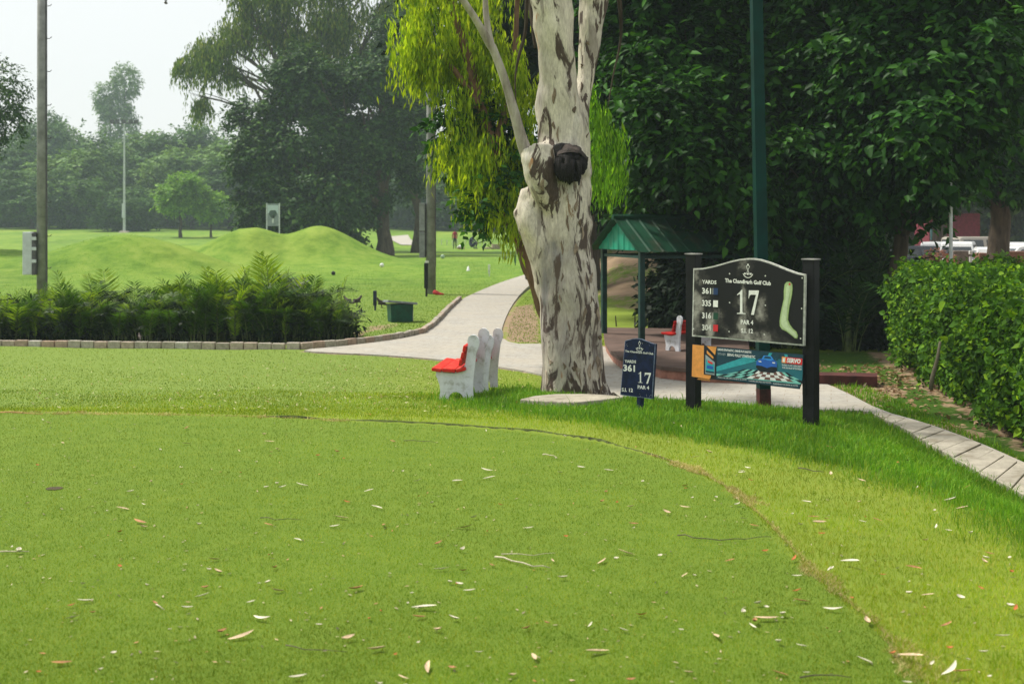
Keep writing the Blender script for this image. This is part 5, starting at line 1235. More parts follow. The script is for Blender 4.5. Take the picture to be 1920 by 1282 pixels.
tpz = 14; mb = MB().box((0, 0, tpz + .05), (2.2, .12, .1)); cr = mb.build('cross_arm', M_dgrey, root)
for x in (-.8, 0, .8): MB().box((x, -.25, tpz + .35), (.45, .2, .4)).build('floodlight', M_dgrey, cr, bevel=.02)
root, k = pole('grey pole with a long narrow box, standing by the path bend', 808, 551, 19, 14, 13)
zb2 = lambda y: CAMZ - (y - HY) * k - root.location.z
o = MB().box((-16 * k, -.06, zb2(407)), (10.5 * k, .22, 52 * k)).build('long_box', plain('mid_grey_box', (.24, .25, .26), .5, var=.12), root, bevel=.01)
o2 = MB().box((-16 * k, -.06, zb2(459)), (10.5 * k, .22, 48 * k)).build('long_box', plain('mid_grey_box_lower', (.22, .23, .24), .5, var=.12), root, bevel=.01)
MB().box((-9.2 * k, 0, zb2(432)), (3.5 * k, .1, 100 * k)).build('box_rail', M_dgrey, root)
MB().tube([(8.2 * k, -.04, zb2(500)), (7.6 * k, -.04, zb2(60))], .03, 8).build('cable_conduit', M_dgrey, root)
MB().box((0, 0, 13.05), (1.8, .1, .1)).build('cross_arm', M_dgrey, root)
g0 = G(822, 553); mb = MB(); mb.ball((0, 0, .07), (.30, .2, .11), seg=14, rings=8, nz=.5, seed=4); mb.ball((-.18, 0, .10), (.16, .14, .12), seg=10, rings=6, nz=.5, seed=8)
mb.v = [(x * .6, y * .6, z * .6) for x, y, z in mb.v]; o = mb.build('red_cloth', plain('red_cloth', (.45, .03, .03), .9, var=.3), smooth=True); o.location = g0; o.rotation_euler = (0, R(14), .2); tag(o, 'crumpled red cloth lying at the foot of the grey pole by the path', 'cloth')
# thin far mast
x_, y_ = (233 - CX) / F * 170, 170
root = empty('floodlight_mast', (x_, y_, h(x_, y_)), 'thin pale floodlight mast far off before the hazy trees', 'mast')
kk = 170 / F; MB().tube([(0, 0, -.2), (0, 0, 6), (0, 0, 14.4)], [.20, .15, .10], 8).build('shaft', plain('pale_mast', (.42, .45, .45), .5), root)
MB().box((-.05, -.2, 2.9), (.34, .3, 1.9)).build('meter_box', M_steelb, root)
MB().box((0, 0, 0), (1.6, 1.6, .5), taper=.5).build('plinth', M_conc, root)
cr = MB().box((0, 0, 14.5), (3.6, .12, .12)).build('cross_arm', M_dgrey, root)
for x in (-1.6, -.9, 0, .9, 1.6): MB().box((x, -.1, 14.75), (.55, .2, .45)).build('floodlight', M_dgrey, cr)
# board among the mounds
x_, y_ = (512 - CX) / F * 84, 84; z_ = h(x_, y_); kk = 84 / F
root = empty('picture_board', (x_, y_, z_), 'tall grey picture board on two legs behind the grassy mounds', 'sign board')
zq = lambda y: CAMZ - (y - HY) * kk - z_
MB().box((0, 0, (zq(382) + zq(424)) / 2), (23 * kk, .06, zq(382) - zq(424))).build('board', plain('board_grey', (.20, .23, .25), .6, var=.1), root)
mb = MB(); mb.box((0, -.036, (zq(385) + zq(400)) / 2), (20 * kk, .004, 15 * kk), 0)
mb.v += [(math.cos(a) * .26, -.042, zq(401) + math.sin(a) * .27 * (1 + .15 * math.sin(3 * a))) for a in np.linspace(0, 6.283, 18)[:-1]]; mb.f.append(tuple(range(mb.n, mb.n + 17))); mb.m.append(1); mb.n += 17
mb.box((0, -.040, zq(411)), (.09, .004, 14 * kk), 2)
mb.build('picture', [flatm('picture_sky', (.42, .50, .54)), flatm('picture_tree', (.05, .08, .07)), flatm('picture_white', (.55, .58, .58))], root)
for x in (-11.8, 11.8): MB().box((x * kk, 0, zq(432) / 1), (.07, .07, 2 * abs(zq(382) - zq(432)) if False else (zq(381) - 0 + .5)), 0).build('leg', M_steelb, root)
for c in kids(root):
    if c.name.startswith('leg'):
        for v in c.data.vertices: v.co.z = zq(381) if v.co.z > zq(432) else -.3

# ------------------------------------------------------------------ green roofed shelter on its terrace
M_tile = plain('terrace_tile', (.095, .06, .047), .8, var=.14, scale=2.2, bump=.15); M_redk = plain('red_kerb_paint', (.26, .115, .08), .7, var=.2, scale=5)
tz = .22
tp_px = [(1137, 640), (1150, 658), (1165, 669), (1200, 675), (1240, 686), (1300, 692), (1400, 695), (1400, 655), (1400, 618), (1132, 614)]
ter = [flat(x, y, tz) for x, y in tp_px]
tag(poly_slab('terrace', ter, -.1, tz - .06, M_redk), kind='structure')
def grow(pl, d): 
    c = np.mean(pl, 0); return [tuple(np.array(p) + (np.array(p) - c) / np.linalg.norm(np.array(p) - c) * d) for p in pl]
tag(poly_slab('terrace_top', grow(ter, .05), tz - .055, tz, M_tile), kind='structure')
# outer red step and kerb
st = [flat(x, y, .12) for x, y in [(1230, 694), (1290, 704), (1400, 706), (1400, 698), (1290, 695), (1230, 686)]]
tag(poly_slab('terrace_step', st, -.1, .12, M_redk), kind='structure')
kd = plain('dark_red_kerb', (.06, .016, .014), .8, var=.25, scale=4)
st = [flat(x, y, .16) for x, y in [(1405, 700), (1530, 703), (1645, 706), (1645, 699), (1530, 697), (1405, 694)]]
tag(poly_slab('red_kerb', st, -.1, .16, kd), kind='structure')
fr = Vector((*flat(1203, 640, tz), tz)); A_ = Vector((-.57, 1.8, 0)); Bv = Vector((1.8, .57, 0)).normalized() * 3.9
root = empty('shelter', fr, 'small open shelter with a green corrugated gable roof on slim posts', 'shelter'); 
k = fr.y / F; He = CAMZ - (466 - HY) * k - tz; Hr = He + 54 * k
M_gdark = plain('dark_green_post', (.003, .028, .024), .45, var=.2); M_gable = plain('bright_green_sheet', (.003, .20, .125), .4, var=.12, scale=3); M_roofg = plain('green_roof_sheet', (.008, .042, .022), .55, var=.25, scale=2.5, dirt=(.03, .042, .024), spec=.12)
for a in (0, 1):
    for b_ in (0, .5, 1):
        p = A_ * a + Bv * b_; MB().box((p.x, p.y, He / 2), (.10, .10, He), rz=math.atan2(Bv.y, Bv.x)).build('post', M_gdark, root, bevel=.004)
rz_ = math.atan2(Bv.y, Bv.x)
for a in (0, 1):
    c_ = A_ * a + Bv / 2; MB().box((c_.x, c_.y, He - .16), (Bv.length - .1, .05, .06), rz=rz_).build('beam', M_gdark, root)
for b_ in (0, 1):
    c_ = A_ / 2 + Bv * b_; MB().box((c_.x, c_.y, He - .16), (A_.length - .1, .05, .05), rz=math.atan2(A_.y, A_.x)).build('beam', M_gdark, root)
# corrugated gable and roof
An = A_.normalized(); Bn = Bv.normalized(); up = Vector((0, 0, 1))
def corr(s, pitch, amp):
    f = (s / pitch) % 1; return amp * (1 if f < .12 else 1 - (f - .12) / .06 if f < .18 else 0 if f < .94 else (f - .94) / .06)
for b_, sg in ((-.06, -1), (1.015, 1)):
    mb = MB(); n = 60; V = []; o0 = -An * .12
    W_ = A_.length + .24
    for i in range(n + 1):
        s = W_ * i / n; hh = (1 - abs(s / W_ - .5) * 2) * (Hr - He) + .02
        base = o0 + An * s + Bn * (Bv.length * b_ if b_ > 0 else b_) + Bn * sg * corr(s, .27, .018)
        V += [base + up * (He - .04), base + up * (He - .02 + hh)]
    mb.add(V, [(2 * i, 2 * i + 2, 2 * i + 3, 2 * i + 1) for i in range(n)]); mb.build('gable_sheet', M_gable, root)
for sg in (0, 1):
    mb = MB(); n = 130; V = []; Lr = Bv.length + .4
    for i in range(n + 1):
        s = Lr * i / n; c_ = corr(s, .26, .017)
        e0 = (An * (A_.length + .28) if sg else -An * .28) - Bn * .2 + Bn * s + up * (He - .06 + c_)
        r0 = An * A_.length / 2 - Bn * .2 + Bn * s + up * (Hr + .035 + c_)
        V += [e0, r0]
    mb.add(V, [(2 * i, 2 * i + 2, 2 * i + 3, 2 * i + 1) for i in range(n)])
    o = mb.build('roof_sheet', M_roofg, root); s_m = o.modifiers.new('s', 'SOLIDIFY'); s_m.thickness = .006
p = An * A_.length / 2 - Bn * .2; q = p + Bn * (Bv.length + .4)
MB().tube([p + up * (Hr + .05), q + up * (Hr + .05)], .06, 6).build('ridge_cap', M_roofg, root)
M_rshade = plain('shaded_red_slat', (.30, .012, .010), .6, var=.2, spec=.1)  # bench red darkened to carry the shade under the shelter roof
# bench under the shelter
g0 = Vector((*flat(1258, 655, tz), tz)); k = g0.y / F
b3 = bench('shaded bench with a white end and red seat on the terrace under the shelter', (g0.x + .05, g0.y, tz), rzb + R(38) , 1.1, 66 * k / .855)
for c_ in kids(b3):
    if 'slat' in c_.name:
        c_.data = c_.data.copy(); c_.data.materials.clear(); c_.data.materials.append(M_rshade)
b3.rotation_euler.z = R(-50)
b3.location = ((1243 - CX) * k, g0.y - .1, tz)
# little stakes on the shaded lawn
for i, (px, yb, hp) in enumerate(((1156, 610, 20), (1190, 611, 34), (1216, 611, 26))):
    g0 = G(px, yb + 2); k = g0.y / F
    o = MB().tube([(0, 0, -.05), (rd.uniform(-.03, .03), 0, hp * k)], [.018, .012], 6).build('thin_stake', M_bark); o.location = g0
    tag(o, ['short dark stake nearest the left shelter post', 'tallest of the thin stakes on the shaded lawn', 'thin stake right beside the front shelter post'][i], 'stake', 'thin stakes on the shaded lawn')
# white flag pole at right
g0 = Vector(((1783 - CX) / F * 22.6, 22.6, 0)); root = empty('white_pole', g0, 'slim white pole rising behind the clipped hedge', 'pole')
MB().tube([(0, 0, -.2), (0, 0, 2.2), (-.02, 0, 4.3)], [.036, .032, .026], 12).build('shaft', plain('white_pole_paint', (.55, .56, .56), .5, var=.1), root, smooth=True)
MB().ball((-.02, 0, 4.33), .05).build('finial', capw_m, root, smooth=True)
# ------------------------------------------------------------------ areca palm clumps behind the kerb
def palm_leaf_arrays(g, nfr, hgt, nl, lw, spread=.9, base=.12):
    Vs = []; stems = []; mi = []
    for i in range(nfr):
        az = g.uniform(0, 2 * np.pi); L_ = hgt * g.uniform(.6, 1.15); out_ = g.uniform(.25, 1.0) * spread
        s = np.linspace(0, 1, 26); r = base * g.random() + out_ * L_ * .62 * s ** 1.5
        z = L_ * (s * 1.12 - .52 * out_ * s ** 2.6)
        bx, by = g.uniform(-base, base), g.uniform(-base, base)
        C_ = np.stack([bx + np.cos(az) * r, by + np.sin(az) * r, z], 1); stems.append(C_[::5])
        Tn = unit(np.gradient(C_, axis=0)); sd = unit(np.cross(Tn, np.array([0, 0, 1.0]))); nrm = unit(np.cross(sd, Tn))
        k = np.linspace(5, 25, nl).astype(float); ki = k.astype(int); u = (k - ki)[:, None]
        p = C_[ki]; 
        for sg in (-1, 1):
            ll = L_ * .34 * (np.sin(np.linspace(.35, 2.85, nl)) * .85 + .15) * g.uniform(.8, 1.1, nl)
            a = unit(Tn[ki] * .75 + sd[ki] * sg + nrm[ki] * .35 + g.standard_normal((nl, 3)) * .12); n_ = unit(nrm[ki] + sd[ki] * sg * -.4)
            V, _ = leaf_quads(p, a, unit(n_ - a * (n_ * a).sum(1, keepdims=True)), ll, np.full(nl, lw), .28); Vs.append(V)
        mi += [0 if out_ > .62 * spread else (2 if g.random() < .45 else 1)] * (2 * nl)
    V = np.concatenate(Vs); return V, np.arange(len(V)).reshape(-1, 4), stems, mi
def palm(label, loc, hgt, nfr, seed, mat, group=None, name='palm_clump', nl=24, lw=.022, spread=.9, base=.12):
    g = np.random.default_rng(seed); V, Fq, stems, mi = palm_leaf_arrays(g, nfr, hgt, nl, lw, spread, base)
    root = empty(name, loc, label, 'palm', group)
    fm = np_mesh('fronds', V, Fq, mat); link('fronds', fm, root)
    if isinstance(mat, list) and len(fm.polygons) == len(mi): fm.polygons.foreach_set('material_index', mi)
    mb = MB()
    for st_ in stems: mb.tube([tuple(p) for p in st_], [.012, .010, .008, .006, .005, .003][:len(st_)], 4, cap=False)
    mb.tube([(0, 0, -.1), (0, 0, hgt * .25), (.02, 0, hgt * .4)], [.07, .05, .03], 8); mb.build('stems', M_pstem, root); return root
M_pstem = plain('palm_stem', (.07, .10, .025), .6, var=.3)
PL_lab = 'feathery green palm clump in the row planted behind the brick kerb'; PL_grp = 'palm clumps planted in a row behind the brick kerb'
pp = [palm(PL_lab, (0, 0, 0), 1.0, 27, 200 + i, [ML_palm, ML_palmm, ML_palmy], PL_grp, spread=[1.1, .95, 1.25, 1.05][i], base=.3) for i in range(4)]
hts = {-80: .85, -30: .9, 0: .9, 20: .95, 60: 1.0, 100: 1.05, 135: .95, 160: 1.3, 195: .85, 225: .95, 250: 1.1, 285: 1.05, 310: 1.25, 340: 1.2, 365: 1.15, 395: 1.35, 420: 1.45, 450: 1.3, 480: 1.25, 505: 1.6, 530: 1.2, 560: 1.15, 590: 1.1, 615: 1.0, 640: .85}
g = np.random.default_rng(5); ci_ = 0; cr_ = [-1, -1]
ORD = 'first second third fourth fifth sixth seventh eighth ninth tenth eleventh twelfth thirteenth fourteenth fifteenth sixteenth seventeenth eighteenth nineteenth twentieth twenty-first twenty-second twenty-third twenty-fourth twenty-fifth'.split()
for px, hh in hts.items():
    for row in (0, 1):
        Y = 26.2 + row * 1.0 + g.uniform(-.15, .15); X = (px + row * 14 - CX) / F * Y + g.uniform(-.12, .12)
        if row and px > 600: continue
        o = pp[ci_] if ci_ < 4 else copy_tree(pp[ci_ % 4]); ci_ += 1
        o.location = (X, Y, h(X, Y)); o.rotation_euler.z = g.uniform(0, 6.28); s = hh * (.98 if row == 0 else 1.04) * g.uniform(.88, 1.1) * .90
        o.scale = (s * .9, s * .9, s)
        cr_[row] += 1; tag(o, '%s palm clump, %s row behind the kerb, %s from the left' % ('low' if hh < 1 else 'tall' if hh > 1.25 else 'waist high', ('front', 'back')[row], ORD[cr_[row]]))
# low dark leaves at their feet
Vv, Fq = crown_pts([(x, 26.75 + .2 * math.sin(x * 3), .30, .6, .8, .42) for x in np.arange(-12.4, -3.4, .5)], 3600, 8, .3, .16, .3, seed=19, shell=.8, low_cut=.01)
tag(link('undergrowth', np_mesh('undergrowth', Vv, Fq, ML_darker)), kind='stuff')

# shaded palms at the right and behind the board
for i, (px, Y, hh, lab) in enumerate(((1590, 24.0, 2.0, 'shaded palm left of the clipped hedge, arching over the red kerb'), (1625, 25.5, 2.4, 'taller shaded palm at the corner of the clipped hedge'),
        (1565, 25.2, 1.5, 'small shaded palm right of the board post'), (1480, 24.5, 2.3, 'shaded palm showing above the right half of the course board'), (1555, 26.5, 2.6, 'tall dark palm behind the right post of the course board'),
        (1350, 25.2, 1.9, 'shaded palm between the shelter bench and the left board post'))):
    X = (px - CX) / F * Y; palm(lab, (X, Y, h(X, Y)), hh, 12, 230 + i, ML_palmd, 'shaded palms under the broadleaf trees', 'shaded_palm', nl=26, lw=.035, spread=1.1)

# ------------------------------------------------------------------ clipped hedge on the right
hf = [(6.45, 21.6), (6.05, 18.0), (5.72, 15.6), (5.42, 13.4), (5.1, 11.2), (4.9, 9.6)]
def hedge():
    g = np.random.default_rng(77); Q = []; U = []
    P_ = [np.array(p) for p in hf]
    def htop(t): return 1.66 - .16 * t
    n1 = 34000
    t = g.random(n1) ** .8; pos = np.array([along(hf, min(x, .999)) for x in t[:n1]])
    zz = g.random(n1) ** .8 * htop(t); bul = .22 * np.sin(zz / htop(t) * 3.0) + .10 * np.sin(t * 38) * np.cos(zz * 5) + .07 * np.sin(t * 83 + zz * 9)
    back = g.random(n1) ** 2 * .40 + .10 * (np.sin(t * 61 + zz * 7) * np.cos(zz * 13 + t * 40))
    x = pos[:, 0] - bul + back + .08; Q.append(np.stack([x, pos[:, 1], zz], 1)); U.append(np.tile([-1, -.25, .25], (n1, 1)))
    n2 = 36000   # top face
    t = g.random(n2); pos = np.array([along(hf, min(x, .999)) for x in t]); w_ = g.random(n2) * 4.4
    zt = htop(t) + .03 + .06 * np.sin(pos[:, 1] * 3 + w_ * 4) + .05 * np.sin(w_ * 9 + pos[:, 1] * 7) - g.random(n2) ** 2 * .25 + g.random(n2) ** 8 * .16
    Q.append(np.stack([pos[:, 0] + w_, pos[:, 1] + w_ * .05, zt], 1)); U.append(np.tile([0, 0, 1], (n2, 1)))
    n4 = 5000    # near end
    w_ = g.random(n4) * 4.2; zz = g.random(n4) * 1.5
    Q.append(np.stack([hf[-1][0] + w_, hf[-1][1] - .08 - .1 * np.sin(zz * 3 + w_ * 5) + g.uniform(-.1, .15, n4), zz], 1)); U.append(np.tile([-.1, -1, .3], (n4, 1)))
    n3 = 9000    # far end
    w_ = g.random(n3) * 4.2; zz = g.random(n3) * 1.64
    Q.append(np.stack([6.4 + w_, 21.6 + .2 * np.sin(zz * 2) + g.uniform(-.3, .15, n3), zz], 1)); U.append(np.tile([-.3, .6, .3], (n3, 1)))
    Q, U = np.concatenate(Q), np.concatenate(U); n = len(Q)
    A_ = unit(U * .35 + g.standard_normal((n, 3)) * .55 + np.array([0, 0, -.15])); Nn = unit(U + np.array([0, -.1, .5]) + g.standard_normal((n, 3)) * .5); Nn = unit(Nn - A_ * (Nn * A_).sum(1, keepdims=True))
    L_ = .050 * g.lognormal(0, .3, n)
    V, Fq = leaf_fold(Q, A_, Nn, L_ * 1.25, L_, .15); V[:, 2] += h(6, 18)
    return V, Fq
root = empty('hedge', (0, 0, 0), 'long clipped bright green hedge along the right side of the walkway', 'hedge')
V, Fq = hedge(); link('leaves', np_mesh('leaves', V, Fq, ML_hedge), root)
M_hcore = plain('hedge_inner_shade', (.012, .022, .008), .95, var=.3)  # solid dark core painted as the shade between the hedge leaves
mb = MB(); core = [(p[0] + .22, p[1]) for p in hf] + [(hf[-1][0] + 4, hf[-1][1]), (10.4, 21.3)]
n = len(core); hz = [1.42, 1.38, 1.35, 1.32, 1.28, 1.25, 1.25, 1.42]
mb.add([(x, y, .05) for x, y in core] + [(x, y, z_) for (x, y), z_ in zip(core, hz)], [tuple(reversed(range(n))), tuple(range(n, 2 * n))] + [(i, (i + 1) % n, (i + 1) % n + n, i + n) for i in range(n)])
mb.build('shade_core', M_hcore, root)
a, c_ = Pt(1748, 708, 15.9), Pt(1763, 640, 15.9)
o = MB().tube([a - Vector((.02, 0, .15)), a, (a + c_) / 2 + Vector((.012, 0, 0)), c_], [.028, .028, .022, .016], 8).build('garden_stake', plain('dry_wood', (.16, .14, .09), .8), smooth=True)
tag(o, 'pale dry wooden stake leaning against the front of the clipped hedge', 'stake')
# dry leaf mulch at the foot of the hedge
g = np.random.default_rng(9); n = 1500
X = np.concatenate([g.uniform(4.6, 7.2, n // 2), g.normal(5.9, .8, n // 2)]); Y = np.concatenate([g.uniform(14, 21.5, n // 2), g.normal(19.5, 1.2, n // 2)])
kk_ = (sdf(PATH, X, Y) > .05) & (X > 3.5); X, Y = X[kk_], Y[kk_]; n = len(X); Q = np.stack([X, Y, H(X, Y) + .012], 1)
A_ = unit(np.stack([g.standard_normal(n), g.standard_normal(n), g.uniform(-.1, .5, n)], 1)); Nn = unit(np.array([0, 0, 1.0]) + g.standard_normal((n, 3)) * .4); Nn = unit(Nn - A_ * (Nn * A_).sum(1, keepdims=True))
V, Fq = leaf_quads(Q, A_, Nn, g.uniform(.05, .11, n), g.uniform(.03, .06, n), .2)
ML_dry = leaf_mat('dry_mulch_leaf', (.10, .06, .03), (.30, .18, .09), (.45, .33, .2), trans=.1, clump=3)
tag(link('leaf_mulch', np_mesh('leaf_mulch', V, Fq, ML_dry)), kind='stuff')

# ------------------------------------------------------------------ fallen leaves, one by one
M_pale = plain('pale_dry_leaf', (.60, .55, .42), .7, var=.12, scale=30); M_brown = plain('brown_dry_leaf', (.36, .17, .07), .7, var=.25, scale=30); M_rust = plain('rust_dry_leaf', (.42, .12, .03), .7, var=.25, scale=30)
M_tan = plain('tan_dry_leaf', (.52, .38, .24), .7, var=.2, scale=30)
def leaf_shape(L_, W_, curl, roll, seed):
    g = np.random.default_rng(seed); n = 9; V = []; bend = g.uniform(-.25, .25)
    for i in range(n):
        s = i / (n - 1); w_ = W_ * (math.sin(math.pi * min(1, s * .96 + .02)) ** .8) * .5; x = (s - .5) * L_; z = curl * L_ * (s - .5) ** 2 * 4 * .5 + .004; y = bend * L_ * (s - .5) ** 2 * 2
        for j in (-1, 0, 1): V.append((x, y + j * w_, z + abs(j) * roll * w_ + .003))
    Fc = []
    for i in range(n - 1):
        for j in (0, 1): a = i * 3 + j; Fc.append((a, a + 1, a + 4, a + 3))
    return V, Fc
kinds = [('pale_leaf', 'pale cream curled leaf on the short turf', 'pale fallen leaves on the turf', M_pale, [(.055, .018, .35, .9), (.075, .014, .2, .8), (.035, .024, .6, .9), (.10, .018, .15, .7), (.03, .02, .9, 1.0)]),
         ('brown_leaf', 'brown fallen leaf on the short turf', 'brown fallen leaves on the turf', M_brown, [(.085, .022, .2, .6), (.055, .02, .4, .8), (.11, .024, .1, .5)]),
         ('rust_leaf', 'rust red fallen leaf on the short turf', 'rust red fallen leaves on the turf', M_rust, [(.04, .022, .5, .6), (.06, .018, .3, .6)]),
         ('tan_leaf', 'tan fallen leaf with turned up edges on the turf', 'tan fallen leaves on the turf', M_tan, [(.09, .024, .2, .7), (.06, .024, .4, .8), (.12, .022, .1, .5)])]
meshes = {}
for nm, lab, grp, mt, shp in kinds:
    meshes[nm] = []
    for q, a in enumerate(shp):
        V_, F_ = leaf_shape(*a, seed=q); meshes[nm].append(MB().add(V_, F_).mesh(nm, mt, True))
seen_l = [  # (px, py, kind, scale) the leaves that stand out most
 (245, 927, 0, 1.2), (372, 990, 0, 1.3), (408, 1078, 3, 1.2), (392, 1075, 0, 1.2), (385, 1108, 1, 1), (515, 1070, 1, 1.1), (503, 1098, 0, 1.1), (380, 1124, 0, 1), (155, 1102, 0, 1), (160, 1133, 0, 1), (349, 1145, 0, 1.2), (415, 1193, 1, 1.4), (453, 1200, 3, 1.3),
 (490, 1168, 0, 1.3), (668, 1110, 1, 1.5), (797, 1145, 0, 1.6), (785, 1163, 1, 1), (850, 1165, 0, 1.3), (653, 1206, 3, 1.3), (706, 1225, 3, 1.2), (800, 1260, 3, 1.2), (558, 1276, 0, 1.3), (213, 1235, 0, 1), (115, 1252, 1, 1), (640, 975, 3, 1.2), (628, 992, 0, 1.1), (520, 912, 0, 1.3),
 (530, 916, 0, 1), (565, 914, 0, 1.2), (500, 918, 0, 1.2), (632, 851, 1, 1.3), (596, 858, 2, 1.2), (720, 990, 1, 1.1), (822, 1024, 1, 1.3), (867, 1036, 0, 1.4), (872, 994, 3, 1.2), (888, 976, 0, 1.2), (810, 948, 0, 1.3), (782, 906, 0, 1.2), (708, 956, 0, 1.2), (880, 1112, 0, 1.1), (827, 1074, 0, 1.1), (862, 1100, 0, 1.1), (1055, 1090, 0, 1.3), (1155, 1053, 0, 1.2), (1238, 1050, 0, 1.2),
 (1173, 1041, 3, 1.2), (1060, 1010, 2, 1), (1250, 965, 3, 1.2), (1128, 945, 1, 1.2), (1135, 927, 1, 1), (1140, 885, 0, 1.1), (1090, 880, 0, 1.2), (1050, 890, 0, 1), (1285, 915, 1, 1), (1330, 856, 3, 1.4), (1403, 887, 0, 1.3), (1392, 895, 0, 1.3), (1382, 950, 0, 1.3), (1515, 952, 0, 1.4), (1558, 898, 3, 1.2), (1535, 990, 3, 1.4), (1598, 1065, 0, 1.6),
 (1490, 1055, 2, 1.4), (1433, 1040, 2, 1.2), (1500, 994, 0, 1.2), (1485, 975, 0, 1), (1782, 948, 0, 1.8), (1820, 1012, 0, 1.4), (1756, 998, 0, 1.2), (1752, 968, 0, 1), (1540, 1012, 2, 1), (1705, 1128, 0, 1.3), (1800, 1137, 0, 1.5), (1850, 1060, 0, 1.3), (1845, 1065, 3, 1.2), (1895, 1085, 2, 1.3), (1905, 1155, 2, 1.3), (1840, 1117, 2, 1), (1895, 1152, 0, 1.4),
 (1560, 1080, 0, 1), (1495, 1115, 2, 1), (1503, 1132, 1, 1), (1422, 1140, 0, 1.3), (1437, 1165, 3, 1.3), (1468, 1160, 0, 1.3), (1465, 1168, 0, 1), (1395, 1156, 0, 1.4), (1415, 1175, 1, 1.6), (1562, 1150, 0, 1.2), (1625, 1173, 3, 1.5), (1203, 1160, 2, 1.2), (1345, 1202, 3, 1.1), (1460, 1212, 0, 1.3), (1118, 1229, 3, 1.3), (987, 1185, 1, 1), (1710, 1248, 3, 1.4), (1675, 1235, 2, 1.1),
 (1785, 1275, 0, 1.6), (1845, 1238, 0, 1), (1622, 1247, 0, 1), (1880, 1210, 0, 1.2), (70, 876, 2, 1), (35, 1038, 0, 1.6), (225, 1066, 2, 1), (225, 1003, 2, 1.1), (262, 984, 1, 1.2), (275, 1105, 0, 1), (340, 912, 2, .8), (284, 907, 3, 1), (300, 847, 0, 1), (350, 806, 1, 1.2), (650, 945, 2, 1), (855, 905, 0, 1.3), (912, 885, 0, 1.2), (918, 900, 0, 1.2), (755, 888, 0, 1), (480, 871, 0, 1), (1205, 908, 0, 1)]
g = np.random.default_rng(31); pts_l = []
for px, py, kd_, s in seen_l: p = G(px, py); pts_l.append((p.x, p.y, kd_, s * .82, True))
n0 = 150
Yr = ys_(5.3, 13.0, 2.0)(g, n0); Xr = g.uniform(-.40, .40, n0) * Yr
for x, y in zip(Xr, Yr):
    pts_l.append((x, y, int(g.choice([0, 0, 0, 3, 1, 2])), g.uniform(.5, .85), False))
first = {}
for x, y, kd_, s, _ in pts_l:
    nm, lab, grp, mt, shp = kinds[kd_]; o = link(nm, meshes[nm][int(g.integers(len(meshes[nm])))])
    o.location = (x, y, h(x, y) + .009 + (.02 if float(sdf(TEE, np.array([x]), np.array([y]))[0]) > 0 else 0)); o.rotation_euler = (g.uniform(-.3, .3), g.uniform(-.25, .25), g.choice([0, math.pi]) + g.normal(0, .7)); o.scale = (s, s, s)
    rough = float(sdf(TEE, np.array([x]), np.array([y]))[0]) > 0
    py_ = HY + (CAMZ - h(x, y)) * F / y; px_ = CX + x * F / y
    col_ = ('far left', 'left', 'centre', 'right', 'far right')[int(min(4, max(0, px_ // 384)))]; row_ = 'bottom edge' if py_ > 1150 else 'lower part' if py_ > 1010 else 'middle' if py_ > 900 else 'upper part'
    tag(o, '%s %s on the %s, %s, %s' % (('short', 'long')[s > 1.0], lab.split(' on the')[0], ('fine turf', 'yellow rough')[rough], row_, col_), 'leaf', grp)
# beyond, on the lawn by the bench: far too many to count
n = 620; Y = g.uniform(13.6, 22.5, n); X = np.where(g.random(n) < .55, g.normal(-1.8, 1.6, n), g.uniform(-8, 3, n)); k = (sdf(TEE, X, Y) > .1) & (sdf(PATH, X, Y) > .1) & (X < .8); X, Y = X[k], Y[k]; n = len(X)
Q = np.stack([X, Y, H(X, Y) + .02], 1); A_ = unit(np.stack([g.standard_normal(n), g.standard_normal(n) * .5, g.uniform(-.05, .5, n)], 1)); Nn = unit(np.array([0, -.3, 1.0]) + g.standard_normal((n, 3)) * .35); Nn = unit(Nn - A_ * (Nn * A_).sum(1, keepdims=True))
V, Fq = leaf_quads(Q, A_, Nn, g.uniform(.025, .065, n), g.uniform(.010, .022, n), -.2)
ML_lit = leaf_mat('pale_litter_leaf', (.34, .32, .12), (.50, .48, .26), (.36, .16, .06), trans=.15, clump=3)
tag(link('leaf_litter', np_mesh('leaf_litter', V, Fq, ML_lit)), kind='stuff')
# twigs
M_tw_p = plain('pale_twig', (.38, .34, .24), .8, var=.2, scale=20); M_tw_d = plain('dark_twig', (.08, .065, .045), .8, var=.25, scale=20)
tw = [([(928, 1048), (960, 1058), (1000, 1068), (1032, 1070)], M_tw_p, .006, 'thick pale curved twig in the middle of the turf'), ([(940, 1043), (1000, 1046), (1042, 1042)], M_tw_p, .003, 'thin pale twig just above the thick curved one'),
      ([(1270, 1008), (1300, 1014), (1350, 1017), (1400, 1016), (1445, 1011)], M_tw_d, .004, 'long thin dark twig lying right of the middle of the turf'), ([(1018, 855), (1030, 857), (1045, 862)], M_tw_p, .006, 'short pale twig near the far rim of the turf'),
      ([(488, 975), (515, 978), (565, 978)], M_tw_d, .003, 'dark bent twig left of the middle of the turf'), ([(536, 1217), (570, 1224), (650, 1230)], M_tw_d, .003, 'thin brown twig near the lower edge of the turf'),
      ([(293, 1138), (308, 1150)], M_tw_p, .004, 'short pale twig at the lower left of the turf'), ([(0, 1040), (25, 1038), (55, 1039)], M_tw_p, .005, 'pale twig cut by the left edge of the turf'),
      ([(1497, 881), (1525, 886), (1545, 889)], M_tw_d, .005, 'dark twig on the yellow rough below the course board'), ([(1500, 1276), (1540, 1273), (1595, 1276)], M_tw_d, .004, 'dark twig at the bottom edge of the rough'),
      ([(757, 829), (790, 830), (820, 833)], M_tw_d, .003, 'thin dark twig beside the far rim of the turf'), ([(0, 776), (40, 777), (80, 779)], M_brown, .006, 'reddish stick at the left end of the turf rim')]
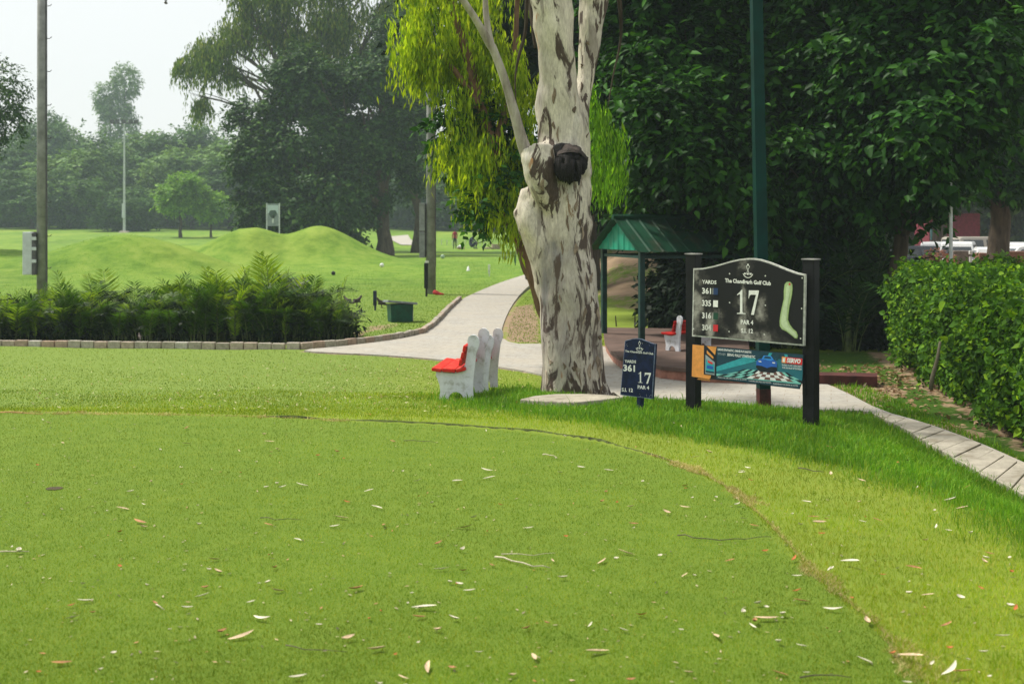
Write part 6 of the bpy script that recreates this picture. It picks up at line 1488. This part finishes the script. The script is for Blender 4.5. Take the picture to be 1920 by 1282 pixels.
for ps, mt, r, lab in tw:
    q = [G(*p) + Vector((0, 0, .014)) for p in ps]; c0 = q[0].copy(); q2 = []
    for a, b_ in zip(q[:-1], q[1:]): q2 += [a - c0, a.lerp(b_, .5) - c0 + Vector((rd.uniform(-.006, .006), rd.uniform(-.01, .01), rd.uniform(0, .01)))]
    q2.append(q[-1] - c0); o = MB().tube(q2, list(np.linspace(r, r * .4, len(q2))), 6).build('twig', mt, smooth=True); o.location = c0; tag(o, lab, 'twig')
# the old cup hole on the turf
p = G(102, 917); o = MB().tube([p + Vector((0, 0, -.03)), p + Vector((0, 0, .004))], [.05, .062], 12).build('divot', plain('bare_soil', (.05, .035, .02), .95, var=.3)); tag(o, 'small dark round divot in the turf at the left', 'divot'); o.scale.x = 1.0

# ------------------------------------------------------------------ birds
M_bird = plain('dark_plumage', (.05, .035, .03), .7, var=.2); M_beak = plain('yellow_beak', (.5, .35, .05), .5)
def bird(label, px, py, heading, cat='bird'):
    g0 = G(px, py); root = empty('myna_bird', g0, label, cat, rz=heading)
    mb = MB(); q = interp_path([(-.17, 0, .035, .004), (-.10, 0, .065, .018), (-.04, 0, .09, .034), (.02, 0, .115, .042), (.06, 0, .145, .034), (.085, 0, .175, .022), (.10, 0, .195, .026), (.118, 0, .198, .018), (.13, 0, .196, .006)], 26)
    mb.tube([Vector(v[:3]) for v in q], [max(.003, v[3]) for v in q], 12)
    for s in (-1, 1): mb.tube([(.0, s * .015, .09), (.005, s * .018, .045), (-.005, s * .02, .0)], [.012, .006, .004], 5); mb.tube([(-.02, s * .02, .003), (.03, s * .02, .003)], .004, 5)
    mb.build('body', M_bird, root, smooth=True)
    mb = MB(); mb.tube([(.128, 0, .196), (.155, 0, .190)], [.007, .001], 6); mb.build('beak', M_beak, root)
    for s in (-1, 1): 
        w_ = MB().ball((-.035, s * .036, .10), (.085, .010, .03), seg=10, rings=6); w_.v = [tuple(Matrix.Rotation(.35, 3, 'Y') @ Vector(v)) for v in w_.v]; w_.build('wing', M_bird, root, smooth=True)
    root.scale = (1.35,) * 3; return root
bird('dark bird on the grass, farthest left of three beside the palm row', 652, 573, 2.6); bird('dark bird on the grass, middle of three left of the litter box', 669, 573, .6); bird('dark bird pecking right beside the green litter box', 716, 577, 3.6)
bd = bird('small dark bird walking along the brick kerb', 262, 652, 2.0); bd.scale = (.7, .7, .7); bd.location.z = .13
p = Pt(311, 6, 60); root = empty('flying_bird', p, 'small bird flying in the pale sky at the top left', 'bird')
mb = MB(); mb.ball((0, 0, 0), (.07, .18, .06), seg=10, rings=8); mb.add([(0, .05, .02), (.10, -.02, .20), (.12, -.12, .36), (.02, -.10, .05)], [(0, 1, 2, 3)]); mb.add([(0, .05, .02), (-.10, -.02, .18), (-.02, -.12, .30), (-.02, -.10, .05)], [(0, 1, 2, 3)]); mb.build('body', M_bird, root, smooth=True)

# ------------------------------------------------------------------ people far off
def person(label, loc, rz, joints, radii, edges, bands, hair=True, name='person'):
    root = empty(name, loc, label, 'person', rz=rz)
    me = bpy.data.meshes.new('body'); me.from_pydata(joints, edges, []); o = link('body', me, root)
    sk = o.modifiers.new('s', 'SKIN'); 
    if not me.skin_vertices: 
        bm_ = bmesh.new(); bm_.from_mesh(me); bm_.verts.layers.skin.verify(); bm_.to_mesh(me); bm_.free()
    for i, r in enumerate(radii): me.skin_vertices[0].data[i].radius = (r, r) if not hasattr(r, '__len__') else r
    me.skin_vertices[0].data[0].use_root = True
    ss = o.modifiers.new('u', 'SUBSURF'); ss.levels = 1; ss.render_levels = 1
    dg = bpy.context.evaluated_depsgraph_get(); dg.update(); m2 = bpy.data.meshes.new_from_object(o.evaluated_get(dg)); o.modifiers.clear(); o.data = m2
    for _, mt in bands: m2.materials.append(mt)
    for p in m2.polygons:
        p.use_smooth = True; c_ = p.center; 
        for i, (fn, _) in enumerate(bands):
            if fn(c_): p.material_index = i; break
    return root
M_skin = plain('brown_skin', (.16, .08, .05), .6); M_shirt = plain('red_shirt', (.30, .015, .03), .8); M_trs = plain('dark_trousers', (.012, .014, .022), .8); M_hair = plain('black_hair', (.01, .008, .007), .6); M_navyc = plain('navy_clothes', (.012, .016, .04), .85); M_wh = plain('white_glove', (.6, .6, .58), .6)
J = [(0, 0, .93), (0, 0, 1.10), (0, 0, 1.28), (0, 0, 1.44), (0, 0, 1.54), (0, -.01, 1.64), (0, -.01, 1.73),
     (.19, 0, 1.40), (.24, -.03, 1.14), (.22, -.16, .95), (.215, -.22, .87), (-.19, 0, 1.40), (-.24, .02, 1.13), (-.22, -.06, .90), (-.215, -.09, .81),
     (.09, 0, .88), (.10, -.02, .50), (.11, .02, .09), (.12, -.12, .04), (-.09, 0, .88), (-.12, .03, .50), (-.14, .06, .09), (-.15, -.08, .04)]
Rr = [.14, .125, .15, .12, .055, .085, .07, .06, .045, .035, .03, .06, .045, .035, .03, .095, .065, .045, .04, .095, .065, .045, .04]
E = [(0, 1), (1, 2), (2, 3), (3, 4), (4, 5), (5, 6), (3, 7), (7, 8), (8, 9), (9, 10), (3, 11), (11, 12), (12, 13), (13, 14), (0, 15), (15, 16), (16, 17), (17, 18), (0, 19), (19, 20), (20, 21), (21, 22)]
g0 = G(853, 467)
r_ = person('standing person in a red shirt and dark trousers on the far lawn', g0, R(-20), J, Rr, E, [(lambda c: c.z < .06, M_hair), (lambda c: c.z < .97 and abs(c.x) < .2, M_trs), (lambda c: c.z > 1.5 or c.z < .93, M_skin), (lambda c: True, M_shirt)])
MB().ball((0, .015, 1.69), (.095, .105, .10), seg=14, rings=10).build('hair', M_hair, r_, smooth=True)
k = g0.y / F; s = 38 * k / 1.78; r_.scale = (s, s, s)
# crouching figure: knees up, back bent
J2 = [(0, .10, .22), (0, .16, .42), (0, .12, .62), (0, .04, .76), (0, -.04, .84), (0, -.10, .92), (0, -.13, .99),
      (.2, .02, .70), (.26, -.16, .50), (.14, -.32, .42), (.06, -.36, .40), (-.2, .02, .70), (-.26, -.16, .50), (-.14, -.32, .42), (-.06, -.36, .40),
      (.12, .05, .20), (.20, -.28, .46), (.18, -.16, .08), (.19, -.30, .04), (-.12, .05, .20), (-.20, -.28, .46), (-.18, -.16, .08), (-.19, -.30, .04)]
g0 = G(886, 467)
r_ = person('person in dark clothes sitting hunched on the far lawn, seen from the side', g0, R(70), J2, Rr, E, [(lambda c: c.z < .05, M_hair), (lambda c: c.z > .86 or (c.y < -.33 and .36 < c.z < .46), M_skin), (lambda c: True, M_navyc)])
MB().ball((0, -.09, .965), (.10, .105, .095), seg=14, rings=10).build('hair', M_hair, r_, smooth=True)
k = g0.y / F; s = 28 * k / 1.03; r_.scale = (s, s, s)
g0 = Vector(((991 - CX) / F * 54, 54, .03)); r_ = person('person in dark clothes walking on the path, mostly hidden by the leaning trunk', (g0.x, g0.y, g0.z), R(160), J, Rr, E, [(lambda c: c.z < .06, M_hair), (lambda c: c.z < .97 and abs(c.x) < .2, M_trs), (lambda c: c.z > 1.5 or c.z < .93, M_skin), (lambda c: True, M_navyc)])
MB().ball((0, .015, 1.69), (.095, .105, .10), seg=14, rings=10).build('hair', M_hair, r_, smooth=True)
# their things
def thing_box(name, label, cat, px, py, dx, dy, dz, mat, rz=.2):
    g0 = G(px, py); k = g0.y / F; o = MB().box((0, 0, dz * k / 2), (dx * k, dy, dz * k), taper=1.12).build(name, mat, bevel=.02); o.location = g0; o.rotation_euler.z = rz; return tag(o, label, cat), k
M_card = plain('cardboard', (.30, .23, .19), .85, var=.15); M_cloth = plain('cream_cloth', (.58, .48, .36), .9, var=.1)
g0 = G(864, 467); k = g0.y / F; root = empty('laundry_basket', g0, 'round tray heaped with white cloth beside the standing person', 'basket')
MB().tube([(0, 0, 0), (0, 0, .14)], [.28, .36], 16).build('tray', plain('clay_tray', (.35, .2, .13), .8), root, smooth=True); MB().ball((0, 0, .17), (.30, .28, .20), nz=.35, seed=4, seg=16, rings=10).build('white_heap', M_wh, root, smooth=True)
thing_box('flat_box', 'low pale box on the far lawn between the sitting person and the big carton', 'box', 915, 467, 14, .5, 3.5, M_cloth)
g0 = G(930, 467); k = g0.y / F; root = empty('open_carton', g0, 'open brown carton with raised flaps on the far lawn', 'carton', rz=.15)
MB().box((0, 0, 4.5 * k), (14 * k, .55, 9 * k), taper=1.08).build('carton_body', M_card, root, bevel=.01)
for s_, a in ((-1, -.5), (1, .45)):
    o = MB().box((0, 0, .09), (.02, .5, .18)).build('flap', M_card, root); o.location = (s_ * 7.4 * k, 0, 9 * k); o.rotation_euler = (0, a, 0)
# range stakes across the far lawn
gM = plain('pale_stake_paint', (.55, .62, .5), .6); protoS = None
for i, px in enumerate((828, 838, 848, 858, 872, 900, 907, 944, 956, 972, 985)):
    p = G(px, 459 + (i % 3)); 
    if protoS is None:
        protoS = empty('range_stake', p, 'x', 'stake', 'white range stakes across the far lawn'); MB().box((0, 0, .2), (.07, .07, .44)).build('stake_shaft', gM, protoS); MB().box((0, 0, .46), (.10, .10, .08)).build('stake_head', capw_m, protoS); o = protoS
    else: o = copy_tree(protoS)
    o.location = p; tag(o, '%s white range stake from the left in the line across the far lawn' % ORD[i])

# ------------------------------------------------------------------ car park beyond the hedge
M_glass = plain('dark_car_glass', (.02, .025, .03), .12, var=.05, spec=.8); M_tyre = plain('tyre_rubber', (.012, .012, .012), .85); M_rim = plain('alloy_rim', (.35, .35, .36), .35, metal=.7); M_lampr = plain('red_tail_lamp', (.40, .01, .01), .3, spec=.6); M_lampw = plain('head_lamp', (.65, .67, .68), .2, spec=.7); M_plate = plain('number_plate', (.6, .6, .55), .5); M_trim = plain('black_trim', (.02, .02, .02), .6)
def car(label, px, Y, rz, colr, L_=3.9, Wd=1.68, Hh=1.55, boxy=.0, zg=None):
    x = (px - CX) / F * Y; root = empty('parked_car', (x, Y, h(x, Y)), label, 'car', 'cars parked beyond the hedge', rz)
    paint = plain('car_paint_' + label.split()[0], colr, .25, var=.03, spec=.6)
    hl = L_ / 2
    lower = [(-hl, .32), (-hl + .03, .62), (-hl + .08, .86), (-hl + .35, .92), (hl - 1.05, .93), (hl - .35, .82), (hl - .06, .68), (hl, .45), (hl - .02, .28), (-hl + .06, .24)]
    mb = MB(); n = len(lower); ws = [1.0, 1, .97, .93, .93, .95, .97, 1, 1, 1]
    V = [(x_, -Wd / 2 * w_, z_) for (x_, z_), w_ in zip(lower, ws)] + [(x_, Wd / 2 * w_, z_) for (x_, z_), w_ in zip(lower, ws)]
    mb.add(V, [tuple(range(n)), tuple(reversed(range(n, 2 * n)))] + [(i, i + n, (i + 1) % n + n, (i + 1) % n) for i in range(n)]); mb.build('body', paint, root, bevel=.05)
    r0, r1, f1, f0 = -hl + .10, -hl + .38 - .2 * boxy, hl - 1.75, hl - 1.0
    P4 = [(r0, .90), (r1, Hh - .06), (r1 + .15, Hh), (f1 - .1, Hh), (f1 + .05, Hh - .05), (f0, .90)]; n = 6; wt = [.93, .76, .72, .72, .76, .93]
    V = [(x_, -Wd / 2 * w_, z_) for (x_, z_), w_ in zip(P4, wt)] + [(x_, Wd / 2 * w_, z_) for (x_, z_), w_ in zip(P4, wt)]
    mb = MB().add(V, [tuple(range(n)), tuple(reversed(range(n, 2 * n)))] + [(i, i + n, (i + 1) % n + n, (i + 1) % n) for i in range(n)]); mb.build('roof', paint, root, bevel=.04)
    def lerp(a, b, t): return [a[i] + (b[i] - a[i]) * t for i in range(3)]
    # rear and front glass, side glass laid just proud of the cabin
    def pane(name, quad, push):
        c = Vector((0, 0, 0)); 
        for q in quad: c += Vector(q) / 4
        V = [Vector(q).lerp(c, .10) + Vector(push) for q in quad]; W_ = [v - Vector(push) * 1.2 for v in V]
        MB().add(V + W_, [(0, 1, 2, 3), (7, 6, 5, 4), (0, 4, 5, 1), (1, 5, 6, 2), (2, 6, 7, 3), (3, 7, 4, 0)]).build(name, M_glass, root)
    w0, w1 = Wd / 2 * .90, Wd / 2 * .75
    pane('rear_window', [(r0 + .01, -w0, .93), (r0 + .01, w0, .93), (r1, w1, Hh - .10), (r1, -w1, Hh - .10)], (-.012, 0, .004))
    pane('windscreen', [(f0 - .02, -w0, .93), (f0 - .02, w0, .93), (f1 + .06, w1, Hh - .08), (f1 + .06, -w1, Hh - .08)], (.012, 0, .012))
    for s in (-1, 1):
        mid = (r0 + f0) / 2 - .1
        pane('side_window', [(r0 + .22, s * w0 * 1.03, .93), (mid - .04, s * w0 * 1.03, .93), (mid - .06, s * w1 * 1.02, Hh - .11), (r1 + .1, s * w1 * 1.02, Hh - .11)], (0, s * .014, .003))
        pane('side_window', [(mid + .04, s * w0 * 1.03, .93), (f0 - .2, s * w0 * 1.03, .93), (f1 - .05, s * w1 * 1.02, Hh - .11), (mid + .02, s * w1 * 1.02, Hh - .11)], (0, s * .014, .003))
        MB().box((-hl + .035, s * Wd * .41, .76), (.07, .16, .26)).build('tail_lamp', M_lampr, root, bevel=.02)
        MB().box((hl - .07, s * Wd * .36, .64), (.14, .32, .14)).build('head_lamp', M_lampw, root, bevel=.03)
        MB().box((f0 - .15, s * (Wd / 2 + .07), 1.0), (.12, .16, .12)).build('side_mirror', paint, root, bevel=.03)
    for s in (-1, 1):
        for xx in (-hl + .72, hl - .72):
            wl = MB().tube([(xx, s * (Wd / 2 - .19), .30), (xx, s * (Wd / 2 + .01), .30)], [.30, .30], 20).build('wheel', M_tyre, root, bevel=.02)
            MB().tube([(xx, s * (Wd / 2 + .005), .30), (xx, s * (Wd / 2 + .02), .30)], [.19, .17], 12).build('rim', M_rim, wl)
    MB().box((-hl - .006, 0, .60), (.02, .42, .11)).build('number_plate', M_plate, root); MB().box((-hl + .02, 0, .38), (.10, Wd * .9, .16)).build('bumper', M_trim, root, bevel=.03)
    MB().box((hl - .0, 0, .50), (.06, Wd * .55, .16)).build('grille', M_trim, root, bevel=.02)
    return root
wht, slv, bge, drk = (.62, .63, .63), (.42, .43, .44), (.34, .31, .26), (.02, .025, .035)
car('silver hatchback, leftmost of the pale cars beyond the hedge', 1766, 58, R(62), slv, Hh=1.55)
car('white hatchback parked just right of the white pole', 1800, 57, R(66), wht, Hh=1.56)
car('beige tall van with a row of side windows, left of the dark tree trunk', 1846, 60, R(20), bge, 4.2, 1.75, 1.72, boxy=1)
car('white small car right behind the dark tree trunk, blue shaded side', 1856, 52, R(75), wht, 3.7, 1.6, 1.42)
car('white hatchback with dark glass right of the dark tree trunk', 1900, 52, R(200), wht, 3.9, 1.66, 1.44)
car('dark car with a shining headlamp in the shade left of the pale cars', 1686, 56, R(195), drk, 4.0, 1.7, 1.45)
car('pale car cut by the right edge beyond the hedge', 1955, 55, R(30), slv, 4.0, 1.7, 1.5)
# brown planters, red hut, flowers
M_brw = plain('brown_plaster', (.20, .10, .065), .85, var=.2, scale=3, bump=.2); M_maroon = plain('maroon_sheet', (.14, .015, .03), .6, var=.2)
def wallb(label, px, Y, wpx, y_top, mat, name='low_wall', cat='wall', dy=.5):
    x = (px - CX) / F * Y; z = h(x, Y); k = Y / F; hh = CAMZ - (y_top - HY) * k - z
    o = MB().box((0, 0, hh / 2 - .1), (wpx * k, dy, hh + .2)).build(name, mat, bevel=.03); o.location = (x, Y, z); return tag(o, label, cat)
wallb('brown plastered pillar in front of the white car, left of the trunk', 1840, 46, 17, 474, M_brw, 'pillar', 'pillar')
wallb('low brown wall right of the dark trunk beyond the hedge', 1902, 45, 46, 471, M_brw)
wallb('grey brown wall piece under the white hatchback by the pole', 1800, 47, 34, 470, plain('grey_plaster', (.17, .14, .12), .85, var=.2))
x = (1790 - CX) / F * 82; root = empty('maroon_hut', (x, 82, h(x, 82)), 'low maroon hut deep in the shade behind the parked cars', 'hut'); k = 82 / F
MB().box((0, 1.5, 1.55), (95 * k, 3, 3.2)).build('wall', M_maroon, root); MB().box((0, 1.5, 3.25), (104 * k, 3.6, .16)).build('roof', M_trim, root); MB().box((-1.0, -.03, 1.05), (.9, .05, 2.1)).build('door', plain('hut_door', (.05, .01, .015), .6), root)
MB().box((-40 * k, -.3, 1.9), (16 * k, .1, .9)).build('awning', plain('teal_awning', (.05, .16, .18), .6), root)
MB().box((-40 * k, -.36, 2.45), (18 * k, .08, .18)).build('orange_board', plain('orange_board', (.5, .13, .05), .6), root)
x = (1757 - CX) / F * 36; z = h(x, 36); root = empty('flower_bush', (x, 36, z), 'bush of salmon pink blossom just above the hedge by the white pole', 'bush')
V, Fq = crown_pts([(0, 0, 1.25, .42, .4, .42), (-.1, 0, .7, .45, .4, .5)], 140, 7, .2, .09, .7, seed=301, shell=.8); link('leaves', np_mesh('leaves', V, Fq, ML_dark), root)
V, Fq = crown_pts([(0, 0, 1.42, .36, .36, .24), (.22, 0, 1.35, .22, .3, .18)], 130, 7, .12, .07, .9, seed=302, shell=.35); link('blossom', np_mesh('blossom', V, Fq, leaf_mat('salmon_petal', (.55, .22, .16), (.65, .33, .24), (.6, .4, .3), trans=.2)), root)
MB().tube([(0, 0, -.1), (0, 0, 1.1)], .03, 6).build('stem', M_bark, root)
x = (1782 - CX) / F * 50; r_ = person('person in an orange top standing by the cars behind the white pole', (x, 50, h(x, 50)), R(30), J, Rr, E, [(lambda c: c.z < .97 and abs(c.x) < .2, M_trs), (lambda c: c.z > 1.5 or c.z < .93, M_skin), (lambda c: True, plain('orange_top', (.55, .12, .03), .8))])
MB().ball((0, .015, 1.69), (.095, .105, .10), seg=14, rings=10).build('hair', M_hair, r_, smooth=True); r_.scale = (.78,) * 3
x = (1820 - CX) / F * 44; root = empty('bollard', (x, 44, h(x, 44)), 'short white bollard in two tiers behind the hedge', 'bollard'); k = 44 / F; zq = lambda y: CAMZ - (y - HY) * k - root.location.z
MB().tube([(0, 0, -.1), (0, 0, zq(481))], .05, 10).build('stem', capw_m, root); MB().box((0, 0, (zq(470) + zq(477)) / 2), (.11, .11, .13)).build('cap', capw_m, root, bevel=.02)
x = (1882 - CX) / F * 24; root = empty('weed_plant', (x, 24, 0), 'bright big leaved plant sticking up above the hedge by the dark trunk', 'plant')
V, Fq = crown_pts([(0, 0, 1.55, .34, .3, .24), (.1, 0, 1.3, .3, .3, .3)], 60, 7, .22, .15, .75, seed=303, shell=.8); link('leaves', np_mesh('leaves', V, Fq, ML_lime), root)
MB().tube([(0, 0, -.1), (0, 0, 1.5)], .02, 6).build('stem', M_pstem, root)
# ------------------------------------------------------------------ the hazy air
m = bpy.data.materials.new('haze_air'); m.use_nodes = True; t = m.node_tree; t.nodes.clear()
o_ = t.nodes.new('ShaderNodeOutputMaterial'); pv = t.nodes.new('ShaderNodeVolumePrincipled')
pv.inputs['Color'].default_value = (.60, .71, .80, 1); pv.inputs['Density'].default_value = .0007; pv.inputs['Anisotropy'].default_value = .0
t.links.new(pv.outputs[0], o_.inputs['Volume'])
hz = MB().box((-20, 155, 19), (420, 350, 44)).build('haze', m); tag(hz, kind='stuff')
